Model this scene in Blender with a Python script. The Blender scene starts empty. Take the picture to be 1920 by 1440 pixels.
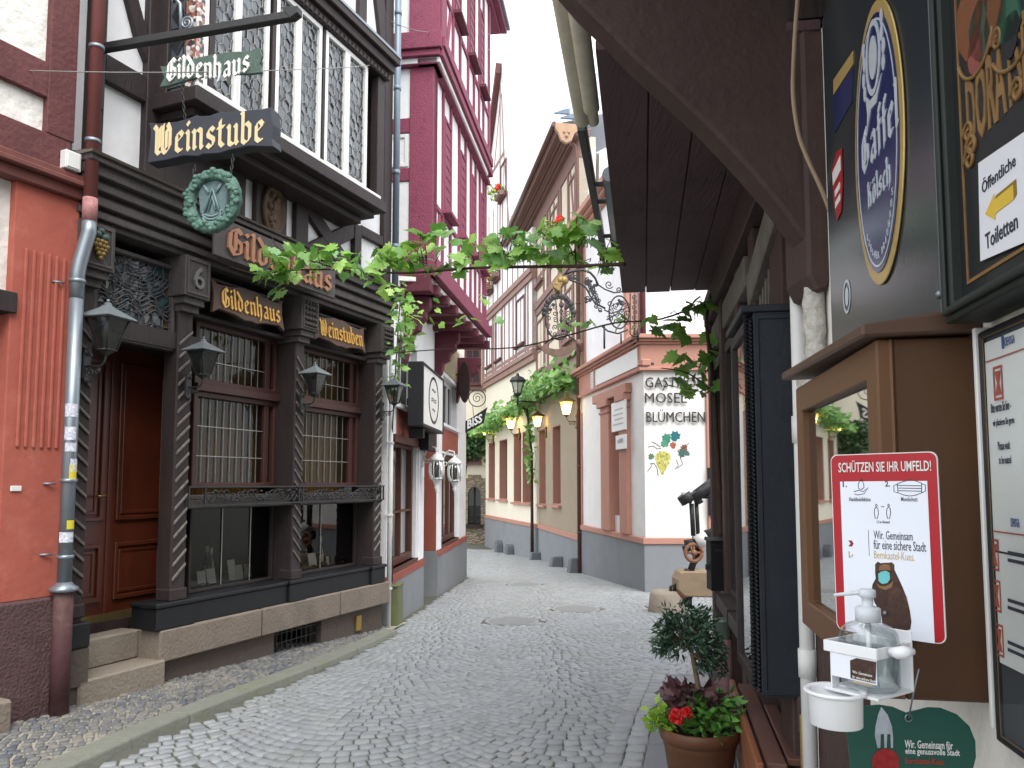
import bpy, math, random
from mathutils import Vector as V, Matrix
R_ = math.radians
random.seed(7)
SC = bpy.context.scene
COL = SC.collection

# ------------------------------------------------------------------ camera
FPX, CXP, CYP, PITCH, CAMZ = 1442.0, 960.0, 797.0, R_(4.35), 1.6
cam_data = bpy.data.cameras.new('camera')
cam = bpy.data.objects.new('camera', cam_data)
COL.objects.link(cam)
cam.location = (0, 0, CAMZ)
cam.rotation_euler = (R_(90) + PITCH, 0, 0)
cam_data.sensor_width = 36.0
cam_data.lens = FPX / 1920 * 36
cam_data.shift_y = (CYP - 720) / 1920
cam_data.clip_start = 0.05
cam_data.clip_end = 600
SC.camera = cam

# ------------------------------------------------------------------ sky, sun, exposure
SUN_EL, SUN_ROT = R_(54), R_(163)
world = bpy.data.worlds.new('World')
SC.world = world
world.use_nodes = True
wn = world.node_tree
bg = wn.nodes['Background']
sky = wn.nodes.new('ShaderNodeTexSky')
sky.sky_type = 'NISHITA'
sky.sun_disc = False
sky.sun_elevation = SUN_EL
sky.sun_rotation = SUN_ROT
sky.air_density = 1.0
sky.dust_density = 6.0
hs = wn.nodes.new('ShaderNodeHueSaturation')
hs.inputs['Saturation'].default_value = 0.22
wn.links.new(sky.outputs[0], hs.inputs['Color'])
mixw = wn.nodes.new('ShaderNodeMix')
mixw.data_type = 'RGBA'
mixw.inputs[0].default_value = 0.72
wn.links.new(hs.outputs[0], mixw.inputs[6])
mixw.inputs[7].default_value = (9.6, 9.9, 10.4, 1)      # the even cloud layer
wn.links.new(mixw.outputs[2], bg.inputs['Color'])
bg.inputs['Strength'].default_value = 0.15
sun_d = bpy.data.lights.new('sun', 'SUN')
sun_d.energy = 1.15
sun_d.angle = R_(30)
sun_d.color = (1.0, 0.96, 0.9)
sun = bpy.data.objects.new('sun', sun_d)
COL.objects.link(sun)
sun.rotation_euler = (R_(90) - SUN_EL, 0, R_(180) - SUN_ROT)
vs = SC.view_settings
vs.view_transform = 'Standard'
vs.look = 'None'
vs.gamma = 1.0
vs.use_curve_mapping = False
vs.exposure = 1.03

# ------------------------------------------------------------------ colour and materials
def C(h):
    h = h.lstrip('#')
    out = []
    for i in (0, 2, 4):
        c = int(h[i:i+2], 16) / 255
        out.append(c / 12.92 if c <= 0.04045 else ((c + 0.055) / 1.055) ** 2.4)
    return (*out, 1.0)

def mix3(a, b, t):
    return tuple(a[i] * (1 - t) + b[i] * t for i in range(3)) + (1.0,)

MATS = {}
def mat(name, col, col2=None, rough=0.8, scale=6.0, detail=6.0, contrast=0.5, bump=0.0, bscale=None, stretch=(1, 1, 1),
        spec=0.3, metal=0.0, grime=None, gscale=1.3, gamt=0.5, island=None, emit=None, estr=0.0, bdist=0.02):
    """Principled surface: two colours mixed by noise, an optional stain layer, bump from noise."""
    if name in MATS:
        return MATS[name]
    m = bpy.data.materials.new(name)
    m.use_nodes = True
    nt = m.node_tree
    N, L = nt.nodes, nt.links
    b = N['Principled BSDF']
    col = C(col) if isinstance(col, str) else col
    col2 = (C(col2) if isinstance(col2, str) else col2) if col2 else mix3(col, (0, 0, 0), 0.25)
    tc = N.new('ShaderNodeTexCoord')
    mp = N.new('ShaderNodeMapping')
    mp.inputs['Scale'].default_value = stretch
    L.new(tc.outputs['Object'], mp.inputs[0])
    nz = N.new('ShaderNodeTexNoise')
    nz.inputs['Scale'].default_value = scale
    nz.inputs['Detail'].default_value = detail
    nz.inputs['Roughness'].default_value = 0.62
    L.new(mp.outputs[0], nz.inputs['Vector'])
    mr = N.new('ShaderNodeMapRange')
    mr.inputs[1].default_value = 0.5 - 0.22
    mr.inputs[2].default_value = 0.5 + 0.22
    mr.inputs[3].default_value = 0.5 - contrast / 2
    mr.inputs[4].default_value = 0.5 + contrast / 2
    L.new(nz.outputs[0], mr.inputs[0])
    mx = N.new('ShaderNodeMix')
    mx.data_type = 'RGBA'
    L.new(mr.outputs[0], mx.inputs[0])
    mx.inputs[6].default_value = col2
    mx.inputs[7].default_value = col
    out = mx.outputs[2]
    if island:
        ge = N.new('ShaderNodeNewGeometry')
        cr = N.new('ShaderNodeValToRGB')
        cr.color_ramp.interpolation = 'LINEAR'
        els = [(C(c) if isinstance(c, str) else c) for c in island]
        while len(cr.color_ramp.elements) < len(els):
            cr.color_ramp.elements.new(0.5)
        for i, c in enumerate(els):
            cr.color_ramp.elements[i].position = i / (len(els) - 1)
            cr.color_ramp.elements[i].color = c
        L.new(ge.outputs['Random Per Island'], cr.inputs[0])
        m3 = N.new('ShaderNodeMix')
        m3.data_type = 'RGBA'
        m3.blend_type = 'MULTIPLY'
        m3.inputs[0].default_value = 0.6
        L.new(cr.outputs[0], m3.inputs[6])
        mm = N.new('ShaderNodeMix')          # grey-scale of the noise, about one
        mm.data_type = 'RGBA'
        L.new(mr.outputs[0], mm.inputs[0])
        mm.inputs[6].default_value = (0.55, 0.55, 0.55, 1)
        mm.inputs[7].default_value = (1.25, 1.25, 1.25, 1)
        L.new(mm.outputs[2], m3.inputs[7])
        out = m3.outputs[2]
    if grime:
        gz = N.new('ShaderNodeTexNoise')
        gz.inputs['Scale'].default_value = gscale
        gz.inputs['Detail'].default_value = 8
        gz.inputs['Roughness'].default_value = 0.7
        L.new(tc.outputs['Object'], gz.inputs['Vector'])
        gr = N.new('ShaderNodeMapRange')
        gr.inputs[1].default_value = 0.5
        gr.inputs[2].default_value = 0.72
        gr.inputs[4].default_value = gamt
        L.new(gz.outputs[0], gr.inputs[0])
        m2 = N.new('ShaderNodeMix')
        m2.data_type = 'RGBA'
        L.new(gr.outputs[0], m2.inputs[0])
        L.new(out, m2.inputs[6])
        m2.inputs[7].default_value = C(grime) if isinstance(grime, str) else grime
        out = m2.outputs[2]
    L.new(out, b.inputs['Base Color'])
    b.inputs['Roughness'].default_value = rough
    b.inputs['Specular IOR Level'].default_value = spec
    b.inputs['Metallic'].default_value = metal
    if emit:
        b.inputs['Emission Color'].default_value = C(emit) if isinstance(emit, str) else emit
        b.inputs['Emission Strength'].default_value = estr
    if bump:
        bz = N.new('ShaderNodeTexNoise')
        bz.inputs['Scale'].default_value = bscale or scale * 3
        bz.inputs['Detail'].default_value = 5
        L.new(mp.outputs[0], bz.inputs['Vector'])
        bp = N.new('ShaderNodeBump')
        bp.inputs['Strength'].default_value = bump
        bp.inputs['Distance'].default_value = bdist
        L.new(bz.outputs[0], bp.inputs['Height'])
        L.new(bp.outputs[0], b.inputs['Normal'])
    MATS[name] = m
    return m

def glass(name, tint='#20201e', refl=0.06, through=0.6, rough=0.02, bump=0.0, bscale=6, gain=1.0, clear=0.78):
    """Window glass: partly see-through, partly mirror by the viewing angle."""
    if name in MATS:
        return MATS[name]
    m = bpy.data.materials.new(name)
    m.use_nodes = True
    nt = m.node_tree
    N, L = nt.nodes, nt.links
    N.remove(N['Principled BSDF'])
    out = N['Material Output']
    tr = N.new('ShaderNodeBsdfTransparent')
    tr.inputs[0].default_value = (clear, clear * 1.02, clear * 0.98, 1)
    df = N.new('ShaderNodeBsdfDiffuse')
    df.inputs[0].default_value = C(tint)
    gl = N.new('ShaderNodeBsdfGlossy')
    gl.inputs['Roughness'].default_value = rough
    gl.inputs[0].default_value = (0.95, 0.97, 0.97, 1)
    m1 = N.new('ShaderNodeMixShader')
    m1.inputs[0].default_value = through
    L.new(df.outputs[0], m1.inputs[1])
    L.new(tr.outputs[0], m1.inputs[2])
    lw = N.new('ShaderNodeFresnel')
    lw.inputs[0].default_value = 1.5
    ad = N.new('ShaderNodeMath')
    ad.operation = 'MULTIPLY_ADD'
    ad.inputs[1].default_value = gain
    ad.inputs[2].default_value = refl
    L.new(lw.outputs[0], ad.inputs[0])
    m2 = N.new('ShaderNodeMixShader')
    L.new(ad.outputs[0], m2.inputs[0])
    L.new(m1.outputs[0], m2.inputs[1])
    L.new(gl.outputs[0], m2.inputs[2])
    L.new(m2.outputs[0], out.inputs[0])
    if bump:
        tc = N.new('ShaderNodeTexCoord')
        nz = N.new('ShaderNodeTexNoise')
        nz.inputs['Scale'].default_value = bscale
        L.new(tc.outputs['Object'], nz.inputs['Vector'])
        bp = N.new('ShaderNodeBump')
        bp.inputs['Strength'].default_value = bump
        bp.inputs['Distance'].default_value = 0.01
        L.new(nz.outputs[0], bp.inputs['Height'])
        L.new(bp.outputs[0], gl.inputs['Normal'])
        L.new(bp.outputs[0], lw.inputs['Normal'])
    MATS[name] = m
    return m

# ------------------------------------------------------------------ pixel helpers (survey of the photograph onto real planes)
def ray(px, py):
    x = (px - CXP) / FPX
    y = (CYP - py) / FPX
    return V((x, math.cos(PITCH) - y * math.sin(PITCH), math.sin(PITCH) + y * math.cos(PITCH)))
EYE = V((0, 0, CAMZ))
def at_y(px, py, Y):
    r = ray(px, py)
    return EYE + r * (Y / r.y)
def ground_z(y):
    if y < 5: return 0.0
    return -0.04 * (min(y, 29.0) - 5)

class Fr:
    """A facade's own axes: u along it, v up, n out of it."""
    def __init__(s, o, d, side=1, v=(0, 0, 1)):
        s.o = V((o[0], o[1], o[2] if len(o) > 2 else 0))
        d = V((d[0], d[1], d[2] if len(d) > 2 else 0)).normalized()
        s.u = d
        s.v = V(v).normalized()
        s.n = s.u.cross(s.v) * side
        s.side = side
    def P(s, u, z, n=0):
        return s.o + s.u * u + s.v * z + s.n * n
    def pix(s, px, py, n=0):
        r = ray(px, py)
        t = (s.o + s.n * n - EYE).dot(s.n) / r.dot(s.n)
        q = EYE + r * t - s.o
        return (q.dot(s.u), q.dot(s.v))
WORLD = Fr((0, 0, 0), (1, 0, 0), 1)      # u = x, v = z, n = -y

# ------------------------------------------------------------------ text shapes (built-in font only)
TXT = {}
def text_shape(body, bold=0.0):
    k = (body, bold)
    if k not in TXT:
        c = bpy.data.curves.new('lettering', 'FONT')
        c.body = body
        c.resolution_u = 2
        c.offset = bold
        o = bpy.data.objects.new('lettering', c)
        me = bpy.data.meshes.new_from_object(o)
        vs_ = [(v.co.x, v.co.y) for v in me.vertices]
        fs_ = [tuple(p.vertices) for p in me.polygons]
        xs = [v[0] for v in vs_]; ys = [v[1] for v in vs_]
        TXT[k] = (vs_, fs_, min(xs), max(xs), min(ys), max(ys))
        bpy.data.objects.remove(o); bpy.data.meshes.remove(me); bpy.data.curves.remove(c)
    return TXT[k]
FRAK = {}
for i in range(26):
    FRAK[chr(65 + i)] = chr(0x1D56C + i)
    FRAK[chr(97 + i)] = chr(0x1D586 + i)
def frak(s):
    return ''.join(FRAK.get(ch, ch) for ch in s)

# ------------------------------------------------------------------ mesh builder
class MB:
    def __init__(s):
        s.v, s.f, s.sm = [], [], []
    def add(s, vs_, fs_, smooth=False):
        b = len(s.v)
        s.v += [V(p) for p in vs_]
        s.f += [tuple(b + i for i in f) for f in fs_]
        s.sm += [smooth] * len(fs_)
        return s
    def face(s, *pts):
        return s.add(pts, [tuple(range(len(pts)))])
    def hexa(s, c):
        return s.add(c, [(0, 3, 2, 1), (4, 5, 6, 7), (0, 1, 5, 4), (1, 2, 6, 5), (2, 3, 7, 6), (3, 0, 4, 7)])
    def pane(s, fr, u0, u1, z0, z1, n):
        q = [fr.P(u0, z0, n), fr.P(u1, z0, n), fr.P(u1, z1, n), fr.P(u0, z1, n)]
        return s.face(*(q if fr.side > 0 else q[::-1]))
    def box(s, fr, u0, u1, z0, z1, n0, n1):
        return s.hexa([fr.P(u0, z0, n0), fr.P(u1, z0, n0), fr.P(u1, z0, n1), fr.P(u0, z0, n1),
                       fr.P(u0, z1, n0), fr.P(u1, z1, n0), fr.P(u1, z1, n1), fr.P(u0, z1, n1)])
    def wbox(s, x0, x1, y0, y1, z0, z1):
        return s.box(WORLD, x0, x1, z0, z1, -y1, -y0)
    def beam(s, fr, a, b, w, n0, n1):
        d = V((b[0] - a[0], b[1] - a[1])); d.normalize()
        p = V((-d.y, d.x)) * (w / 2)
        q = [(a[0] - p.x, a[1] - p.y), (b[0] - p.x, b[1] - p.y), (b[0] + p.x, b[1] + p.y), (a[0] + p.x, a[1] + p.y)]
        return s.prism(fr, q, n0, n1)
    def prism(s, fr, poly, n0, n1, caps=True):
        k = len(poly)
        vs_ = [fr.P(u, z, n0) for u, z in poly] + [fr.P(u, z, n1) for u, z in poly]
        fs_ = [(i, (i + 1) % k, k + (i + 1) % k, k + i) for i in range(k)]
        if caps:
            fs_ += [tuple(range(k - 1, -1, -1)), tuple(range(k, 2 * k))]
        return s.add(vs_, fs_)
    def ring(s, fr, outer, inner, n0, n1):
        k = len(outer)
        vs_ = []
        for n in (n0, n1):
            vs_ += [fr.P(u, z, n) for u, z in outer] + [fr.P(u, z, n) for u, z in inner]
        fs_ = []
        for i in range(k):
            j = (i + 1) % k
            fs_ += [(i, j, k + j, k + i), (2 * k + i, 3 * k + i, 3 * k + j, 2 * k + j), (i, 2 * k + i, 2 * k + j, j),
                    (k + i, k + j, 3 * k + j, 3 * k + i)]
        return s.add(vs_, fs_)
    def frame(s, fr, u0, u1, z0, z1, w, n0, n1, wb=None, wt=None):
        wb = w if wb is None else wb
        wt = w if wt is None else wt
        return s.ring(fr, [(u0, z0), (u1, z0), (u1, z1), (u0, z1)], [(u0 + w, z0 + wb), (u1 - w, z0 + wb), (u1 - w, z1 - wt), (u0 + w, z1 - wt)], n0, n1)
    def tube(s, pts, r, seg=8, cap=True, smooth=True):
        pts = [V(p) for p in pts]
        n = len(pts)
        rs = r if isinstance(r, (list, tuple)) else [r] * n
        vs_, fs_ = [], []
        side = None
        for i, p in enumerate(pts):
            t = (pts[min(i + 1, n - 1)] - pts[max(i - 1, 0)])
            t = t.normalized() if t.length > 1e-9 else V((0, 0, 1))
            if side is None:
                side = t.cross(V((0, 0, 1)))
                if side.length < 0.1: side = t.cross(V((1, 0, 0)))
            side = (side - t * side.dot(t))
            side.normalize()
            up = t.cross(side)
            for k in range(seg):
                a = 2 * math.pi * k / seg
                vs_.append(p + (side * math.cos(a) + up * math.sin(a)) * rs[i])
        for i in range(n - 1):
            for k in range(seg):
                j = (k + 1) % seg
                fs_.append((i * seg + k, i * seg + j, (i + 1) * seg + j, (i + 1) * seg + k))
        s.add(vs_, fs_, smooth)
        if cap:
            b = len(s.v) - n * seg
            s.f += [tuple(b + k for k in range(seg - 1, -1, -1)), tuple(b + (n - 1) * seg + k for k in range(seg))]
            s.sm += [False, False]
        return s
    def lathe(s, c, prof, seg=20, smooth=True, squash=(1, 1), axis=None, rot=0):
        """prof = [(r, z)]; axis = (x axis, y axis, z axis) vectors."""
        ax = axis or (V((1, 0, 0)), V((0, 1, 0)), V((0, 0, 1)))
        c = V(c)
        vs_, fs_ = [], []
        for r, z in prof:
            for k in range(seg):
                a = 2 * math.pi * k / seg + rot
                vs_.append(c + ax[0] * (r * math.cos(a) * squash[0]) + ax[1] * (r * math.sin(a) * squash[1]) + ax[2] * z)
        for i in range(len(prof) - 1):
            for k in range(seg):
                j = (k + 1) % seg
                fs_.append((i * seg + k, i * seg + j, (i + 1) * seg + j, (i + 1) * seg + k))
        fs_.append(tuple(range(seg - 1, -1, -1)))
        m = (len(prof) - 1) * seg
        fs_.append(tuple(m + k for k in range(seg)))
        return s.add(vs_, fs_, smooth)
    def ball(s, c, r, seg=10, rings=6, sq=(1, 1, 1)):
        c = V(c)
        vs_ = []
        for i in range(1, rings):
            t = math.pi * i / rings
            for k in range(seg):
                a = 2 * math.pi * k / seg
                vs_.append(c + V((r * math.sin(t) * math.cos(a) * sq[0], r * math.sin(t) * math.sin(a) * sq[1], r * math.cos(t) * sq[2])))
        fs_ = []
        for i in range(rings - 2):
            for k in range(seg):
                j = (k + 1) % seg
                fs_.append((i * seg + k, (i + 1) * seg + k, (i + 1) * seg + j, i * seg + j))
        t0 = len(vs_); vs_ += [c + V((0, 0, r * sq[2])), c - V((0, 0, r * sq[2]))]
        for k in range(seg):
            j = (k + 1) % seg
            fs_.append((t0, k, j)); b = (rings - 2) * seg; fs_.append((t0 + 1, b + j, b + k))
        return s.add(vs_, fs_, True)
    def text(s, fr, body, uc, zc, h=None, w=None, n=0.0, t=0.0, bold=0.0, warp=None, hh=None):
        """lettering centred on (uc, zc); h = height of the whole ink box, w = its width, hh = both scaled by height alone; t = thickness."""
        vs_, fs_, x0, x1, y0, y1 = text_shape(body, bold)
        sy = h / (y1 - y0)
        sx = w / (x1 - x0) if w else sy
        wf = warp or (lambda u, z: (u, z))
        pts = [wf(uc + (x - (x0 + x1) / 2) * sx, zc + (y - (y0 + y1) / 2) * sy) for x, y in vs_]
        s.add([fr.P(u, z, n + t) for u, z in pts], fs_)
        if t > 0:
            cnt = {}
            for f in fs_:
                for i in range(len(f)):
                    a, b = f[i], f[(i + 1) % len(f)]
                    cnt[(a, b)] = cnt.get((a, b), 0) + 1
            edges = [e for e in cnt if (e[1], e[0]) not in cnt]
            k = len(pts)
            s.add([fr.P(u, z, n) for u, z in pts] + [fr.P(u, z, n + t) for u, z in pts], [(a, b, k + b, k + a) for a, b in edges])
        return s
    def gothic(s, fr, body, uc, zc, h, w, n, t, nib=0.13, warp=None):
        """Broad-nib blackletter strokes; h = height of a capital, w = length of the whole word."""
        x = 0.0
        segs = []
        for ch in body:
            g_ = NIB[ch]
            for pl_ in g_[1]:
                for a, b in zip(pl_, pl_[1:]):
                    segs.append(((a[0] + x, a[1]), (b[0] + x, b[1])))
            x += g_[0]
        L = x - 0.35
        k = h / 1.5
        sx = w / L
        wf = warp or (lambda u, z: (u, z))
        px_, pz_ = nib * math.cos(R_(42)), nib * math.sin(R_(42))
        for i, (a, b) in enumerate(segs):
            dn = 0.00012 * (i % 9)
            d = V((b[0] - a[0], b[1] - a[1])).normalized()
            q = [(a[0] - px_, a[1] - pz_), (a[0] + px_, a[1] + pz_), (b[0] + px_, b[1] + pz_), (b[0] - px_, b[1] - pz_)]
            if abs(d.x * pz_ - d.y * px_) / nib < 0.3:
                e = V((-d.y, d.x)) * 0.035
                q = [(a[0] - e.x, a[1] - e.y), (a[0] + e.x, a[1] + e.y), (b[0] + e.x, b[1] + e.y), (b[0] - e.x, b[1] - e.y)]
            q = [wf(uc + (u - L / 2) * sx, zc + (z - 0.72) * k) for u, z in q]
            ar = sum(q[j][0] * q[(j + 1) % 4][1] - q[(j + 1) % 4][0] * q[j][1] for j in range(4))
            if ar < 0: q = q[::-1]
            s.prism(fr, q, n, n + t + dn)
        return s
    def build_each(s, name, m, parent=None, **kw):
        """One object for every separate piece."""
        root = list(range(len(s.v)))
        def find(i):
            while root[i] != i:
                root[i] = root[root[i]]
                i = root[i]
            return i
        for f in s.f:
            for i in f[1:]: root[find(i)] = find(f[0])
        groups = {}
        for f, q in zip(s.f, s.sm): groups.setdefault(find(f[0]), []).append((f, q))
        out = []
        for fs_ in groups.values():
            m2 = MB(); ids = {}
            for f, q in fs_:
                for i in f:
                    if i not in ids: ids[i] = len(m2.v); m2.v.append(s.v[i])
                m2.f.append(tuple(ids[i] for i in f)); m2.sm.append(q)
            out.append(m2.build(name, m, parent, **kw))
        return out
    def build(s, name, m, parent=None, bevel=0.0, label=None, local=False, segs=1):
        me = bpy.data.meshes.new(name)
        if local:
            org = V((0, 0, 0))
        elif parent is not None:
            org = ORG[parent.name]
        else:
            xs = [p.x for p in s.v]; ys = [p.y for p in s.v]; zs = [p.z for p in s.v]
            org = V(((min(xs) + max(xs)) / 2, (min(ys) + max(ys)) / 2, min(zs)))
        me.from_pydata([p - org for p in s.v], [], s.f)
        me.polygons.foreach_set('use_smooth', s.sm)
        me.materials.append(m)
        me.update()
        o = bpy.data.objects.new(name, me)
        COL.objects.link(o)
        if parent is not None:
            o.parent = parent
        else:
            o.location = org
        ORG[o.name] = org
        if bevel:
            bm_ = o.modifiers.new('bevel', 'BEVEL')
            bm_.width = bevel
            bm_.segments = segs
            bm_.limit_method = 'ANGLE'
            bm_.angle_limit = R_(50)
        if label:
            o['label'] = label
        return o
ORG = {}
def _mn(x): return [(x - .1, .95), (x, .85), (x, .15), (x + .1, .05)]
_l = [(-.1, 1.5), (0, 1.42), (0, .15), (.1, .05)]
_o = [(0, .8), (0, .2), (.22, .03), (.45, .2), (.45, .8), (.22, .97), (0, .8)]
NIB = {
    'i': (.42, [_mn(0), [(-.06, 1.36), (.05, 1.24)]]), 'n': (.87, [_mn(0), _mn(.45), [(.02, .8), (.25, .98), (.45, .85)]]),
    'u': (.87, [_mn(0), _mn(.45), [(0, .15), (.2, .02), (.42, .18)]]), 'l': (.42, [_l]),
    'h': (.87, [_l, [(.02, .8), (.25, .98), (.45, .85), (.45, .1), (.3, -.25)]]), 'b': (.87, [_l[:3] + [(.2, .03), (.45, .2), (.45, .8), (.25, .97), (.02, .8)]]),
    'd': (.87, [[(.22, .97), (0, .8), (0, .2), (.2, .03), (.45, .2), (.45, .82), (-.1, 1.45)]]),
    'e': (.77, [[(.42, .15), (.22, .03), (0, .18), (0, .82), (.22, .97), (.42, .78), (.05, .5)]]),
    'a': (.9, [[(.02, .82), (.25, .97), (.45, .85), (.45, .15), (.55, .05)], [(.45, .55), (.1, .45), (0, .2), (.2, .03), (.45, .2)]]),
    's': (.77, [[(.42, .82), (.22, .97), (.02, .78), (.05, .6), (.4, .42), (.42, .2), (.2, .03), (0, .18)]]),
    't': (.66, [[(.05, 1.25), (.05, .2), (.25, .03), (.36, .12)], [(-.12, .9), (.32, .94)]]),
    'c': (.74, [[(.4, .82), (.22, .97), (0, .8), (0, .2), (.22, .03), (.42, .15)]]),
    'f': (.6, [[(.35, 1.38), (.18, 1.5), (.05, 1.35), (.05, 0)], [(-.12, .9), (.32, .94)]]),
    'o': (.87, [_o]), 'ö': (.87, [_o, [(.02, 1.3), (.1, 1.22)], [(.35, 1.3), (.43, 1.22)]]),
    'G': (1.15, [[(.75, 1.22), (.5, 1.44), (.1, 1.15), (.05, .4), (.35, .03), (.75, .2), (.75, .7), (.45, .84)], [(.4, 1.3), (.4, .25)]]),
    'W': (1.42, [[(-.12, 1.38), (.05, 1.22), (.05, .2), (.25, .03), (.47, .2), (.47, 1.4)], [(.47, .2), (.7, .03), (.97, .3), (.97, 1.1), (.78, 1.42)], [(.26, 1.3), (.26, .3)], [(.72, 1.15), (.72, .25)]]),
    'K': (.95, [[(-.1, 1.5), (0, 1.4), (0, .15), (.08, .05)], [(.55, 1.35), (.3, 1.1), (.05, .78)], [(.05, .78), (.35, .8), (.48, .55), (.48, .15), (.6, .05)]]),
}

def tag(o, label, cat, group=None):
    o['label'] = label
    o['category'] = cat
    if group: o['group'] = group
    return o
def thing(name, label, cat, loc, group=None, rotz=0.0):
    o = bpy.data.objects.new(name, None)
    o.empty_display_size = 0.1
    COL.objects.link(o)
    o.location = loc
    o.rotation_euler = (0, 0, rotz)
    ORG[o.name] = V(loc)
    return tag(o, label, cat, group)
def structure(o):
    o['kind'] = 'structure'
    return o
KIDS = {}
def dup(root, loc, rotz=0.0, label=None, group=None, scale=1.0):
    """A copy of a thing with copies of its parts and sub-parts."""
    r = root.copy()
    COL.objects.link(r)
    r.location = loc
    r.rotation_euler = (0, 0, rotz)
    r.scale = (scale,) * 3
    if label: r['label'] = label
    if group: r['group'] = group
    for ch in list(root.children):
        c = ch.copy(); COL.objects.link(c); c.parent = r
        for g in list(ch.children):
            d = g.copy(); COL.objects.link(d); d.parent = c
    return r
def arc(cx, cy, r, a0, a1, k=12, ry=None):
    ry = r if ry is None else ry
    return [(cx + r * math.cos(R_(a0 + (a1 - a0) * i / k)), cy + ry * math.sin(R_(a0 + (a1 - a0) * i / k))) for i in range(k + 1)]
def spiral(cx, cy, r0, r1, a0, a1, k=18):
    return [(cx + (r0 + (r1 - r0) * i / k) * math.cos(R_(a0 + (a1 - a0) * i / k)), cy + (r0 + (r1 - r0) * i / k) * math.sin(R_(a0 + (a1 - a0) * i / k))) for i in range(k + 1)]
def rnd(a, b):
    return random.uniform(a, b)

# shared surfaces
M_WHITE = mat('white_plaster', '#e9e9ea', '#d6d6d8', rough=0.9, scale=2.2, contrast=0.6, bump=0.35, bscale=9, grime='#b9b4ac', gamt=0.25)
M_ROUGHWHITE = mat('rough_white_plaster', '#e8e6e0', '#d2cfc8', rough=0.92, scale=3, contrast=0.6, bump=0.6, bscale=9, bdist=0.04, grime='#aca79c', gamt=0.3)
M_INNWHITE = mat('inn_white_plaster', '#e6e4e1', '#d9d7d3', rough=0.92, scale=2, contrast=0.6, bump=0.3, bscale=8, bdist=0.03, grime='#c4c0b8', gamt=0.2)
M_CREAM = mat('cream_render', '#e6dfce', '#d8cfba', rough=0.9, scale=1.5, bump=0.15, bscale=30)
M_TAN = mat('tan_render', '#a0937f', '#928571', rough=0.9, scale=1.2, bump=0.15, bscale=30, grime='#8f816d', gamt=0.35)
M_GREY = mat('grey_plinth_paint', '#86898c', '#7a7d80', rough=0.85, scale=2.0, bump=0.12, bscale=25, grime='#666a6c', gamt=0.4)
M_TERRA = mat('terracotta_paint', '#b68676', '#a87a6b', rough=0.8, scale=2, bump=0.08, bscale=30)
M_RED = mat('brick_red_paint', '#985548', '#8a4a3f', rough=0.75, scale=2, bump=0.08, bscale=30)
M_CORAL = mat('coral_paint', '#a85c4e', '#995144', rough=0.85, scale=3, bump=0.25, bscale=14, grime='#c88a78', gscale=4, gamt=0.25)
M_BURG = mat('burgundy_timber', '#87435a', '#76384b', rough=0.7, scale=6, bump=0.5, bscale=40, grime='#54202f', gscale=6, gamt=0.5)
M_BROWN = mat('brown_timber', '#6b4140', '#563233', rough=0.75, scale=5, bump=0.4, bscale=30, grime='#3e2324', gscale=4, gamt=0.4)
M_FARBROWN = mat('weathered_brown_timber', '#8d6f68', '#775a53', rough=0.8, scale=3, bump=0.3, bscale=20, grime='#5c4640', gscale=3, gamt=0.4)
M_DARK = mat('dark_stained_timber', '#524c4b', '#403b3a', rough=0.62, scale=7, bump=0.4, bscale=45, stretch=(1, 1, 0.35), grime='#2a2524', gscale=5, gamt=0.45)
M_DARKER = mat('near_black_timber', '#393030', '#292222', rough=0.6, scale=8, bump=0.3, bscale=40, stretch=(1, 1, 0.3), grime='#231e1d', gscale=4, gamt=0.4)
M_WOODRED = mat('reddish_wood', '#5a352b', '#45261f', rough=0.5, scale=6, bump=0.15, bscale=40, stretch=(1, 1, 0.2))
M_IRON = mat('black_iron', '#2b2c2e', '#1d1e20', rough=0.55, spec=0.5, scale=20, bump=0.15, bscale=60)
M_ZINC = mat('zinc_metal', '#8e979f', '#7b838b', rough=0.42, metal=0.6, scale=5, contrast=0.7, stretch=(1, 1, 0.3), grime='#6c7075', gamt=0.4)
M_STONE = mat('basalt_stone', '#857a6f', '#6d635a', rough=0.9, scale=4, bump=0.5, bscale=40, grime='#4d4640', gscale=2.5, gamt=0.45)
M_STONEDK = mat('dark_stone', '#5d534c', '#4a423d', rough=0.92, scale=3, bump=0.5, bscale=30, grime='#39332e', gscale=2, gamt=0.5)
M_PAINTW = mat('white_gloss_paint', '#dcdcda', '#cfcfcc', rough=0.45, scale=5, contrast=0.4)
M_BLACK = mat('black_paint', '#1c1d20', '#151619', rough=0.5, scale=8, contrast=0.5, bump=0.05)
M_LEAD = mat('lead_strip', '#a3a19b', '#7d7b76', rough=0.4, metal=0.5, scale=20)
M_SLATE = mat('slate_roof', '#8d939b', '#7b8189', rough=0.5, scale=3, bump=0.3, bscale=12)
G_SHOP = glass('shop_window_glass', '#2a241a', 0.0, 0.85, gain=0.45)
G_DISP = glass('display_window_glass', '#0b0a09', 0.01, 0.9, gain=0.9)
G_DARK = glass('dark_window_glass', '#14161a', 0.02, 0.2, gain=0.35)
G_PALE = glass('pale_lantern_glass', '#c9cdcb', 0.03, 0.6, rough=0.1)
G_CLEAR = glass('clear_lantern_glass', '#2c2e2d', 0.0, 0.6, rough=0.1)
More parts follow.
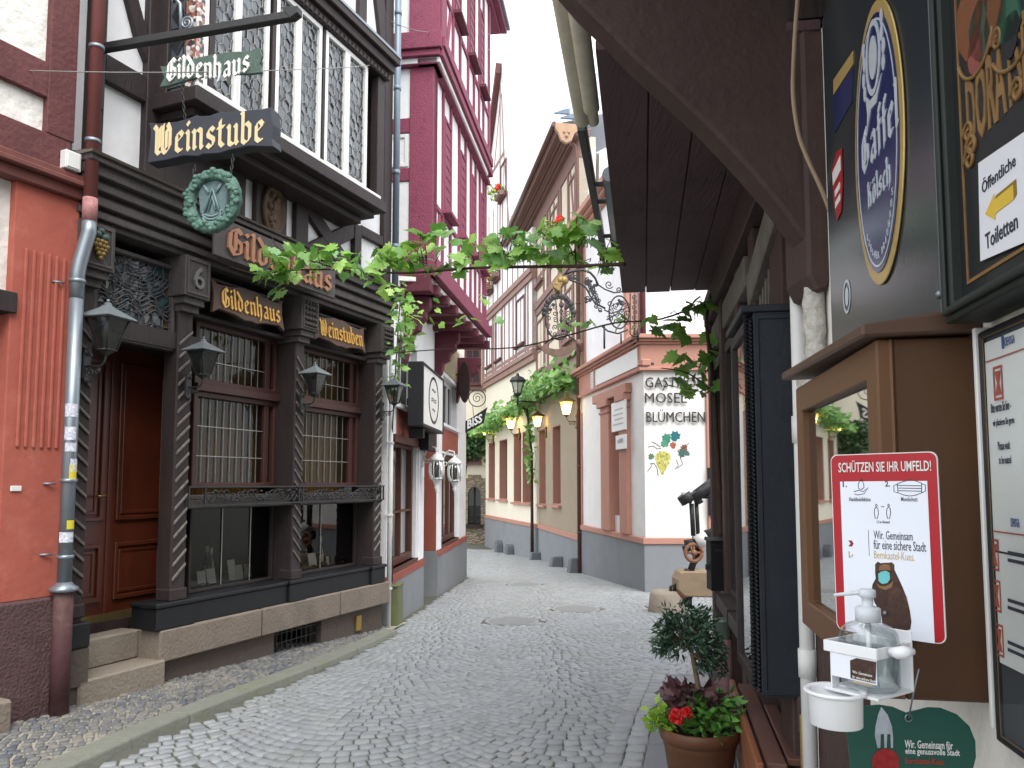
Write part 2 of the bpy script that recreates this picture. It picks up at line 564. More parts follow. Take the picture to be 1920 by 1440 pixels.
# ================================================================== GROUND
KERB = [(-2.95, 2.2), (-2.62, 3.4), (-2.36, 4.47), (-2.2, 5.2), (-1.98, 6.11), (-1.72, 7.1), (-1.5, 8.3), (-1.35, 9.3)]
SLAB = [(-0.05, 1.2), (0.74, 4.47), (0.97, 5.41), (1.36, 6.9)]
def interp(pl, y):
    if y <= pl[0][1]: a, b = pl[0], pl[1]
    elif y >= pl[-1][1]: a, b = pl[-2], pl[-1]
    else:
        for a, b in zip(pl, pl[1:]):
            if a[1] <= y <= b[1]: break
    return a[0] + (b[0] - a[0]) * (y - a[1]) / (b[1] - a[1])
def xl_road(y):
    if y < 9.3: return interp(KERB, y)
    if y < 17.6: return -1.5 + 0.0674 * (y - 10.58) + 0.06
    return -5.0
def xr_road(y):
    if y < 6.9: return interp(SLAB, y)
    if y < 14.0: return 4.6
    if y < 18.7: return 2.49 - 0.164 * (y - 14)
    if y < 24.4: return 1.72 - 0.15 * (y - 18.7)
    return 0.79 - 0.25 * (y - 24.4)
M_MORTAR = mat('dark_joint_soil', '#66655e', '#515148', rough=0.95, scale=9, grime='#58623f', gscale=1.6, gamt=0.6, bump=0.3)
M_COBBLE = mat('grey_cobblestone', '#8a8c8d', rough=0.62, scale=16, detail=8, contrast=0.4, bump=0.25, bscale=70, bdist=0.005, spec=0.4,
               island=['#878b8e', '#92969a', '#989c9f', '#8c8f91', '#9d9fa0', '#909599'], grime='#7a7f68', gscale=0.9, gamt=0.3)
M_MOSAIC = mat('small_paving_stone', '#77787a', rough=0.7, scale=20, contrast=0.7, bump=0.3, bscale=80, bdist=0.006,
               island=['#505358', '#74746f', '#62646a', '#858178', '#565b64', '#7b7871'], grime='#a39c8c', gscale=1.5, gamt=0.3)
M_PALEJOINT = mat('pale_mortar', '#a8a296', '#8d887c', rough=0.95, scale=12, bump=0.3, grime='#5d6150', gscale=3, gamt=0.6)
M_KERB = mat('mossy_kerb_stone', '#84857c', '#6f7168', rough=0.85, scale=7, bump=0.4, bscale=40, grime='#6d7752', gscale=2.2, gamt=0.6)
M_SLABS = mat('grey_paving_slab', '#84868b', '#76787d', rough=0.75, scale=3, contrast=0.7, bump=0.2, bscale=40, grime='#63645f', gscale=1.5, gamt=0.4)

g = MB()
ys = [-60, -10, 0, 5, 10, 15, 20, 25, 29, 40, 90]
rows = [[(x, y, ground_z(y) - 0.002) for x in (-90, -20, -5, -1, 3, 8, 25, 90)] for y in ys]
for r0, r1 in zip(rows, rows[1:]):
    for i in range(len(r0) - 1):
        g.face(r0[i], r0[i + 1], r1[i + 1], r1[i])
structure(g.build('ground', M_MORTAR))

def stone(mb, cx, cy, ang, w, d, z, h, jit=0.006, bev=0.012, side=True):
    """One sett: four slanted sides and a slightly tilted top."""
    ca, sa = math.cos(ang), math.sin(ang)
    def pt(a, b, zz):
        return (cx + a * ca - b * sa, cy + a * sa + b * ca, zz)
    t = [rnd(-0.0022, 0.0022) for _ in range(4)]
    k = [(-w / 2, -d / 2), (w / 2, -d / 2), (w / 2, d / 2), (-w / 2, d / 2)]
    k = [(a + rnd(-jit, jit), b + rnd(-jit, jit)) for a, b in k]
    o = rnd(-0.0028, 0.0028)
    zz = [z + h + o + t[i] for i in range(4)]
    low = [pt(a, b, z - 0.03) for a, b in k]
    mid = [pt(a, b, zz[i] - 0.008) for i, (a, b) in enumerate(k)]
    top = []
    for i, (a, b) in enumerate(k):
        L = math.hypot(a, b)
        f = 1 - bev * 1.4 / L
        top.append(pt(a * f, b * f, zz[i]))
    mb.add(low + mid + top, [(0, 1, 5, 4), (1, 2, 6, 5), (2, 3, 7, 6), (3, 0, 4, 7), (4, 5, 9, 8), (5, 6, 10, 9), (6, 7, 11, 10), (7, 4, 8, 11), (8, 9, 10, 11)], True)

random.seed(11)
MANHOLES = [(0.0, 10.3, 0.36), (0.95, 11.6, 0.36), (0.25, 15.6, 0.34), (2.3, 11.9, 0.24)]
def near_cover(x, y):
    return any((x - a) ** 2 + (y - b) ** 2 < (r + 0.06) ** 2 for a, b, r in MANHOLES)
rd = MB()
seg = 1.42
row = 0.097
def arc_y(x):
    c = (x + 0.35) / seg
    t = (c - math.floor(c)) * 2 - 1
    return -0.42 * (1 - t * t), -0.42 * (-2 * t) * 2 / seg
y0 = 0.6
while y0 < 30.5:
    x = -5.2 + rnd(0, 0.1)
    while x < 5.0:
        w = rnd(0.074, 0.118)
        xc = x + w / 2
        dy, sl = arc_y(xc)
        ang = math.atan(sl)
        step = w * math.cos(ang)
        yy = y0 + dy + 0.05 * math.sin(xc * 2.3 + y0 * 0.7) + rnd(-0.008, 0.008)
        lx, rx = xl_road(yy), xr_road(yy)
        bord = 0.245 if yy < 6.9 else 0.0
        if lx + w / 2 < xc < rx - bord + 0.045 and not near_cover(xc, yy):
            stone(rd, xc, yy, ang, w - 0.007, row * math.cos(ang) * rnd(0.89, 0.95), ground_z(yy), 0.0085, 0.004, 0.007)
        x += step
    y0 += row
# two straight courses along the slab edge, one along the kerb
def course(pl, off, w, y_end, mb, d=0.12, h=0.012):
    y = pl[0][1]
    while y < y_end:
        L = rnd(0.1, 0.16)
        yc = y + L / 2
        s_ = (interp(pl, yc + 0.1) - interp(pl, yc - 0.1)) / 0.2
        stone(mb, interp(pl, yc) + off, yc, math.atan2(1, s_), L - 0.012, d, ground_z(yc), h)
        y += L * 0.98
course(SLAB, -0.066, 0.12, 6.9, rd, 0.118, 0.012)
course(SLAB, -0.19, 0.12, 6.9, rd, 0.118, 0.012)
structure(rd.build('road', M_COBBLE))

# manhole and valve covers set in the setts
M_CAST = mat('worn_cast_iron', '#9b9c9c', '#88898a', rough=0.6, metal=0.1, scale=30, bump=0.5, bscale=90)
for (a, b, r), lab in zip(MANHOLES, ['round iron manhole cover in front of the white house with burgundy jetty', 'round iron manhole cover in the middle of the street, right of its like', 'round iron manhole cover farthest down the street',
                                    'iron gully lid beside the stone block near the corner inn']):
    z = ground_z(b)
    m = MB()
    m.lathe((a, b, z), [(r, -0.03), (r, 0.008), (r - 0.015, 0.013), (r - 0.03, 0.008)], 36, False)
    for k in range(-4, 5):
        q = k / 5 * r
        L = math.sqrt(max(0, (r - 0.05) ** 2 - q * q))
        m.wbox(a - L, a + L, b + q - 0.012, b + q + 0.012, z + 0.006, z + 0.013)
    tag(m.build('manhole_cover', M_CAST), lab, 'manhole cover', 'manhole covers in the street')

# pavement on the left and its kerb
def pav_z(y): return ground_z(y) + 0.042 + 0.025 * max(0, min(1, (9.3 - y) / 5))
pv = MB()
for i in range(30):
    a, b = 1.0 + i * 0.3, 1.3 + i * 0.3
    pv.face((interp(KERB, a) - 0.1, a, pav_z(a) - 0.012), (-5.5, a, pav_z(a) - 0.0), (-5.5, b, pav_z(b) - 0.0), (interp(KERB, b) - 0.1, b, pav_z(b) - 0.012))
pvo = structure(pv.build('pavement', M_PALEJOINT))
ms = MB()
y0 = 2.0
r_ = 0
while y0 < 9.9:
    x = -3.9
    while x < -1.2:
        w = rnd(0.05, 0.075)
        xc = x + w / 2
        c = (xc * 1.4 + 0.2 * y0)
        yy = y0 + 0.16 * math.sin(c * 2.2) + rnd(-0.006, 0.006)
        ang = math.atan(0.16 * 2.2 * 1.4 * math.cos(c * 2.2))
        if xc < interp(KERB, yy) - 0.2 and yy < 9.6:
            stone(ms, xc, yy, ang, w - 0.014, 0.06 * math.cos(ang) - 0.005, pav_z(yy) - 0.008, 0.012, 0.005, 0.007)
        x += w * math.cos(ang) + 0.003
    y0 += 0.064
so = structure(ms.build('pavement_setts', M_MOSAIC))
kb = MB()
y = KERB[0][1]
while y < 9.25:
    L = rnd(0.75, 1.15)
    e = min(y + L - 0.012, 9.3)
    for (a, b) in [(y, (y + e) / 2), ((y + e) / 2, e)]:
        xa, xb = interp(KERB, a), interp(KERB, b)
        fa = lambda yy: pav_z(yy) + 0.008
        j = rnd(-0.006, 0.006)
        c = [(xa - 0.19, a, ground_z(a) - 0.05), (xa + 0.01, a, ground_z(a) - 0.05), (xb + 0.01, b, ground_z(b) - 0.05), (xb - 0.19, b, ground_z(b) - 0.05),
             (xa - 0.19, a, fa(a)), (xa - 0.012, a, fa(a) - 0.006), (xb - 0.012, b, fa(b) - 0.006), (xb - 0.19, b, fa(b))]
        kb.hexa([(p[0] + j, p[1], p[2]) for p in c])
    y = e + 0.012
structure(kb.build('kerb', M_KERB, bevel=0.012, segs=2))

# smooth slab strip along the tavern on the right
sl = MB()
y = 0.8
while y < 6.9:
    e = min(y + rnd(0.8, 1.1), 6.9)
    for (fa, fb) in [((lambda q: interp(SLAB, q)), (lambda q: interp(SLAB, q) + 0.52)), ((lambda q: interp(SLAB, q) + 0.532), (lambda q: 0.65 + 0.17 * q + 0.3))]:
        a, b = y, e - 0.012
        za, zb = ground_z(a), ground_z(b)
        sl.hexa([(fa(a), a, za - 0.05), (fb(a), a, za - 0.05), (fb(b), b, zb - 0.05), (fa(b), b, zb - 0.05),
                 (fa(a), a, za + 0.012), (fb(a), a, za + 0.012), (fb(b), b, zb + 0.012), (fa(b), b, zb + 0.012)])
    y = e
structure(sl.build('pavement_slabs', M_SLABS, bevel=0.005))
# strips of moss and gravel lying in the gutter by the slab edge
# ================================================================== CORAL HOUSE AT THE LEFT EDGE
FA = Fr((-3.1, 5.42), (0.5, 1))
hs_ = thing('corner_house', 'coral plastered house with fluted pilaster and brown timbered white upper storey, beside the grey downpipe', 'house', FA.P(-1.5, 0, 0))
w = MB()
w.box(FA, -4.5, -0.47, 2.87, 3.62, -0.4, -0.06)          # white panel over the door
w.box(FA, -4.5, -0.12, 3.8, 8.5, -0.4, -0.03)            # upper wall
w.box(FA, -4.5, -0.12, -0.2, 8.5, -1.2, -0.4)
w.build('wall', M_ROUGHWHITE, hs_)
w = MB()
w.box(FA, -0.47, -0.02, 0.83, 3.62, -0.35, 0.0)
for k in range(6):
    u = -0.385 + k * 0.053
    pts = [(u + dx, z) for dx, z in arc(0, 3.17, 0.012, 0, 180, 6)] + [(u + dx, z) for dx, z in arc(0, 1.85, 0.012, 180, 360, 6)]
    w.prism(FA, pts, 0.0, 0.014)
w.build('pilaster', M_CORAL, hs_, bevel=0.01, segs=2)
w = MB()
w.prism(FA, [(-0.52, -0.3), (0.02, -0.3), (0.0, 0.83), (-0.49, 0.83)], -0.35, 0.035)
w.build('plinth', mat('purple_brown_plinth', '#5b4546', '#493637', rough=0.8, scale=8, bump=0.7, bscale=50, grime='#7b6a66', gscale=5, gamt=0.3), hs_, bevel=0.015)
w = MB()
w.box(FA, -4.5, -0.04, 3.62, 3.70, -0.3, 0.05)
w.box(FA, -4.5, -0.03, 3.70, 3.74, -0.3, 0.10)
w.box(FA, -4.5, -0.04, 3.74, 3.79, -0.3, 0.07)
w.build('cornice', mat('painted_brown_cornice', '#7a4a44', '#5d3733', rough=0.6, scale=4, bump=0.2), hs_, bevel=0.008)
w = MB()
w.box(FA, -4.5, -0.12, 3.79, 4.02, -0.3, 0.02)
w.box(FA, -4.5, -0.12, 4.27, 4.52, -0.3, 0.014)
w.box(FA, -0.30, -0.10, 4.02, 8.5, -0.3, 0.024)
w.box(FA, -1.9, -1.7, 4.02, 8.5, -0.3, 0.022)
w.box(FA, -4.5, -0.12, 6.3, 6.52, -0.3, 0.012)
w.build('timber_frame', M_BROWN, hs_, bevel=0.006)
d = MB()
d.box(FA, -1.45, -0.49, 0.3, 2.72, -0.2, -0.14)
for z0_, z1_ in ((0.45, 1.2), (1.35, 2.55)):
    d.frame(FA, -1.35, -0.6, z0_, z1_, 0.05, -0.14, -0.125)
d.build('door', mat('oxblood_door_paint', '#4a2320', '#371816', rough=0.5, scale=4), hs_, bevel=0.005)
d = MB()
d.box(FA, -1.6, -0.44, 2.72, 2.86, -0.3, 0.03)
d.build('lintel', M_DARKER, hs_, bevel=0.006)
d = MB()
d.prism(FA, [(-1.8, -0.1), (-0.46, -0.1), (-0.46, 0.26), (-1.8, 0.26)], -0.1, 0.22)
d.build('doorstep', M_STONE, hs_, bevel=0.015)

jb = MB()
jb.box(FA, -0.2, -0.085, 3.80, 3.93, 0.026, 0.09)
jb.box(FA, -0.19, -0.095, 3.81, 3.92, 0.09, 0.097)
tag(jb.build('junction_box', M_PAINTW, bevel=0.006), 'small white junction box on the brown cornice beside the downpipe', 'junction box')
nb = MB(); nb.box(FA, -0.415, -0.345, 1.55, 1.585, -0.0, 0.012)
tag(nb.build('name_plate', M_PAINTW, bevel=0.003), 'small pale name plate on the coral pilaster edge', 'plate')

# downpipe between the two houses
dp = thing('downpipe', 'grey and brown downpipe with stickers between the coral house and the dark tavern', 'downpipe', FA.P(-0.02, 0.05, 0.1))
P = lambda u, z, n: FA.P(u, z, n)
pr = 0.046
w = MB(); w.tube([P(-0.02, 3.55, 0.11), P(-0.02, 9, 0.11)], pr, 14)
w.build('upper_pipe', mat('brown_pipe_paint', '#7c4a46', '#6a3d3a', rough=0.5, scale=6), dp)
w = MB(); w.tube([P(-0.02, 3.63, 0.11), P(-0.02, 3.46, 0.11)], pr + 0.004, 14)
w.build('pipe_sleeve', mat('worn_pink_paint', '#b08a86', '#8a4a4c', rough=0.7, scale=30, contrast=1), dp)
w = MB(); w.tube([P(-0.02, 3.47, 0.11), P(-0.02, 3.38, 0.11), P(-0.035, 3.3, 0.1), P(-0.06, 3.16, 0.085), P(-0.07, 3.08, 0.08), P(-0.07, 2.9, 0.08)], pr + 0.003, 14)
w.tube([P(-0.07, 2.95, 0.08), P(-0.07, 0.9, 0.08)], pr, 14)
w.build('lower_pipe', M_ZINC, dp)
w = MB()
for z in (3.02, 1.62, 1.1): w.tube([P(-0.07, z - 0.013, 0.08), P(-0.07, z + 0.013, 0.08)], pr + 0.009, 14)
for z in (4.75, 4.05): w.tube([P(-0.02, z - 0.013, 0.11), P(-0.02, z + 0.013, 0.11)], pr + 0.008, 14)
for z in (1.6, 1.12, 3.0): w.tube([P(-0.13, z, 0.03), P(-0.2, z, 0.0)], 0.008, 6)
w.build_each('clamp', M_ZINC, dp)
w = MB(); w.lathe(P(-0.07, 0.86, 0.08), [(0.05, 0), (0.09, 0.01), (0.092, 0.03), (0.06, 0.05), (0.048, 0.07)], 18)
w.build('collar', M_ZINC, dp)
w = MB(); w.tube([P(-0.07, 0.88, 0.08), P(-0.07, 0.0, 0.08)], 0.062, 16)
w.build('standpipe', mat('rusty_brown_iron', '#533637', '#412a2b', rough=0.7, scale=8, bump=0.3, grime='#8a7a70', gscale=3, gamt=0.4), dp)
camdir = math.atan2(-FA.P(-.07, 0, .08).y, -FA.P(-.07, 0, .08).x)
stk = MB(); M_STK = mat('sticker_print', '#e8e8e6', '#7d86a8', rough=0.5, scale=60, contrast=1.0)
def sticker(mb, z, h, a0, a1, r=pr + 0.002):
    c = P(-0.07, z, 0.08)
    k = 6
    for i in range(k):
        t0, t1 = camdir + R_(a0 + (a1 - a0) * i / k), camdir + R_(a0 + (a1 - a0) * (i + 1) / k)
        mb.face(c + V((r * math.cos(t0), r * math.sin(t0), 0)), c + V((r * math.cos(t1), r * math.sin(t1), 0)), c + V((r * math.cos(t1), r * math.sin(t1), h)), c + V((r * math.cos(t0), r * math.sin(t0), h)))
sticker(stk, 2.06, 0.09, -55, 50); sticker(stk, 1.9, 0.09, -50, 40); sticker(stk, 1.82, 0.06, -40, 50); sticker(stk, 1.68, 0.09, 5, 75); sticker(stk, 1.2, 0.07, -60, 60)
stk.build_each('sticker', M_STK, dp)
stk = MB(); sticker(stk, 1.63, 0.1, 0, 70); sticker(stk, 1.29, 0.06, 0, 65)
stk.build_each('sticker', mat('yellow_sticker', '#d8c93c', '#b8a92a', rough=0.5), dp, label='yellow sticker')
# ================================================================== DARK TIMBERED WINE TAVERN
G = Fr((-2.756, 6.44), (0.42, 1))
tv = thing('wine_tavern', 'dark timbered wine tavern with carved shopfront, leaded oriel and stone base', 'house', G.P(1.0, -0.1, 0))
U0, U1 = -1.08, 3.2
# stone base
w = MB()
w.box(G, -0.15, 1.25, -0.5, 0.168, -0.3, -0.04)
w.box(G, 2.0, U1 - 0.01, -0.5, 0.168, -0.3, -0.045)
w.box(G, 1.25, 2.0, -0.5, 0.168, -0.9, -0.5)
w.box(G, 1.25, 2.0, -0.5, -0.17, -0.5, -0.05)
w.build('basement_wall', M_STONEDK, tv, bevel=0.006)
w = MB()
for i in range(10): w.box(G, 1.28 + i * 0.077, 1.288 + i * 0.077, -0.17, 0.168, -0.115, -0.105)
for z in (-0.08, 0.02, 0.11): w.box(G, 1.25, 2.0, z, z + 0.008, -0.104, -0.096)
w.build('cellar_grille', M_IRON, tv)
for a, b in ((-0.2, 0.99), (1.0, 2.23), (2.24, U1 + 0.03)):
    w = MB()
    w.prism(G, [(a, 0.17), (b - 0.006, 0.17), (b - 0.006, 0.425), (a, 0.425)], -0.32, 0.035)
    w.build('stone_sill', M_STONE, tv, bevel=0.012)
w = MB()
w.box(G, -0.93, -0.16, -0.3, 0.2, -0.35, 0.06)
w.box(G, -1.0, -0.2, 0.2, 0.425, -0.9, -0.2)
w.build_each('step', mat('worn_step_stone', '#8d8478', '#766c61', rough=0.9, scale=4, bump=0.5, bscale=40, grime='#55504a', gscale=2, gamt=0.45), tv, bevel=0.014)
w = MB(); w.box(G, -1.07, -0.86, -0.2, 0.16, -0.3, 0.04); w.box(G, -1.075, -0.85, 0.16, 0.43, -0.3, 0.06)
w.build('pier_base', M_STONEDK, tv, bevel=0.012)
w = MB(); w.box(G, -1.07, -0.855, 0.432, 0.61, -0.3, 0.065)
w.build('pier_cap', M_BLACK, tv, bevel=0.01)
# timber sill along the shop windows
w = MB()
w.box(G, -0.2, 3.1, 0.426, 0.6, -0.3, 0.0)
w.box(G, -0.22, 3.12, 0.6, 0.635, -0.3, 0.02)
for a, b in ((-0.24, 0.16), (1.38, 1.65), (2.84, 3.13)):
    w.box(G, a, b, 0.427, 0.603, -0.15, 0.03)
    w.box(G, a - 0.015, b + 0.015, 0.603, 0.642, -0.15, 0.045)
w.build('timber_sill', M_BLACK, tv, bevel=0.008)
# posts with diagonal carving
POSTS = [(-1.05, -0.88, -1), (-0.09, 0.07, 1), (1.43, 1.57, -1), (2.9, 3.07, 1)]
M_CARVE = mat('worn_carved_edges', '#77706c', '#4d4744', rough=0.6, scale=25, contrast=0.9)
for a, b, s_ in POSTS:
    w = MB()
    w.box(G, a, b, 0.6, 3.08, -0.16 if a == -0.09 else -0.32, 0.0)
    w.box(G, a - 0.01, b + 0.01, 0.64, 0.74, -0.15, 0.018)
    p = w.build('post', M_DARKER, tv, bevel=0.01)
    c = MB()
    z = 0.8
    while z < 2.86:
        if s_ > 0: q = [(a + 0.012, z), (b - 0.012, z + 0.12), (b - 0.012, z + 0.147), (a + 0.012, z + 0.027)]
        else: q = [(a + 0.012, z + 0.12), (b - 0.012, z), (b - 0.012, z + 0.027), (a + 0.012, z + 0.147)]
        c.prism(G, q, -0.002, 0.016)
        z += 0.115
    c.build('carving', M_CARVE, p, bevel=0.004)
# brackets (capitals) at the post heads
for i, (a, b, s_) in enumerate(POSTS):
    m_ = (a + b) / 2
    w = MB()
    k = 0.14
    w.box(G, m_ - k, m_ + k, 3.16, 3.5, -0.3, 0.12)
    w.box(G, m_ - k + 0.03, m_ + k - 0.03, 3.1, 3.16, -0.3, 0.09)
    w.box(G, m_ - k + 0.05, m_ + k - 0.05, 3.04, 3.1, -0.3, 0.05)
    w.frame(G, m_ - k + 0.02, m_ + k - 0.02, 3.18, 3.48, 0.02, 0.12, 0.13)
    cp = w.build('capital', M_DARK, tv, bevel=0.01)
    e = MB()
    if i == 0:
        for r_i, row_ in enumerate((3, 4, 3, 2, 1)):
            for j in range(row_):
                e.ball(G.P(m_ + (j - (row_ - 1) / 2) * 0.034, 3.36 - r_i * 0.03, 0.14 + rnd(0, 0.01)), 0.021, 8, 5)
        e.build('carved_grapes', mat('old_gold', '#8a7442', '#5f4d28', rough=0.5, metal=0.4, scale=20), cp)
        e = MB()
        for du, dz, r_ in ((-0.03, 3.41, 0.035), (0.035, 3.4, 0.035), (0.0, 3.44, 0.03)):
            e.ball(G.P(m_ + du, dz, 0.135), r_, 8, 5, (1, 1, 0.8))
        e.build('carved_leaf', mat('bronze_green', '#4f6560', '#3a4c48', rough=0.6, scale=20), cp)
    elif i == 1:
        e.text(G, '6', m_, 3.33, 0.19, 0.11, 0.121, 0.02)
        e.build('house_number', mat('worn_grey_metal', '#6f6d6c', '#555352', rough=0.5, scale=20), cp)
    else:
        for r_i in range(5):
            for j in range(4):
                e.ball(G.P(m_ - 0.07 + j * 0.047, 3.22 + r_i * 0.055, 0.13), 0.02, 6, 4)
        e.build('carved_rosettes', M_DARK, cp)
# fascia and cornice
w = MB()
w.box(G, U0, 3.15, 3.05, 3.5, -0.36, -0.26)
for a, b in ((0.1, 1.4), (1.6, 2.88)):
    w.box(G, a, b, 3.06, 3.1, -0.26, -0.1)
    w.box(G, a + 0.15, b - 0.15, 3.4, 3.43, -0.26, -0.02)
w.build('fascia', M_DARKER, tv, bevel=0.006)
w = MB()
for z0_, z1_, n_ in ((3.5, 3.545, 0.06), (3.545, 3.6, 0.1), (3.6, 3.63, 0.07), (3.63, 3.7, 0.125), (3.7, 3.73, 0.1), (3.73, 3.79, 0.16), (3.79, 3.82, 0.14), (3.82, 3.9, 0.2), (3.9, 3.945, 0.24)):
    w.box(G, U0 - 0.02 - n_ * 0.2, 3.14 + n_ * 0.1, z0_, z1_, -0.3, n_)
w.build('cornice', M_DARK, tv, bevel=0.008, segs=2)
w = MB()
w.hexa([G.P(U0 - 0.08, 3.946, -0.1), G.P(3.18, 3.946, -0.1), G.P(3.18, 3.946, 0.26), G.P(U0 - 0.08, 3.946, 0.26),
        G.P(U0 - 0.08, 4.0, -0.1), G.P(3.18, 4.0, -0.1), G.P(3.18, 3.962, 0.27), G.P(U0 - 0.08, 3.962, 0.27)])
w.build('cornice_flashing', mat('dull_lead', '#6d6660', '#565049', rough=0.6, scale=4), tv)

# ---- door recess
w = MB()
w.face(G.P(0.3, 0.42, -0.425), G.P(-0.06, 0.42, -0.1), G.P(-0.06, 3.1, -0.1), G.P(0.3, 3.1, -0.425))
w.box(G, -0.9, 0.25, 2.72, 2.86, -0.45, -0.02)
w.box(G, -1.05, -0.86, 0.42, 3.1, -0.95, -0.3)
w.box(G, -0.88, 0.3, 0.42, 0.5, -0.5, -0.38)
w.box(G, -0.9, 0.25, 2.86, 3.1, -0.6, -0.3)
w.build('door_surround', M_DARKER, tv)
M_DOOR = mat('polished_door_wood', '#5f2c1c', '#3e1b10', rough=0.35, scale=5, detail=8, stretch=(1, 1, 0.15), spec=0.5, grime='#2f140c', gscale=2, gamt=0.5)
w = MB()
w.box(G, -0.86, 0.28, 0.5, 2.72, -0.46, -0.42)
w.box(G, -0.37, -0.33, 0.5, 2.72, -0.42, -0.405)
for a, b in ((-0.82, -0.41), (-0.29, 0.23)):
    for z0_, z1_ in ((0.66, 1.12), (1.3, 2.6)):
        w.frame(G, a, b, z0_, z1_, 0.035, -0.42, -0.395)
        w.frame(G, a + 0.05, b - 0.05, z0_ + 0.05, z1_ - 0.05, 0.03, -0.42, -0.41)
dr = w.build('door', M_DOOR, tv, bevel=0.006)
w = MB(); w.box(G, -0.86, 0.28, 0.5, 0.56, -0.42, -0.4); w.build('kick_plate', mat('dull_brass', '#8d7b52', '#6f5f3c', rough=0.4, metal=0.7), dr)
w = MB(); w.tube([G.P(-0.42, 1.5, -0.405), G.P(-0.42, 1.5, -0.36), G.P(-0.5, 1.5, -0.36)], 0.011, 8); w.build('door_handle', MATS['dull_brass'], dr)
# ---- stained transom light over the door
random.seed(3)
tl = MB()
tl.frame(G, -0.87, -0.1, 2.7, 3.42, 0.035, -0.1, -0.03)
tl = tl.build('transom_frame', M_DARK, tv, bevel=0.005)
gl = MB()
cols = []
nx, nz = 9, 8
pt = [[(-0.835 + 0.7 * (i + (rnd(-.3, .3) if 0 < i < nx else 0)) / nx, 2.735 + 0.65 * (j + (rnd(-.35, .35) if 0 < j < nz else 0)) / nz) for j in range(nz + 1)] for i in range(nx + 1)]
for i in range(nx):
    for j in range(nz):
        q = [pt[i][j], pt[i + 1][j], pt[i + 1][j + 1], pt[i][j + 1]]
        t = rnd(-0.01, 0.01)
        gl.face(*[G.P(u, z, -0.07 + (t if k_ % 2 else -t)) for k_, (u, z) in enumerate(q)])
gl.build('stained_glass', mat('stained_glass', '#333a40', rough=0.25, spec=0.6, scale=4, island=['#23262b', '#2c3440', '#3b3530', '#274045', '#1f2226', '#4a3a28', '#2b2f38', '#3a4438']), tl)
ld = MB()
for i in range(nx + 1):
    for j in range(nz + 1):
        if i < nx: ld.tube([G.P(*pt[i][j], -0.06), G.P(*pt[i + 1][j], -0.06)], 0.004, 5, False)
        if j < nz and (i * 7 + j * 3) % 4: ld.tube([G.P(*pt[i][j], -0.06), G.P(*pt[i][j + 1], -0.06)], 0.004, 5, False)
for k in range(4):
    ld.tube([G.P(-0.83 + 0.7 * t / 20, 2.98 + k * 0.035 + 0.035 * math.sin(t * 0.9 + k * 0.4), -0.055) for t in range(21)], 0.006, 5)
for k in range(9):
    ld.tube([G.P(u, z, -0.055) for u, z in arc(-0.48, 3.38, 0.08 + 0.035 * k, 200, 340, 10, (0.04 + 0.03 * k))], 0.004, 5)
for k in range(12):
    cx_, cz_ = rnd(-.78, -.2), rnd(2.8, 3.3)
    ld.tube([G.P(u, z, -0.055) for u, z in arc(cx_, cz_, rnd(0.03, 0.07), rnd(0, 90), rnd(150, 330), 8)], 0.005, 5)
ld.build('leading', mat('dull_lead_came', '#5f6164', '#47484b', rough=0.5, metal=0.3), tl)

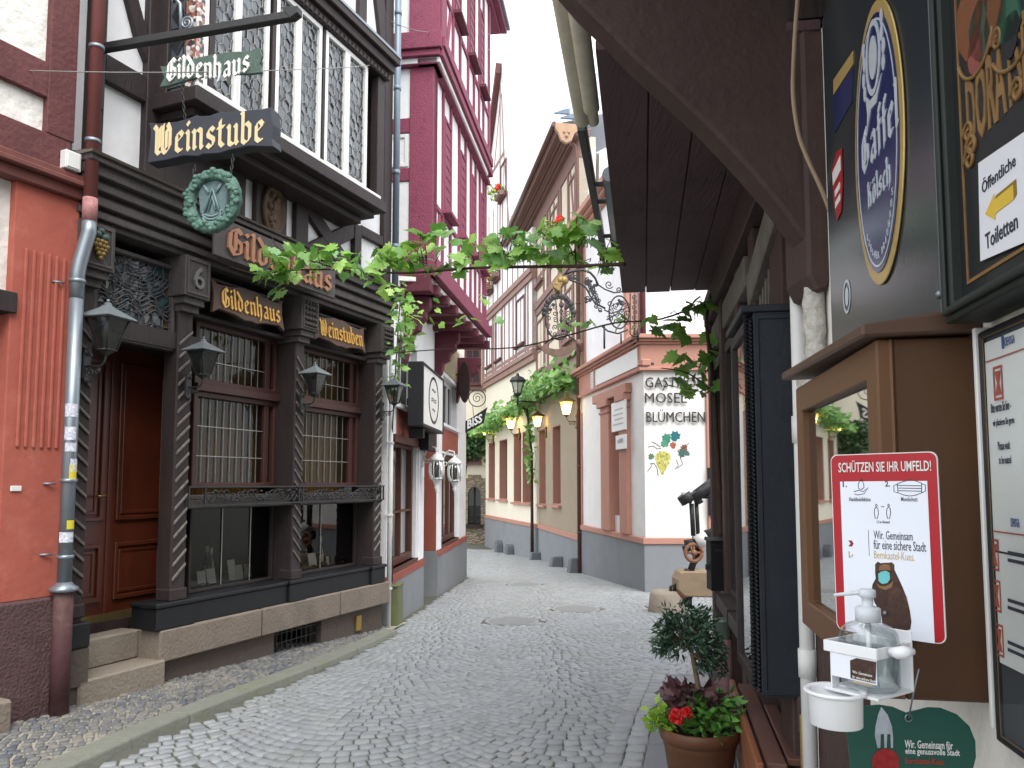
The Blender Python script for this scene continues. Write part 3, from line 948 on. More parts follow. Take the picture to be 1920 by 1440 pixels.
# ---- shop windows
BAYS = [(0.07, 1.43), (1.57, 2.9)]
M_CURT = mat('khaki_curtain', '#765a2c', '#5a4420', rough=0.95, scale=3, contrast=0.9, stretch=(1, 1, 0.3), grime='#9a6f30', gscale=1.1, gamt=0.5)
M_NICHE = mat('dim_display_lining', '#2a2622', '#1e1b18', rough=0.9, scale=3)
for bi, (a, b) in enumerate(BAYS):
    if bi == 0: a0 = a = 0.32
    else: a0 = a
    f = MB()
    f.frame(G, a0, b, 1.56, 2.43, 0.05, -0.32, -0.22)
    f.frame(G, a0, b, 2.5, 3.07, 0.05, -0.32, -0.22)
    f.box(G, a0, b, 2.43, 2.5, -0.32, -0.18)
    f.box(G, b - 0.17, b - 0.1, 1.56, 3.07, -0.32, -0.235)
    wn_ = f.build('shop_window', mat('dark_red_brown_wood', '#4c322d', '#392420', rough=0.5, scale=6, bump=0.15, bscale=40, stretch=(1, 1, 0.2)), tv, bevel=0.006)
    p = MB()
    p.face(G.P(a0 + .04, 1.6, -0.27), G.P(b - .04, 1.6, -0.27), G.P(b - .04, 2.4, -0.268), G.P(a0 + .04, 2.4, -0.268))
    p.face(G.P(a0 + .04, 2.54, -0.27), G.P(b - .04, 2.54, -0.27), G.P(b - .04, 3.03, -0.266), G.P(a0 + .04, 3.03, -0.266))
    p.build_each('pane', G_SHOP, wn_)
    lead = [MB(), MB()]
    n_ = 10
    for k in range(1, n_):
        u = a0 + 0.05 + (b - 0.17 - a0 - 0.05) * k / n_
        for q_, (z0_, z1_) in enumerate(((1.61, 2.38), (2.55, 3.02))):
            lead[q_].box(G, u - 0.002, u + 0.002, z0_, z1_, -0.262, -0.254)
    for z in (1.85, 2.12, 2.72):
        lead[z > 2.5].box(G, a0 + 0.05, b - 0.17, z - 0.0035, z + 0.0035, -0.257, -0.25)
    for l in lead: l.build('leading', M_LEAD, wn_)
    c = MB()
    k = 150
    prev = None
    for i in range(k + 1):
        u = a0 + (b - a0) * i / k
        n_ = -0.42 + 0.008 * math.sin(i * 0.75 + bi) + 0.004 * math.sin(i * 2.1)
        cur = (G.P(u, 1.5, n_), G.P(u, 3.06, n_ * 0.98))
        if prev: c.add([prev[0], cur[0], cur[1], prev[1]], [(0, 1, 2, 3)], True)
        prev = cur
    c.build('curtain', M_CURT, wn_)
    # display window below
    f = MB()
    f.frame(G, a, b, 0.636, 1.4, 0.03, -0.3, -0.22)
    sw = f.build('display_window', M_DARKER, tv, bevel=0.005)
    p = MB()
    p.face(G.P(a + .02, 0.66, -0.262), G.P(b - .02, 0.66, -0.262), G.P(b - .02, 1.37, -0.262), G.P(a + .02, 1.37, -0.262))
    p.build('pane', G_DISP, sw)
    l = MB()
    for fr_ in ((0.38, 0.72) if bi == 0 else (0.5,)):
        u = a + (b - a) * fr_
        l.box(G, u - 0.004, u + 0.004, 0.665, 1.37, -0.258, -0.25)
    l.build_each('glazing_strip', M_LEAD, sw)
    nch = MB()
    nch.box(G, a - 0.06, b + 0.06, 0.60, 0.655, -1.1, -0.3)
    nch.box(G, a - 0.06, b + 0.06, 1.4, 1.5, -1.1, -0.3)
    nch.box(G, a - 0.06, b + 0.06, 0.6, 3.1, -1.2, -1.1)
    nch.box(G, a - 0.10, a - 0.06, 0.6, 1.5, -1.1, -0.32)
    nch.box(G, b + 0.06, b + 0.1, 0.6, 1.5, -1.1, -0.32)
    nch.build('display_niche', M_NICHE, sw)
# ledge rail and wrought iron scrollwork
w = MB()
w.box(G, 0.08, 3.1, 1.4, 1.46, -0.3, -0.03)
w.box(G, 0.08, 3.1, 1.46, 1.5, -0.3, -0.1)
w.box(G, 0.08, 3.1, 1.385, 1.405, -0.3, 0.0)
w.build('window_ledge', M_DARK, tv, bevel=0.006)
random.seed(5)
sc_ = MB()
sc_.box(G, 0.05, 3.09, 1.565, 1.578, 0.01, 0.03)
sc_.box(G, 0.05, 3.09, 1.405, 1.418, 0.01, 0.03)
for u in (0.06, 0.24, 1.5, 1.56, 3.02, 3.08): sc_.box(G, u - 0.006, u + 0.006, 1.405, 1.578, 0.012, 0.028)
u = 0.3
i = 0
while u < 3.0:
    s_ = 1 if i % 2 else -1
    cz = 1.49 + 0.018 * s_
    sc_.tube([G.P(x, z, 0.02) for x, z in spiral(u, cz, 0.055, 0.01, 200 if s_ > 0 else 160, 200 + s_ * 540 if s_ > 0 else 160 - 540, 20)], 0.006, 5)
    sc_.tube([G.P(u - 0.12 + 0.24 * t / 8, 1.49 + 0.05 * s_ * math.sin(t / 8 * math.pi * 2), 0.02) for t in range(9)], 0.006, 5)
    for _ in range(3):
        sc_.ball(G.P(u + rnd(-0.1, 0.1), 1.49 + rnd(-0.055, 0.055), 0.022), 0.018, 6, 4, (1, 1, 0.6))
    u += 0.185
    i += 1
sc_.build('scrollwork_rail', M_IRON, tv)

# ---- upper storey
w = MB()
w.box(G, U0, U1, 3.95, 9.0, -0.4, -0.05)
w.build('upper_wall', M_WHITE, tv)
body = MB()
body.box(G, U0 + 0.02, U1 - 0.02, -0.3, 9.0, -6.0, -1.25)
body.box(G, U0 + 0.02, U1 - 0.02, 3.1, 3.95, -1.25, -0.37)
body.build('rear_wall', M_STONEDK, tv)
t = MB()
up = lambda px, py=380, n=0: G.pix(px, py, n)[0]
t.box(G, U0 + 0.07, U0 + 0.2, 4.0, 9, -0.1, 0.012)
t.box(G, -0.5, -0.3, 4.0, 9, -0.1, 0.014)
t.box(G, U0 + 0.2, -0.5, 4.66, 4.87, -0.1, 0.008)
t.box(G, U0 + 0.2, -0.5, 6.5, 6.7, -0.1, 0.008)
t.prism(G, [(-0.5, 5.0), (-0.5, 5.22), (-0.62, 5.5), (-0.68, 5.9), (-0.75, 6.5), (-0.95, 6.5), (-0.82, 5.9), (-0.72, 5.45), (-0.6, 5.15)], -0.1, 0.006)
t.box(G, -0.3, up(460), 3.99, 4.6, -0.1, 0.006)
t.box(G, up(480), up(538), 3.99, 4.6, -0.1, 0.008)
a_, b_ = up(555, 400), up(665, 400)
t.box(G, a_, a_ + 0.2, 3.99, 4.6, -0.1, 0.008)
t.box(G, b_, b_ + 0.14, 3.99, 4.6, -0.1, 0.01)
t.beam(G, (a_ + 0.15, 4.55), (b_ + 0.03, 3.98), 0.17, -0.09, 0.004)
t.beam(G, (a_ + 0.15, 3.98), (b_ + 0.05, 4.55), 0.17, -0.09, 0.001)
t.box(G, U1 - 0.17, U1 - 0.0, 3.99, 9, -0.1, 0.014)
t.box(G, b_ + 0.14, U1 - 0.17, 4.5, 4.62, -0.1, 0.006)
t.box(G, b_ + 0.14, U1 - 0.17, 6.35, 6.5, -0.1, 0.006)
t.box(G, 2.45, 2.6, 6.5, 9, -0.1, 0.012)
t.beam(G, (2.65, 8.6), (U1 - 0.15, 7.0), 0.2, -0.09, 0.004)
t.build('timber_frame', M_DARKER, tv, bevel=0.006)
md = MB()
mu = (up(480) + up(538)) / 2
ax_ = (G.u, V((0, 0, 1)), G.n)
md.lathe(G.P(mu, 4.27, 0.008), [(0.15, 0), (0.155, 0.03), (0.135, 0.045), (0.125, 0.03), (0.115, 0.02)], 28, True, (1, 1.65), ax_)
for k in range(16):
    a = k * 0.7
    md.ball(G.P(mu + 0.075 * math.cos(a) * (k / 16), 4.27 + 0.17 * math.sin(a * 1.3) * (0.3 + k / 22), 0.03), 0.03, 7, 5, (1, 1, 1.3))
md.build('carved_medallion', mat('carved_brown_wood', '#6a5848', '#4b3d32', rough=0.7, scale=14, bump=0.5), tv)

# ---- oriel
OU0, OU1, ON, OZ0, OZ1 = -0.43, 2.33, 0.45, 4.76, 6.15
o_ = MB()
o_.box(G, OU0 - 0.02, OU1 + 0.02, 4.62, 4.74, -0.04, ON + 0.03)
o_.box(G, OU0 + 0.06, OU1 - 0.06, 4.55, 4.62, -0.04, ON - 0.08)
o_.box(G, OU0 + 0.14, OU1 - 0.14, 4.48, 4.55, -0.04, ON - 0.2)
o_.box(G, OU0 - 0.02, OU1 + 0.02, OZ1, OZ1 + 0.1, -0.04, ON + 0.04)
o_.box(G, OU0 - 0.06, OU1 + 0.06, OZ1 + 0.1, OZ1 + 0.2, -0.04, ON + 0.09)
o_.box(G, OU0 - 0.1, OU1 + 0.1, OZ1 + 0.2, OZ1 + 0.28, -0.04, ON + 0.14)
k = OU0
while k < OU1:                                          # carved dentils under the cornice
    o_.prism(G, [(k, OZ1 + 0.005), (k + 0.06, OZ1 + 0.005), (k + 0.03, OZ1 + 0.085)], ON + 0.04, ON + 0.055)
    k += 0.07
uo = lambda px, n=ON: G.pix(px, 220, n)[0]
for a, b in ((OU0 + 0.14, OU0 + 0.2), (uo(509), uo(519)), (uo(605), uo(612)), (OU1 - 0.14, OU1)):
    o_.box(G, a, b, 4.74, OZ1, ON - 0.1, ON)
o_.box(G, OU0, OU0 + 0.08, 4.74, OZ1, 0.0, 0.14)
o_.box(G, OU0 + 0.05, OU1 - 0.05, 4.74, OZ1, 0.02, 0.1)
o_.box(G, OU1 - 0.06, OU1, 4.74, OZ1, 0.0, ON - 0.1)
o_.box(G, OU0, OU0 + 0.06, OZ1 - 0.08, OZ1, 0.14, ON)
orl = o_.build('oriel', M_DARKER, tv, bevel=0.007)
r_o = MB()
r_o.hexa([G.P(OU0 - .1, OZ1 + .28, -.04), G.P(OU1 + .1, OZ1 + .28, -.04), G.P(OU1 + .1, OZ1 + .28, ON + .15), G.P(OU0 - .1, OZ1 + .28, ON + .15),
          G.P(OU0 - .1, OZ1 + .7, -.04), G.P(OU1 + .1, OZ1 + .7, -.04), G.P(OU1 + .1, OZ1 + .31, ON + .15), G.P(OU0 - .1, OZ1 + .31, ON + .15)])
r_o.build('oriel_roof', M_SLATE, orl)
cl = MB(); cl.box(G, OU0, OU0 + 0.13, 4.74, OZ1, ON - 0.13, ON + 0.003)
tm = bpy.data.materials.new('diamond_tile'); tm.use_nodes = True
nt = tm.node_tree
tc = nt.nodes.new('ShaderNodeTexCoord'); mp = nt.nodes.new('ShaderNodeMapping'); mp.inputs['Rotation'].default_value = (0.6, R_(45), 0.4)
ck = nt.nodes.new('ShaderNodeTexVoronoi'); ck.inputs['Scale'].default_value = 34
nt.links.new(tc.outputs['Object'], mp.inputs[0]); nt.links.new(mp.outputs[0], ck.inputs[0])
cr = nt.nodes.new('ShaderNodeValToRGB'); cr.color_ramp.interpolation = 'CONSTANT'
for i_, (p_, c_) in enumerate([(0, '#c8c4bf'), (0.3, '#8c5a4a'), (0.55, '#3a3436'), (0.75, '#a5a09c')]):
    if i_ > 1: cr.color_ramp.elements.new(p_)
    cr.color_ramp.elements[i_].position = p_; cr.color_ramp.elements[i_].color = C(c_)
nt.links.new(ck.outputs['Color'], cr.inputs[0]); nt.links.new(cr.outputs[0], nt.nodes['Principled BSDF'].inputs[0])
nt.nodes['Principled BSDF'].inputs['Roughness'].default_value = 0.3
cl.build('corner_column', tm, orl, bevel=0.01)
sl_ = MB(); sl_.box(G, OU0 - 0.0, OU1 - 0.1, 4.745, 4.775, ON - 0.05, ON + 0.025)
sl_.build('sill', M_PAINTW, orl)
# leaded casements of the oriel
M_HEX = mat('leaded_glass', '#50565c', rough=0.12, spec=0.8, scale=3, island=['#363a41', '#4c5158', '#3d434b', '#5d646b', '#33363c', '#464d52', '#6a6f74'])
random.seed(21)
def hexpane(fr, a, b, z0_, z1_, n_, r_=0.052):
    gm, lm = MB(), MB()
    dx, dz = r_ * 1.732, r_ * 1.9
    def clip(p): return (min(max(p[0], a), b), min(max(p[1], z0_), z1_))
    row_ = 0
    z = z0_
    while z < z1_ + dz:
        x = a + (dx / 2 if row_ % 2 else 0)
        while x < b + dx:
            hx = [(x + r_ * math.sin(R_(60 * k)), z + r_ * 1.27 * math.cos(R_(60 * k))) for k in range(6)]
            cx_ = [clip(p) for p in hx]
            area = abs(sum(cx_[i][0] * cx_[(i + 1) % 6][1] - cx_[(i + 1) % 6][0] * cx_[i][1] for i in range(6)))
            if area > 1e-4:
                tx, tz = rnd(-.12, .12), rnd(-.12, .12)
                gm.face(*[fr.P(u, zz, n_ + tx * (u - x) + tz * (zz - z)) for u, zz in cx_])
                for i in range(3):
                    p, q = cx_[i], cx_[i + 1]
                    if abs(p[0] - q[0]) + abs(p[1] - q[1]) > 1e-4 and not (p[0] == q[0] and p[0] in (a, b)):
                        lm.tube([fr.P(*p, n_ + 0.008), fr.P(*q, n_ + 0.008)], 0.0036, 4, False, False)
            x += dx
        z += dz
        row_ += 1
    return gm, lm
for a, b in ((386, 437), (449, 495), (521, 552), (563, 596), (614, 646), (655, 684)):
    ua, ub = uo(a), uo(b)
    f = MB()
    f.frame(G, ua - 0.045, ub + 0.045, 4.775, OZ1 - 0.005, 0.045, ON - 0.06, ON + 0.005, wb=0.03, wt=0.05)
    cs = f.build('casement', M_PAINTW, orl, bevel=0.004)
    gm, lm = hexpane(G, ua, ub, 4.8, OZ1 - 0.05, ON - 0.03)
    gm.build('pane', M_HEX, cs)
    lm.build('leading', M_LEAD, cs)
GS = Fr(G.P(OU0, 0, 0), -G.n, 1)                       # the oriel's near end: u runs back to the wall
f = MB(); gm, lm = MB(), MB()
GS2 = Fr(G.P(OU0, 0, 0), G.n, 1)
gm.face(GS2.P(0.14, 4.76, -0.02), GS2.P(0.32, 4.76, -0.02), GS2.P(0.32, 6.1, -0.02), GS2.P(0.14, 6.1, -0.02))
for z in (4.9, 5.15, 5.4, 5.65, 5.9): 
    lm.prism(GS2, [(0.16, z), (0.23, z - 0.1), (0.30, z), (0.23, z + 0.1)], -0.018, -0.012, True)
for z in (4.78, 5.02, 5.27, 5.52, 5.77, 6.02): lm.box(GS2, 0.14, 0.32, z, z + 0.008, -0.016, -0.008)
lm.tube([GS2.P(0.16, 4.76, -0.01), GS2.P(0.16, 6.1, -0.01)], 0.004, 4); lm.tube([GS2.P(0.3, 4.76, -0.01), GS2.P(0.3, 6.1, -0.01)], 0.004, 4)
gp = gm.build('end_pane', M_HEX, orl); lm.build('leading', mat('dark_diamond_glass', '#2a2c30', '#1e1f22', rough=0.15, spec=0.7), gp)

# ---- written boards on the shopfront
M_GOLD = mat('gold_leaf_letters', '#d0a255', '#b08339', rough=0.35, metal=0.35, scale=12, contrast=0.8)
M_COPPER = mat('copper_letters', '#a8795c', '#875d45', rough=0.5, metal=0.15, scale=10)
M_BOARD = mat('brown_sign_board', '#5b453a', '#45332b', rough=0.55, scale=6, stretch=(0.3, 0.3, 1), bump=0.2)
b_ = thing('name_board', 'wide board on the cornice with raised copper letters Gildenhaus partly behind the vine', 'sign', G.P(0.85, 3.5, 0.26), 'boards on the wine tavern')
w = MB(); w.box(G, 0.0, 1.7, 3.52, 3.86, 0.245, 0.275); w.build('board', M_DARK, b_, bevel=0.006)
w = MB(); w.gothic(G, 'Gildenhaus', 0.87, 3.69, 0.25, 1.44, 0.275, 0.022); w.build('lettering', M_COPPER, b_)
def shaped(a, b, z0_, z1_):
    c = (a + b) / 2
    h = (z1_ - z0_)
    top = [(a, z1_ + 0.03), (a + 0.08, z1_ - 0.015), (c - 0.2, z1_), (c - 0.08, z1_ + 0.03), (c, z1_ + 0.02), (c + 0.08, z1_ + 0.03), (c + 0.2, z1_), (b - 0.08, z1_ - 0.015), (b, z1_ + 0.03), (b - 0.02, (z0_ + z1_) / 2)]
    bot = [(b, z0_ - 0.03), (b - 0.08, z0_ + 0.015), (c + 0.2, z0_), (c + 0.08, z0_ - 0.03), (c, z0_ - 0.02), (c - 0.08, z0_ - 0.03), (c - 0.2, z0_), (a + 0.08, z0_ + 0.015), (a, z0_ - 0.03), (a + 0.02, (z0_ + z1_) / 2)]
    return (top + bot)[::-1]
for (a, b, word, lab) in ((0.22, 1.17, 'Gildenhaus', 'brown shaped board with gold letters Gildenhaus above the first shop window'), (1.64, 2.6, 'Weinstuben', 'brown shaped board with gold letters Weinstuben above the second shop window')):
    T_ = Fr(G.P(0, 3.25, 0.03), G.u, 1, V((0, 0, 1)) + G.n * -0.12)
    b_ = thing('shop_sign', lab, 'sign', G.P((a + b) / 2, 3.1, 0.04), 'boards on the wine tavern')
    w = MB(); w.prism(T_, shaped(a, b, -0.13, 0.13), -0.02, 0.02); w.build('board', M_BOARD, b_, bevel=0.006)
    w = MB(); w.gothic(T_, word, (a + b) / 2 + 0.015, 0.0, 0.19, (b - a) * 0.8, 0.02, 0.014); w.build('lettering', M_GOLD, b_)
    w = MB()
    for u in (a + 0.1, b - 0.1): w.box(G, u - 0.01, u + 0.01, 3.3, 3.34, -0.26, 0.04)
    w.build_each('fixing', M_IRON, b_)

# ---- hanging signs on the iron arm
S = Fr(G.P(-0.95, 0, 0.0), (1.61, -0.42))
pz = lambda x, y: S.pix(160 + x / 3.272, y / 3.272)
armz = S.pix(365, 62)[1]
ar = thing('sign_bracket', 'long black iron arm with scroll and stay that carries the three hanging signs', 'sign bracket', S.P(0, armz, 0))
w = MB()
e_ = S.pix(555, 30)
w.box(S, -0.02, e_[0], armz - 0.025, armz + 0.03, -0.03, 0.03)
w.prism(S, [(e_[0] - 0.03, armz - 0.03), (e_[0] + 0.03, armz + 0.0), (e_[0] + 0.03, armz + 0.05), (e_[0] - 0.1, armz + 0.06)], -0.035, 0.035)
w.build('arm', M_IRON, ar, bevel=0.004)
w = MB()
q = S.pix(338, 8); q2 = S.pix(335, 57)
w.tube([S.P(q[0] - 0.6, q[1] + 0.75), S.P(q[0], q[1]), S.P(q2[0] + .02, armz + 0.03)], 0.012, 8)
cx_, cz_ = S.pix(350, 43)
w.tube([S.P(u, z, 0.0) for u, z in spiral(cx_, cz_, 0.055, 0.012, 250, 250 + 700, 36)], 0.009, 6)
w.build('stay', M_ZINC, ar)
w = MB()
for du in (0.0,):
    w.box(G, -0.99, -0.90, armz - 0.45, armz + 0.1, 0.012, 0.03)
w.build_each('wall_plate', M_IRON, ar)
rb = thing('ribbon_sign', 'green patinated ribbon sign with white letters Gildenhaus on the iron arm', 'sign', S.P(1.0, 4.4, 0), 'signs hanging from the iron arm')
RB = [(463, 410), (510, 412), (600, 382), (760, 342), (900, 322), (1010, 318), (1070, 295), (1090, 345), (1075, 400), (1090, 450), (1000, 460), (850, 456), (720, 475), (600, 505), (520, 530), (458, 540), (490, 480)]
w = MB(); w.prism(S, [pz(*p) for p in RB][::-1], -0.012, 0.012)
w.build('ribbon', mat('green_patina', '#54685f', '#3f5049', rough=0.7, scale=18, contrast=0.8, bump=0.3, grime='#2c3834', gscale=9, gamt=0.5), rb, bevel=0.004)
c0, c1 = pz(505, 440), pz(1022, 375)
w = MB()
zc = (c0[1] + c1[1]) / 2 - 0.01
um = (c0[0] + c1[0]) / 2
wv = lambda u, z: (u, z + 0.02 * math.sin((u - c0[0]) / (c1[0] - c0[0]) * 6.0 + 0.5))
w.gothic(S, 'Gildenhaus', um, zc, 0.17, (c1[0] - c0[0]) * 0.96, 0.012, 0.012, warp=wv)
w.build('lettering', M_PAINTW, rb)
wb_ = thing('hanging_board', 'dark board with scalloped edge and cream letters Weinstube hanging from the iron arm', 'sign', S.P(1.0, 3.9, 0), 'signs hanging from the iron arm')
WB = [(388, 752), (450, 757), (560, 745), (640, 722), (680, 705), (700, 712), (760, 708), (830, 683), (850, 690), (1000, 675), (1080, 668), (1140, 655), (1150, 760), (1145, 850), (1155, 900), (1000, 895), (900, 915), (850, 930), (820, 940), (720, 945), (690, 958), (600, 955), (500, 980), (380, 1000), (395, 880), (400, 800)]
w = MB(); w.prism(S, [pz(*p) for p in WB][::-1], -0.11, 0.0)
w.build('board', mat('slate_blue_board', '#3b3e47', '#30323a', rough=0.55, scale=9), wb_, bevel=0.005)
c0, c1 = pz(422, 850), pz(1105, 800)
w = MB(); w.gothic(S, 'Weinstube', (c0[0] + c1[0]) / 2, (pz(760, 700)[1] + pz(760, 935)[1]) / 2, 0.235, (c1[0] - c0[0]) * 0.96, 0.0, 0.004)
w.build('lettering', mat('cream_sign_paint', '#d9c8a0', '#c5b288', rough=0.5, scale=12), wb_)
w = MB()
def chain(mb, a, b, fr=S):
    a, b = V(a), V(b)
    n_ = max(2, int((b - a).length / 0.03))
    d = (b - a).normalized()
    s1 = d.cross(V((0, 1, 0))).normalized(); s2 = d.cross(s1)
    for i in range(n_):
        c = a + (b - a) * ((i + 0.5) / n_)
        sd = s1 if i % 2 else s2
        mb.tube([c + d * 0.019 * math.sin(t) + sd * 0.009 * math.cos(t) for t in [k * math.pi / 4 for k in range(9)]], 0.0035, 5, False)
for x0_, y0_, x1_, y1_ in ((590, 520, 600, 720), (1010, 455, 1010, 672)):
    a, b = pz(x0_, y0_), pz(x1_, y1_)
    chain(w, S.P(*a, 0.0), S.P(*b, -0.02))
w.build('chain', M_IRON, wb_)
wr = thing('guild_wreath', 'green bronze wreath round a shield with set square emblem, lowest sign on the iron arm', 'emblem', S.P(1.1, 3.3, 0), 'signs hanging from the iron arm')
cu, cz_ = pz(782, 1235)
ra, rb2 = (pz(955, 1235)[0] - pz(610, 1235)[0]) / 2, (pz(782, 1035)[1] - pz(782, 1430)[1]) / 2
M_BRONZE = mat('weathered_bronze', '#5f8377', '#3f584f', rough=0.6, scale=16, contrast=0.9, bump=0.5, grime='#243029', gscale=10, gamt=0.6)
w = MB()
tr_ = 0.042
ringp = []
K = 44
vs_, fs_ = [], []
for i in range(K):
    a = 2 * math.pi * i / K
    c = (cu + (ra - tr_) * math.cos(a), cz_ + (rb2 - tr_) * math.sin(a))
    d = (math.cos(a), math.sin(a))
    for k in range(10):
        t_ = 2 * math.pi * k / 10
        rr = tr_ * (1 + 0.13 * math.sin(i * 2.9 + k * 1.7))
        vs_.append(S.P(c[0] + d[0] * rr * math.cos(t_), c[1] + d[1] * rr * math.cos(t_), rr * 0.9 * math.sin(t_)))
for i in range(K):
    for k in range(10):
        fs_.append((i * 10 + k, i * 10 + (k + 1) % 10, ((i + 1) % K) * 10 + (k + 1) % 10, ((i + 1) % K) * 10 + k))
w.add(vs_, fs_, True)
for i in range(46):
    a = 2 * math.pi * i / 46
    w.ball(S.P(cu + (ra - tr_ * (1 + .6 * math.sin(i * 5))) * math.cos(a), cz_ + (rb2 - tr_ * (1 + .6 * math.sin(i * 5))) * math.sin(a), 0.03), 0.02, 6, 4, (1.3, 0.8, 1))
w.build('wreath', M_BRONZE, wr)
w = MB()
sh = [(-0.105, 0.15), (-0.05, 0.17), (0, 0.155), (0.05, 0.17), (0.105, 0.15), (0.115, 0.05), (0.10, -0.06), (0.06, -0.15), (0, -0.19), (-0.06, -0.15), (-0.10, -0.06), (-0.115, 0.05)]
w.prism(S, [(cu + a * 1.05, cz_ + b * 1.1) for a, b in sh], -0.03, 0.0)
wsh = w.build('shield', mat('grey_bronze', '#667c7e', '#4e6163', rough=0.55, scale=14, bump=0.4), wr, bevel=0.006)
w = MB()
w.tube([S.P(cu - 0.06, cz_ - 0.08, 0.006), S.P(cu, cz_ + 0.09, 0.006), S.P(cu + 0.06, cz_ - 0.08, 0.006)], 0.011, 6)
w.tube([S.P(cu - 0.03, cz_ - 0.07, 0.006), S.P(cu, cz_ + 0.03, 0.006), S.P(cu + 0.03, cz_ - 0.07, 0.006)], 0.008, 6)
for k in range(3): w.tube([S.P(u, z, 0.004) for u, z in arc(cu, cz_ - 0.05 - k * 0.022, 0.08, 200, 340, 8, 0.06)], 0.008, 6)
w.tube([S.P(cu - 0.07, cz_ + 0.12, 0.006), S.P(cu - 0.03, cz_ + 0.06, 0.006)], 0.012, 6)
w.tube([S.P(cu + 0.07, cz_ + 0.12, 0.006), S.P(cu + 0.03, cz_ + 0.06, 0.006)], 0.012, 6)
w.build('emblem', mat('pale_bronze', '#7c9394', '#647a7b', rough=0.5, scale=14), wsh)
w = MB()
for x_, y0_, y1_ in ((660, 1000, 1075), (893, 935, 1065)):
    chain(w, S.P(*pz(x_, y0_), -0.03), S.P(*pz(x_, y1_), 0))
w.build('chain', M_IRON, wr)

# ---- black wall lanterns
def lantern_proto(name, label, group, mfr, mroof, mglass, lit=None, k=1.0):
    o = thing(name, label, 'wall lantern', (0, 0, 0), group)
    b = MB()
    Lx = 0.2
    b.box(WORLD, -0.012, 0.02, -0.1, 0.1, -0.035, 0.035)
    b.ball((0.01, 0, 0.11), 0.034, 8, 5); b.ball((0.01, 0, -0.11), 0.03, 8, 5)
    b.build('wall_plate', mfr, o, bevel=0.005, local=True)
    b = MB()
    b.tube([(0.01, 0, 0.0), (0.1, 0, -0.005), (0.16, 0, 0.0), (0.19, 0, 0.03), (Lx, 0, 0.075), (Lx, 0, 0.1)], 0.009, 8)
    sp = spiral(0.06, -0.045, 0.035, 0.008, 90, 90 + 480, 18)
    b.tube([(x, 0, z) for x, z in sp], 0.006, 6)
    sp = spiral(0.12, -0.04, 0.03, 0.008, 90, 90 - 480, 18)
    b.tube([(x, 0, z) for x, z in sp], 0.006, 6)
    b.build('arm', mfr, o, local=True)
    def sq(h, z): return [(Lx - h, -h, z), (Lx + h, -h, z), (Lx + h, h, z), (Lx - h, h, z)]
    z0_, z1_, h0, h1 = 0.12, 0.37, 0.052, 0.108
    b = MB()
    lo, hi = sq(h0, z0_), sq(h1, z1_)
    for i in range(4):
        b.tube([lo[i], hi[i]], 0.0075, 6); b.tube([lo[i], lo[(i + 1) % 4]], 0.008, 6); b.tube([hi[i], hi[(i + 1) % 4]], 0.009, 6)
    b.lathe((Lx, 0, 0), [(0.012, 0.075), (0.03, 0.09), (0.055, 0.11), (0.066, 0.122)], 4, False, rot=R_(45))
    cage = b.build('cage', mfr, o, local=True)
    b = MB()
    lo, hi = sq(h0 - 0.002, z0_ + 0.004), sq(h1 - 0.002, z1_ - 0.002)
    for i in range(4): b.face(lo[i], lo[(i + 1) % 4], hi[(i + 1) % 4], hi[i])
    b.build('glass', mglass, cage, local=True)
    b = MB()
    b.lathe((Lx, 0, 0), [(0.035, 0.13), (0.022, 0.15), (0.025, 0.2), (0.04, 0.25), (0.03, 0.3), (0.005, 0.32)], 10)
    b.build('bulb', lit or mat('unlit_bulb', '#8d8d88', '#6d6d68', rough=0.3), cage, local=True)
    b = MB()
    b.lathe((Lx, 0, 0), [(0.212, 0.365), (0.216, 0.375), (0.06, 0.455), (0.03, 0.475), (0.03, 0.49), (0.012, 0.5)], 4, False, rot=R_(45))
    b.ball((Lx, 0, 0.512), 0.014, 8, 5)
    b.build('roof', mroof, o, bevel=0.003, local=True)
    return o
M_LROOF = mat('grey_lantern_roof', '#7f878a', '#687073', rough=0.45, metal=0.3, scale=8)
lp = lantern_proto('wall_lantern', 'large black wall lantern on the post left of the tavern door', 'black lanterns on the tavern front', M_IRON, M_LROOF, G_CLEAR)
yaw = math.atan2(G.n.y, G.n.x)
lab = [None, 'black wall lantern between the tavern door and the first shop window', 'black wall lantern on the post between the two shop windows', 'black wall lantern at the tavern corner beside the white house']
for i, (u, pxy, sc) in enumerate(((-0.965, (176, 690), 0.92), (0.0, (362, 728), 0.8), (1.5, (567, 758), 0.8), (3.0, (716, 772), 0.82))):
    z = G.pix(*pxy, 0.02)[1]
    if i == 0:
        lp.location = G.P(u, z, 0.03); lp.rotation_euler = (0, 0, yaw + 0.12); lp.scale = (sc,) * 3
    else:
        dup(lp, G.P(u, z, 0.03), yaw + (0.15 if i == 3 else 0.0), lab[i], scale=sc)

# ---- bottles and cards in the display windows
M_BOTTLE = mat('dark_wine_glass', '#1b241c', '#12180f', rough=0.12, spec=0.8)
M_CARD = mat('white_card', '#d8d6d0', '#c6c4be', rough=0.7, scale=20)
bt = thing('wine_bottle', 'dark wine bottle with white label, first from the left in the display window', 'wine bottle', (0, 0, 0), 'bottles in the display windows')
b = MB(); b.lathe((0, 0, 0), [(0.036, 0), (0.038, 0.01), (0.038, 0.17), (0.03, 0.2), (0.016, 0.235), (0.0145, 0.3), (0.016, 0.31)], 16)
b.build('glass_body', M_BOTTLE, bt, local=True)
b = MB(); b.lathe((0, 0, 0), [(0.0387, 0.035), (0.0387, 0.13)], 16); b.build('label', M_CARD, bt, local=True)
b = MB(); b.lathe((0, 0, 0), [(0.0165, 0.25), (0.0168, 0.318)], 12); b.build('capsule', M_CARD, bt, local=True)
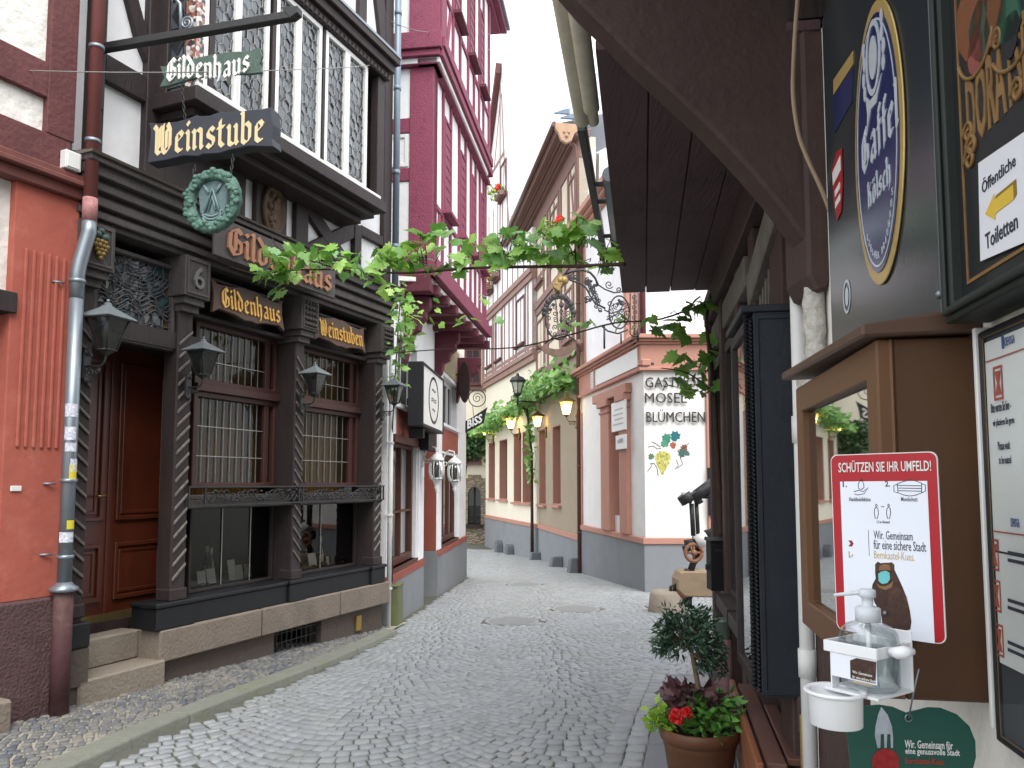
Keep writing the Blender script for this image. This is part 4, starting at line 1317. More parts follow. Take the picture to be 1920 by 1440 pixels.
spots = [(0, 0.24, -0.42), (0, 0.42, -0.75), (0, 0.85, -0.6), (0, 1.0, -0.8), (1, 1.85, -0.55), (1, 2.35, -0.75), (1, 2.45, -0.5), (1, 2.65, -0.65)]
blab = ['second bottle from the left, deep in the first display window', 'bottle standing near the middle of the first display window', 'rearmost bottle on the right of the first display window', 'leftmost bottle in the second display window', 'rear bottle in the middle of the second display window', 'front bottle in the middle of the second display window', 'rightmost bottle in the second display window']
for i, (bi, u, n_) in enumerate(spots):
    if i == 0: bt.location = G.P(u + 0.12, 0.657, n_)
    else: dup(bt, G.P(u + 0.12, 0.657, n_), 0.4 * i, 'dark wine bottle, ' + blab[i - 1])
cards = [(0.62, 0.1, 0.13), (0.74, 0.11, 0.14), (1.02, 0.1, 0.2), (1.12, 0.09, 0.14), (1.24, 0.09, 0.14), (1.78, 0.07, 0.12), (1.9, 0.04, 0.12), (2.28, 0.14, 0.16), (2.56, 0.05, 0.1)]
clab = ['low white card left of centre in the first display window', 'low white card at the centre of the first display window', 'tall white card in the first display window', 'white card right of the tall one in the first display window', 'rightmost white card in the first display window', 'leftmost white card in the second display window', 'narrow white card in the second display window', 'widest white card in the second display window', 'tiny white card at the right of the second display window']
for (u, w_, h_), l_ in zip(cards, clab):
    b = MB(); T_ = Fr(G.P(u + 0.1, 0.656, -0.45), G.u, 1, V((0, 0, 1)) - G.n * 0.2)
    b.box(T_, -w_ / 2, w_ / 2, 0, h_, -0.004, 0.0)
    b.box(T_, -0.01, 0.01, 0, h_ * 0.5, -0.05, -0.004)
    tag(b.build('price_card', M_CARD), l_, 'card', 'cards in the display windows')
cork = MB()
random.seed(9)
for i in range(70):
    u = rnd(1.65, 2.85); cork.ball(G.P(u, 0.668 + rnd(0, 0.012), -0.36 - rnd(0, 0.2)), 0.014, 6, 4, (1.4, 1, 0.8))
for i in range(9): cork.ball(G.P(rnd(0.62, 0.74), 0.668, -0.36 - rnd(0, 0.05)), 0.014, 6, 4)
ck_ = cork.build('cork_litter', mat('cork', '#a08a62', '#80693f', rough=0.9))
ck_['kind'] = 'stuff'
bp_ = MB(); bp_.box(G, 2.62, 2.72, -0.07, 0.1, -0.045, -0.02)
tag(bp_.build('brass_plate', mat('brass_plate', '#a58a4a', '#8a7038', rough=0.45, metal=0.5), bevel=0.004), 'small brass plate on the stone base of the tavern', 'plate')
# ================================================================== WHITE HOUSE WITH BURGUNDY JETTIED UPPER STOREYS
FB = Fr((-1.5, 10.58), (0.0674, 1))
RD = Fr((-1.1, 10.3), (0.138, 1))
RF = Fr((-1.1, 10.3), (1, -0.138))
wh = thing('jettied_house', 'white ground floor with grey plinth under burgundy timbered jettied storeys, across the alley mouth', 'house', FB.P(2, -0.3, 0))
B0, B1 = -1.0, 6.83
def cut_wall(mb, fr, u0, u1, z0, z1, holes, n0, n1):
    """A wall with rectangular openings, as butted boxes."""
    us = sorted({u0, u1, *[h[0] for h in holes], *[h[1] for h in holes]})
    for a, b in zip(us, us[1:]):
        if b - a < 1e-6: continue
        mid = (a + b) / 2
        hs2 = sorted([(h[2], h[3]) for h in holes if h[0] < mid < h[1]])
        z = z0
        for p, q in hs2:
            if p > z: mb.box(fr, a, b, z, p, n0, n1)
            z = max(z, q)
        if z < z1: mb.box(fr, a, b, z, z1, n0, n1)
holes = [(-0.6, 1.0, 0.5, 2.2), (1.5, 2.84, 0.44, 2.5), (3.25, 5.45, 0.5, 2.15), (-0.4, 0.95, 2.66, 3.6), (3.5, 5.3, 2.7, 3.6)]
w = MB()
cut_wall(w, FB, B0, B1, 0.44, 4.4, holes, -0.3, 0.0)
w.box(FB, B0, B1, 2.2, 4.3, -3.5, -1.3)
w.box(FB, B0, B0 + 0.05, -0.4, 4.4, -3.0, -0.3)
w.box(FB, B1 - 0.05, B1, -0.7, 4.4, -4.0, -0.3)
for a, b in ((1.04, 1.46), (2.88, 3.2), (5.5, 5.8)): w.box(FB, a, b, 0.45, 2.62, 0.0, 0.03)
for a, b, z in ((-0.66, 1.06, 2.6), (3.2, 5.5, 2.64)): w.box(FB, a, b, z, z + 0.05, 0.0, 0.06)
w.build('wall', M_WHITE, wh, bevel=0.004)
w = MB()
w.box(FB, B0, 1.5, -0.6, 0.34, -0.3, 0.03); w.box(FB, 2.84, B1, -0.8, 0.34, -0.3, 0.03)
w.box(FB, 2.83, 2.84, -0.6, 0.44, -1.2, 0.028)
w.build('plinth', M_GREY, wh)
w = MB()
w.box(FB, B0, 1.5, 0.34, 0.44, -0.3, 0.04); w.box(FB, 2.838, B1, 0.34, 0.44, -0.3, 0.04)
w.box(FB, 2.832, 2.841, 0.44, 2.5, -1.2, -0.002)
w.box(FB, 1.5, 2.83, 2.5, 2.55, -1.2, -0.01)
for a, b, z0_, z1_ in ((-0.45, 0.98, 2.25, 2.6), (3.4, 5.42, 2.2, 2.62)): w.box(FB, a, b, z0_, z1_, 0.0, 0.012)
w.build('red_band', M_RED, wh, bevel=0.004)
w = MB(); w.box(FB, 1.5, 2.83, -0.4, 2.5, -1.3, -1.2); w.box(FB, 1.5, 1.51, -0.4, 2.5, -1.2, -0.3)
w.frame(FB, 1.6, 2.75, -0.25, 2.4, 0.1, -1.2, -1.15)
w.build('entrance', M_WOODRED, wh)
def wood_window(fr, a, b, z0, z1, n, parent, m_, mull=1, glassm=None, sw=0.07, sill=None):
    f = MB()
    f.frame(fr, a, b, z0, z1, sw, n - 0.08, n)
    for k in range(1, mull + 1):
        c = a + (b - a) * k / (mull + 1)
        f.box(fr, c - 0.025, c + 0.025, z0 + sw, z1 - sw, n - 0.07, n - 0.005)
    if sill: f.box(fr, a - 0.03, b + 0.03, z0 - 0.04, z0, n - 0.08, sill)
    o = f.build('window', m_, parent, bevel=0.004)
    p = MB(); p.face(fr.P(a + sw / 2, z0 + sw / 2, n - 0.045), fr.P(b - sw / 2, z0 + sw / 2, n - 0.045), fr.P(b - sw / 2, z1 - sw / 2, n - 0.045), fr.P(a + sw / 2, z1 - sw / 2, n - 0.045))
    p.build('pane', glassm or G_DARK, o)
    return o
G_MIR = glass('reflecting_glass', '#3a3632', 0.16, 0.15)
wd = wood_window(FB, -0.6, 1.0, 0.5, 2.2, -0.06, wh, M_WOODRED, 1, G_MIR, 0.1, 0.03)
l = MB(); l.box(FB, -0.5, 0.9, 1.2, 1.23, -0.1, -0.07); l.box(FB, -0.7, 1.08, 2.14, 2.24, -0.02, 0.05); l.build('window_head', M_WOODRED, wd)
wd = wood_window(FB, 3.25, 5.45, 0.5, 2.15, -0.06, wh, M_WOODRED, 2, G_MIR, 0.1, 0.03)
wood_window(FB, -0.4, 0.95, 2.66, 3.6, -0.1, wh, M_PAINTW, 1, G_DARK, 0.08, 0.02)
wood_window(FB, 3.5, 5.3, 2.7, 3.6, -0.1, wh, M_PAINTW, 2, G_DARK, 0.08, 0.02)
ip = MB(); ip.box(FB, 3.55, 5.5, 3.68, 4.32, 0.002, 0.02)
ipo = ip.build('inscription_panel', mat('sandstone_panel', '#b5a78e', '#94866c', rough=0.9, scale=14, contrast=0.9, bump=0.6, bscale=30, stretch=(1, 1, 2.2)), wh)
# jetty: soffit, joists, corbels
w = MB()
w.hexa([FB.P(-0.4, 4.34, -0.1), FB.P(B1 - 1.9, 4.34, -0.1), RD.P(4.4, 4.34, 0.0), RD.P(0.02, 4.34, 0.0), FB.P(-0.4, 4.4, -0.1), FB.P(B1 - 1.9, 4.4, -0.1), RD.P(4.4, 4.4, 0.0), RD.P(0.02, 4.4, 0.0)])
w.build('soffit', M_ROUGHWHITE, wh)
w = MB()
for i in range(8):
    u = 0.25 + i * 0.6
    q = RD.P(u, 0, 0.06)
    L = (q - FB.o).dot(FB.u)
    w.box(FB, L - 0.09, L + 0.09, 4.2, 4.34, -0.05, (q - FB.o).dot(FB.n))
w.box(RF, -1.2, 0.0, 4.2, 4.42, -0.3, 0.06)
w.build_each('joist', mat('dark_burgundy', '#64303c', '#4d222d', rough=0.7, scale=6, bump=0.3), wh, bevel=0.01)
for u, L in ((0.05, 0.36), (2.6, 0.42), (5.3, 0.5)):
    c = MB()
    T_ = Fr(FB.P(u, 0, 0), FB.n, 1)
    prof = [(0, 4.2), (L, 4.2), (L, 4.05), (L - 0.06, 3.98), (L - 0.05, 3.9), (L * 0.65, 3.83), (L * 0.6, 3.72), (L * 0.35, 3.66), (L * 0.3, 3.5), (0.06, 3.42), (0.03, 3.3), (0, 3.25)]
    c.prism(T_, prof[::-1], -0.1, 0.1)
    c.build('corbel', MATS['dark_burgundy'], wh, bevel=0.012)
# burgundy storeys
w = MB()
w.box(RD, 0.0, 4.3, 4.42, 7.4, -3.0, -0.02)
w.box(RD, -0.1, 3.88, 7.4, 11.0, -3.0, 0.12)
w.build('upper_wall', M_WHITE, wh)
t = MB()
# front towards the viewer
P_ = lambda x, y: RF.pix(x, y)
zf = lambda y, x=770: RF.pix(x, y)[1]
t.box(RF, -0.32, 0.02, 4.62, 7.38, -0.2, 0.03)
t.box(RF, -1.3, 0.03, 4.42, zf(462), -0.2, 0.05)
t.box(RF, -1.3, -0.32, zf(340), zf(315), -0.2, 0.02)
t.box(RF, -1.3, -0.32, zf(250), zf(222), -0.2, 0.02)
t.box(RF, -1.4, 0.08, 7.38, 7.47, -0.3, 0.09); t.box(RF, -1.4, 0.13, 7.47, 7.56, -0.3, 0.16); t.box(RF, -1.4, 0.16, 7.56, 7.8, -0.3, 0.2)
t.box(RF, -0.3, 0.13, 7.8, 11.0, -0.3, 0.17)
t.box(RF, -0.75, -0.62, 7.8, 11.0, -0.3, 0.165)
t.box(RF, -1.4, -0.3, 8.9, 9.1, -0.3, 0.155)
# street side
t.box(RD, -0.02, 0.22, 4.62, 7.38, -0.2, 0.02)
t.box(RD, -0.03, 4.5, 4.42, 4.62, -0.2, 0.09); t.box(RD, -0.03, 4.42, 4.62, 4.72, -0.2, 0.05)
t.box(RD, -0.1, 4.32, 7.38, 7.47, -0.2, 0.09); t.box(RD, -0.12, 4.15, 7.47, 7.6, -0.2, 0.17); t.box(RD, -0.12, 4.0, 7.6, 7.75, -0.2, 0.2)
t.box(RD, -0.12, 0.12, 7.75, 10.9, -0.2, 0.16)
WU = [(0.7, 1.15), (1.85, 2.3), (2.85, 3.22), (3.72, 4.05)]
for zb, zt, nn in ((4.72, 7.38, 0.0), (7.75, 10.7, 0.14)):
    for a, b in (WU if zb < 5 else WU[:3]):
        for u in (a - 0.07, b):
            t.box(RD, u, u + 0.07, zb, zt, nn - 0.2, nn + 0.015)
    t.box(RD, 0.2, 4.3 if zb < 5 else 3.88, zb + 0.74, zb + 0.82, nn - 0.2, nn + 0.01)
    t.box(RD, 4.22 if zb < 5 else 3.78, 4.33 if zb < 5 else 3.9, zb, zt, nn - 0.2, nn + 0.02)
    t.beam(RD, (0.25, zb), (0.5, zb + 0.72), 0.1, nn - 0.19, nn + 0.008)
t.build('timber_frame', M_BURG, wh, bevel=0.008)
for zb, nn in ((4.72, 0.0), (7.75, 0.14)):
    for a, b in (WU if zb < 5 else WU[:3]):
        f = MB()
        f.frame(RD, a, b, zb + 0.84, zb + 2.3, 0.05, nn - 0.1, nn + 0.025)
        f.box(RD, a - 0.08, b + 0.08, zb + 0.8, zb + 0.86, nn - 0.1, nn + 0.13)
        wo = f.build('window', MATS['dark_burgundy'] if zb > 5 else M_BURG, wh, bevel=0.006)
        p = MB(); p.box(RD, a + 0.05, b - 0.05, zb + 0.89, zb + 2.25, nn - 0.05, nn + 0.008)
        for k in range(8): p.box(RD, a + 0.07, b - 0.07, zb + 0.95 + k * 0.16, zb + 1.05 + k * 0.16, nn + 0.008, nn + 0.016)
        p.build('shutter', M_BURG, wo)
a_, b_ = P_(733, 315), P_(766, 252)
wood_window(RF, a_[0] - 0.25, b_[0], a_[1], b_[1], 0.02, wh, M_PAINTW, 1, G_DARK, 0.05)
e = MB()
e.box(RD, -0.2, 4.75, 10.7, 10.8, -0.2, 0.22)
e.hexa([RD.P(-0.4, 10.8, -0.2), RD.P(4.85, 10.8, -0.2), RD.P(4.85, 10.75, 0.34), RD.P(-0.4, 10.75, 0.34), RD.P(-0.4, 10.95, -0.2), RD.P(4.85, 10.95, -0.2), RD.P(4.85, 10.84, 0.34), RD.P(-0.4, 10.84, 0.34)])
e.build('eaves', M_BURG, wh, bevel=0.01)
e = MB()
e.hexa([RD.P(-0.4, 10.95, -1.0), RD.P(4.9, 10.95, -1.0), RD.P(4.9, 10.85, 0.4), RD.P(-0.4, 10.85, 0.4), RD.P(-0.4, 14, -2.2), RD.P(4.9, 14, -2.2), RD.P(4.9, 10.95, 0.4), RD.P(-0.4, 10.95, 0.4)])
e.build('roof', M_SLATE, wh)
# second downpipe
dp2 = thing('downpipe', 'blue grey downpipe on the corner of the dark tavern, in front of the burgundy house', 'downpipe', G.P(3.26, 3.9, 0.02))
w = MB(); w.tube([G.P(3.24, 4.02, 0.05), G.P(3.24, 9.5, 0.05)], 0.042, 12); w.build('pipe', mat('blue_grey_pipe', '#7c8a95', '#6b7883', rough=0.45, metal=0.3), dp2)
w = MB()
for z in (4.3, 4.55, 5.5, 6.6, 7.6, 8.4): w.tube([G.P(3.24, z - 0.03, 0.05), G.P(3.24, z + 0.03, 0.05)], 0.048, 12)
w.build_each('joint', MATS['blue_grey_pipe'], dp2)
cd = MB(); cd.tube([FB.P(-0.98, -0.2, 0.05), FB.P(-0.98, 3.4, 0.05)], 0.03, 10)
for z in (0.3, 1.2, 2.1): cd.box(FB, -1.02, -0.94, z, z + 0.02, 0.0, 0.085)
tag(cd.build('white_conduit', M_PAINTW), 'white conduit running up the edge of the white house next to the tavern', 'pipe')
gb = MB(); gb.box(FB, -0.9, -0.55, -0.2, 0.32, 0.035, 0.14); gb.box(FB, -0.92, -0.53, 0.32, 0.335, 0.035, 0.15); gb.box(FB, -0.86, -0.59, -0.15, 0.28, 0.14, 0.146)
tag(gb.build('service_box', mat('olive_green_metal', '#6d7250', '#5d6244', rough=0.5, scale=8, contrast=0.6), bevel=0.006), 'olive green metal box standing against the white house plinth', 'box')

# black light box sign, oval blade sign, BISS sign
sb = thing('light_box_sign', 'black light box sign with white face and black oval ring on the white house wall', 'sign', FB.P(0.5, 2.4, 0.2))
Y0 = 0.15
w = MB()
w.frame(FB, -0.45, 1.3, 2.36, 3.22, 0.04, Y0, 0.36)
w.box(FB, -0.42, 1.27, 2.4, 3.18, Y0, 0.3)
w.box(FB, 0.3, 0.9, 2.3, 3.1, 0.05, Y0 - 0.02)
w.box(FB, -0.1, 0.0, 2.22, 2.36, 0.1, 0.3); w.box(FB, 0.9, 1.6, 2.1, 3.0, 0.06, 0.2)
w.box(FB, 0.2, 0.3, 2.7, 2.8, 0.0, Y0)
w.build('housing', M_BLACK, sb, bevel=0.008)
w = MB(); w.box(FB, -0.41, 1.26, 2.4, 3.18, 0.3, 0.345); w.build('face', M_PAINTW, sb)
w = MB()
ov = [(0.45 + 0.42 * math.cos(R_(a)), 2.79 + 0.34 * math.sin(R_(a))) for a in range(0, 360, 10)]
ov2 = [(0.45 + 0.37 * math.cos(R_(a)), 2.79 + 0.30 * math.sin(R_(a))) for a in range(0, 360, 10)]
w.ring(FB, ov, ov2, 0.346, 0.349)
for k, (wd_, hh_) in enumerate(((0.3, 0.05), (0.42, 0.06), (0.22, 0.05))): w.text(FB, '~≈~'[k], 0.45, 2.93 - k * 0.14, hh_, wd_, 0.347, 0.0)
w.build('emblem', M_BLACK, sb)
bl = thing('blade_sign', 'dark elongated oval sign standing out from the wall of the white house', 'sign', FB.P(5.0, 3.2, 0.2))
w = MB(); T_ = Fr(FB.P(5.0, 0, 0), FB.n, 1)
w.prism(T_, [(0.2 + 0.115 * math.cos(R_(a)), 3.66 + 0.42 * math.sin(R_(a))) for a in range(0, 360, 12)], -0.06, 0.06); w.build('board', mat('dark_brown_paint', '#3a2a29', '#2a1d1d', rough=0.5), bl, bevel=0.008)
w = MB(); w.box(T_, 0.0, 0.12, 3.8, 3.83, -0.015, 0.015); w.box(T_, 0.0, 0.12, 3.5, 3.53, -0.015, 0.015); w.build('mount', M_IRON, bl)
bs = thing('hanging_shop_sign', 'black flag shaped sign with white letters BISS hanging under an iron ring bracket', 'sign', FB.P(6.7, 2.7, 0.4))
T_ = Fr(FB.P(6.7, 0, 0), (1, 0.12), 1)
w = MB()
q = lambda x, y: T_.pix(860 + x / 3.6, 680 + y / 3.6)
w.prism(T_, [q(*p) for p in [(45, 395), (90, 370), (150, 330), (195, 300), (180, 350), (172, 405), (110, 440), (45, 475)]][::-1], -0.02, 0.02)
w.build('board', M_BLACK, bs, bevel=0.004)
w = MB(); L0, L1 = q(58, 420), q(158, 372)
TT = Fr(T_.P(L0[0], L0[1], 0), (T_.u * (L1[0] - L0[0]) + V((0, 0, 1)) * (L1[1] - L0[1])), 1, V((0, 0, 1)))
w.text(TT, 'BISS', math.hypot(L1[0] - L0[0], L1[1] - L0[1]) / 2, 0.0, 0.2, math.hypot(L1[0] - L0[0], L1[1] - L0[1]), 0.022, 0.004, 0.03); w.build('lettering', M_PAINTW, bs)
w = MB()
c_ = q(125, 240); r_ = 0.16
w.tube([T_.P(u, z, 0) for u, z in arc(c_[0], c_[1], 0.19, 0, 360, 24)], 0.012, 6)
w.tube([T_.P(u, z, 0) for u, z in spiral(c_[0], c_[1], 0.12, 0.02, 0, 600, 30)], 0.01, 6)
w.tube([T_.P(c_[0] - 0.4, c_[1] + 0.19, 0), T_.P(c_[0] + 0.05, c_[1] + 0.19, 0)], 0.012, 6)
w.tube([T_.P(c_[0] - 0.1, c_[1] - 0.17, 0), T_.P(q(100, 360)[0], q(100, 360)[1], 0)], 0.008, 6)
w.tube([T_.P(c_[0] - 0.4, c_[1] + 0.25, 0), T_.P(c_[0] - 0.4, c_[1] - 0.5, 0)], 0.012, 6)
w.build('bracket', M_IRON, bs)

# white carriage lamps by the entrance
def carriage_lamp(name, label, group):
    o = thing(name, label, 'wall lamp', (0, 0, 0), group)
    b = MB()
    b.lathe((0.0, 0, 0), [(0.03, -0.11), (0.05, -0.09), (0.055, 0.09), (0.03, 0.11)], 14, True, (0.5, 1))
    b.tube([(0.02, 0, -0.02), (0.06, 0, 0.08), (0.12, 0, 0.15), (0.19, 0, 0.13), (0.2, 0, 0.07)], 0.011, 8)
    b.tube([(x, 0, z) for x, z in spiral(0.07, -0.02, 0.04, 0.01, 120, 560, 16)], 0.007, 6)
    b.build('arm', M_PAINTW, o, local=True)
    b = MB()
    b.lathe((0.2, 0, 0), [(0.012, 0.08), (0.02, 0.06), (0.05, 0.04), (0.09, 0.0), (0.095, -0.02), (0.085, -0.03)], 14)
    b.lathe((0.2, 0, 0), [(0.075, -0.25), (0.08, -0.24), (0.045, -0.27), (0.03, -0.31), (0.02, -0.33), (0.028, -0.35), (0.012, -0.38), (0.004, -0.42)][::-1], 14)
    for k in range(8):
        a = k * math.pi / 4
        b.tube([(0.2 + r * math.cos(a), r * math.sin(a), z) for r, z in ((0.083, -0.03), (0.098, -0.1), (0.097, -0.17), (0.078, -0.25))], 0.006, 5)
    b.build('cage', M_PAINTW, o, local=True)
    b = MB(); b.lathe((0.2, 0, 0), [(0.078, -0.03), (0.09, -0.1), (0.09, -0.17), (0.072, -0.25)], 14)
    b.build('glass', G_CLEAR, o, local=True)
    b = MB(); b.lathe((0.2, 0, 0), [(0.02, -0.24), (0.02, -0.16), (0.03, -0.12), (0.02, -0.08)], 10); b.build('bulb', MATS['unlit_bulb'], o, local=True)
    return o
cl_ = carriage_lamp('carriage_lamp', 'white carriage lamp on the nearer pilaster of the white house entrance', 'white lamps beside the entrance')
yb = math.atan2(FB.n.y, FB.n.x)
cl_.location = FB.P(1.2, 1.98, 0.03); cl_.rotation_euler = (0, 0, yb - 0.2); cl_.scale = (1.25,) * 3
dup(cl_, FB.P(3.02, 1.98, 0.03), yb - 0.2, 'white carriage lamp on the far pilaster of the white house entrance', scale=1.35)
# ================================================================== TAN HOUSE, CREAM HOUSE, STONE ARCH HOUSE
T = Fr((1.71, 18.7), (-0.15, 1), -1)
CR = Fr((0.79, 24.4), (-0.25, 1), -1)
M_BEIGE = mat('beige_panel', '#d9cdbb', '#cabda9', rough=0.9, scale=2, bump=0.15)
def deep_window(fr, a, b, z0, z1, parent, m_, n=-0.02, dep=0.3, sill=True, mull=1):
    f = MB()
    f.ring(fr, [(a, z0), (b, z0), (b, z1), (a, z1)], [(a + 0.03, z0 + 0.03), (b - 0.03, z0 + 0.03), (b - 0.03, z1 - 0.03), (a + 0.03, z1 - 0.03)], n - dep, n + 0.012)
    if sill: f.box(fr, a - 0.1, b + 0.1, z0 - 0.07, z0, n - 0.05, n + 0.12)
    o = f.build('window', m_, parent, bevel=0.004)
    g_ = MB(); g_.frame(fr, a + 0.03, b - 0.03, z0 + 0.03, z1 - 0.03, 0.05, n - dep, n - dep + 0.04)
    for k in range(1, mull + 1):
        c = a + (b - a) * k / (mull + 1); g_.box(fr, c - 0.02, c + 0.02, z0 + .05, z1 - .05, n - dep, n - dep + 0.035)
    g_.box(fr, a + .05, b - .05, z0 + (z1 - z0) * 0.68, z0 + (z1 - z0) * 0.68 + 0.04, n - dep, n - dep + 0.033)
    g_.build('sash', MATS.get('reddish_wood'), o)
    p = MB(); p.pane(fr, a, b, z0, z1, n - dep + 0.01); p.build('pane', G_DARK, o)
    return o
def timber_window(fr, a, b, z0, z1, parent, m_, n=0.0):
    f = MB(); f.frame(fr, a, b, z0, z1, 0.07, n - 0.1, n + 0.03); f.box(fr, a - 0.06, b + 0.06, z0 - 0.06, z0 + 0.02, n - 0.05, n + 0.12)
    c = (a + b) / 2; f.box(fr, c - 0.025, c + 0.025, z0 + .05, z1 - .05, n - 0.08, n)
    o = f.build('window', m_, parent, bevel=0.004)
    p = MB(); p.pane(fr, a, b, z0, z1, n - 0.06); p.build('pane', G_DARK, o)
    return o
def ux(fr, px, py, n=0): return fr.pix(px, py, n)[0]

# ---- tan house
th = thing('tan_house', 'tan rendered house with brown timbered upper storeys and carved eaves, left of the corner inn', 'house', T.P(3, -0.7, 0))
TL = 6.22
gw = [(ux(T, 1051, 860) , ux(T, 1036, 860), 1.0, 3.25), (ux(T, 1023, 860), ux(T, 1011, 860), 0.95, 3.3)]
w = MB(); cut_wall(w, T, 0, TL, 0.33, 4.9, gw, -0.4, 0.0); w.build('wall', M_TAN, th)
w = MB(); w.box(T, 0.02, TL, -1.2, 9.9, -6, -0.5); w.prism(Fr(T.P(0.03, 0, 0), T.n * -1, 1), [(0.4, 9.9), (6, 9.9), (3, 11.4)], -0.1, 0.0); w.build('end_wall', M_WHITE, th)
w = MB(); w.box(T, 0, TL, -1.3, 0.2, -0.4, 0.03); w.build('plinth', M_GREY, th)
w = MB(); w.box(T, 0, TL, 0.2, 0.33, -0.4, 0.06); w.build('plinth_band', M_TERRA, th, bevel=0.008)
for h in gw: deep_window(T, h[0], h[1], h[2], h[3], th, M_TERRA)
w = MB(); w.box(T, 0.0, TL, 4.9, 10.3, -0.4, 0.04); w.build('upper_wall', M_BEIGE, th)
t = MB()
uw = [(ux(T, 1024, 660), ux(T, 1010, 660), 5.1, 6.75), (ux(T, 1078, 580), ux(T, 1064, 580), 5.3, 6.7), (ux(T, 1022, 460), ux(T, 1009, 460), 7.9, 9.5), (ux(T, 1050, 400), ux(T, 1035, 400), 8.0, 9.5), (ux(T, 1083, 380), ux(T, 1070, 380), 8.0, 9.5)]
for z0_, z1_, n_ in ((4.85, 5.05, 0.12), (6.95, 7.15, 0.09), (7.15, 7.3, 0.13), (7.3, 7.42, 0.09), (9.75, 10.3, 0.08)): t.box(T, -0.02, TL, z0_, z1_, -0.2, n_)
for a, b, z0_, z1_ in uw:
    zb, zt = (5.05, 6.95) if z0_ < 7 else (7.42, 9.75)
    for u in (a - 0.12, b): t.box(T, u, u + 0.12, zb, zt, -0.2, 0.075)
    t.box(T, a - 0.12, b + 0.12, z0_ - 0.14, z0_ - 0.02, -0.2, 0.07)
for u in (0.0, 2.0, 3.9, TL - 0.16): 
    t.box(T, u, u + 0.16, 5.05, 6.95, -0.2, 0.08); t.box(T, u, u + 0.16, 7.42, 9.75, -0.2, 0.08)
for z0_, z1_ in ((5.72, 5.84), (8.1, 8.22)): t.box(T, 0, TL, z0_, z1_, -0.2, 0.062)
for a, b in (((2.2, 5.1), (2.9, 6.9)), ((3.85, 7.5), (3.0, 9.7)), ((1.95, 5.1), (1.55, 6.9)), ((0.3, 7.5), (0.9, 9.7))): t.beam(T, a, b, 0.13, -0.19, 0.06)
t.build('timber_frame', M_FARBROWN, th, bevel=0.006)
for h in uw: timber_window(T, *h, th, M_FARBROWN, 0.05)
e = MB()
for z0_, z1_, n0_, n1_ in ((10.2, 10.26, 0.0, 0.2), (10.26, 10.33, 0.0, 0.38), (10.33, 10.4, 0.0, 0.66)): e.box(T, -0.25, TL + 3.2, z0_, z1_, n0_ - 0.2, n1_)
for n_ in (0.24, 0.42, 0.58): e.box(T, -0.25, TL + 3.2, 10.24 if n_ < .3 else 10.28, 10.34, n_, n_ + 0.05)
e.build('eaves', M_FARBROWN, th, bevel=0.01)
e = MB(); e.tube([T.P(-0.3, 10.42, 0.72), T.P(TL + 3.2, 10.42, 0.72)], 0.07, 10); e.build('gutter', mat('brown_gutter', '#6d5048', '#5a4038', rough=0.5), th)
hd = MB(); c = T.P(-0.28, 10.36, 0.5)
T_ = Fr(T.P(-0.27, 0, 0), T.n * -1, 1)
hd.prism(T_, [(-0.7, 10.45), (-0.7, 10.3), (-0.62, 10.2), (-0.55, 10.02), (-0.42, 9.95), (-0.29, 10.02), (-0.22, 10.2), (-0.1, 10.3), (-0.1, 10.45)], -0.06, 0.05)
hd.ball(T_.P(-0.48, 10.22, 0.06), 0.035, 8, 5); hd.ball(T_.P(-0.36, 10.22, 0.06), 0.035, 8, 5); hd.ball(T_.P(-0.42, 10.12, 0.08), 0.04, 8, 5)
hd.build('carved_gable_end', mat('carved_ochre', '#b89a80', '#94765e', rough=0.8), th, bevel=0.01)
e = MB()
e.face(T.P(-0.3, 10.42, 0.7), T.P(TL + 3.2, 10.42, 0.7), T.P(TL + 3.2, 11.5, -3.0), T.P(-0.3, 11.5, -3.0))
e.build('roof', mat('light_slate', '#c3c8d0', '#aeb4bd', rough=0.5, scale=4), th)
dp3 = MB(); dp3.tube([T.P(-0.06, 10.3, 0.5), T.P(-0.06, 10.0, 0.14), T.P(-0.06, 9.7, 0.1), T.P(-0.06, -0.6, 0.1)], 0.05, 10)
for z in (0.4, 2.0, 4, 6, 8): dp3.tube([T.P(-0.06, z, 0.1), T.P(-0.06, z + 0.05, 0.1)], 0.062, 10)
tag(dp3.build('downpipe', MATS['brown_gutter']), 'brown downpipe between the tan house and the corner inn', 'downpipe')

# ---- cream house with the steep gable
ch = thing('cream_house', 'tall cream house with white timbered storeys, steep gable and pale slate roof', 'house', CR.P(3, -0.8, 0))
CL = 7.75
gw = [(ux(CR, 928, 880), ux(CR, 916, 880), 1.0, 3.25), (ux(CR, 951, 880), ux(CR, 936, 880), 1.0, 3.25), (ux(CR, 978, 880) + 0.02, ux(CR, 963, 880), 0.95, 3.35), (ux(CR, 996, 880), ux(CR, 979, 880) - 0.02, 0.95, 3.35)]
w = MB(); cut_wall(w, CR, 0, CL, 0.33, 5.7, gw, -0.4, 0.0); w.build('wall', M_CREAM, ch)
w = MB(); w.box(CR, 0.01, CL - 0.01, -1.2, 5.7, -5, -0.5); w.box(CR, 0.01, CL - 0.01, 5.75, 10.5, -5.0, -0.4); w.build('rear_wall', M_CREAM, ch)
w = MB(); w.box(CR, 0, CL, -1.4, 0.2, -0.4, 0.03); w.build('plinth', M_GREY, ch)
w = MB(); w.box(CR, 0, CL, 0.2, 0.33, -0.4, 0.06); w.build('plinth_band', M_TERRA, ch, bevel=0.008)
for h in gw: deep_window(CR, *h, ch, M_TERRA)
w = MB()
w.box(CR, 0.0, CL, 5.75, 8.3, -0.4, 0.1)
w.prism(CR, [(0, 8.3), (CL, 8.3), (CL, 13.0), (4.35, 17.6), (2.75, 10.6), (2.4, 9.9), (0, 9.9)], -0.4, 0.14)
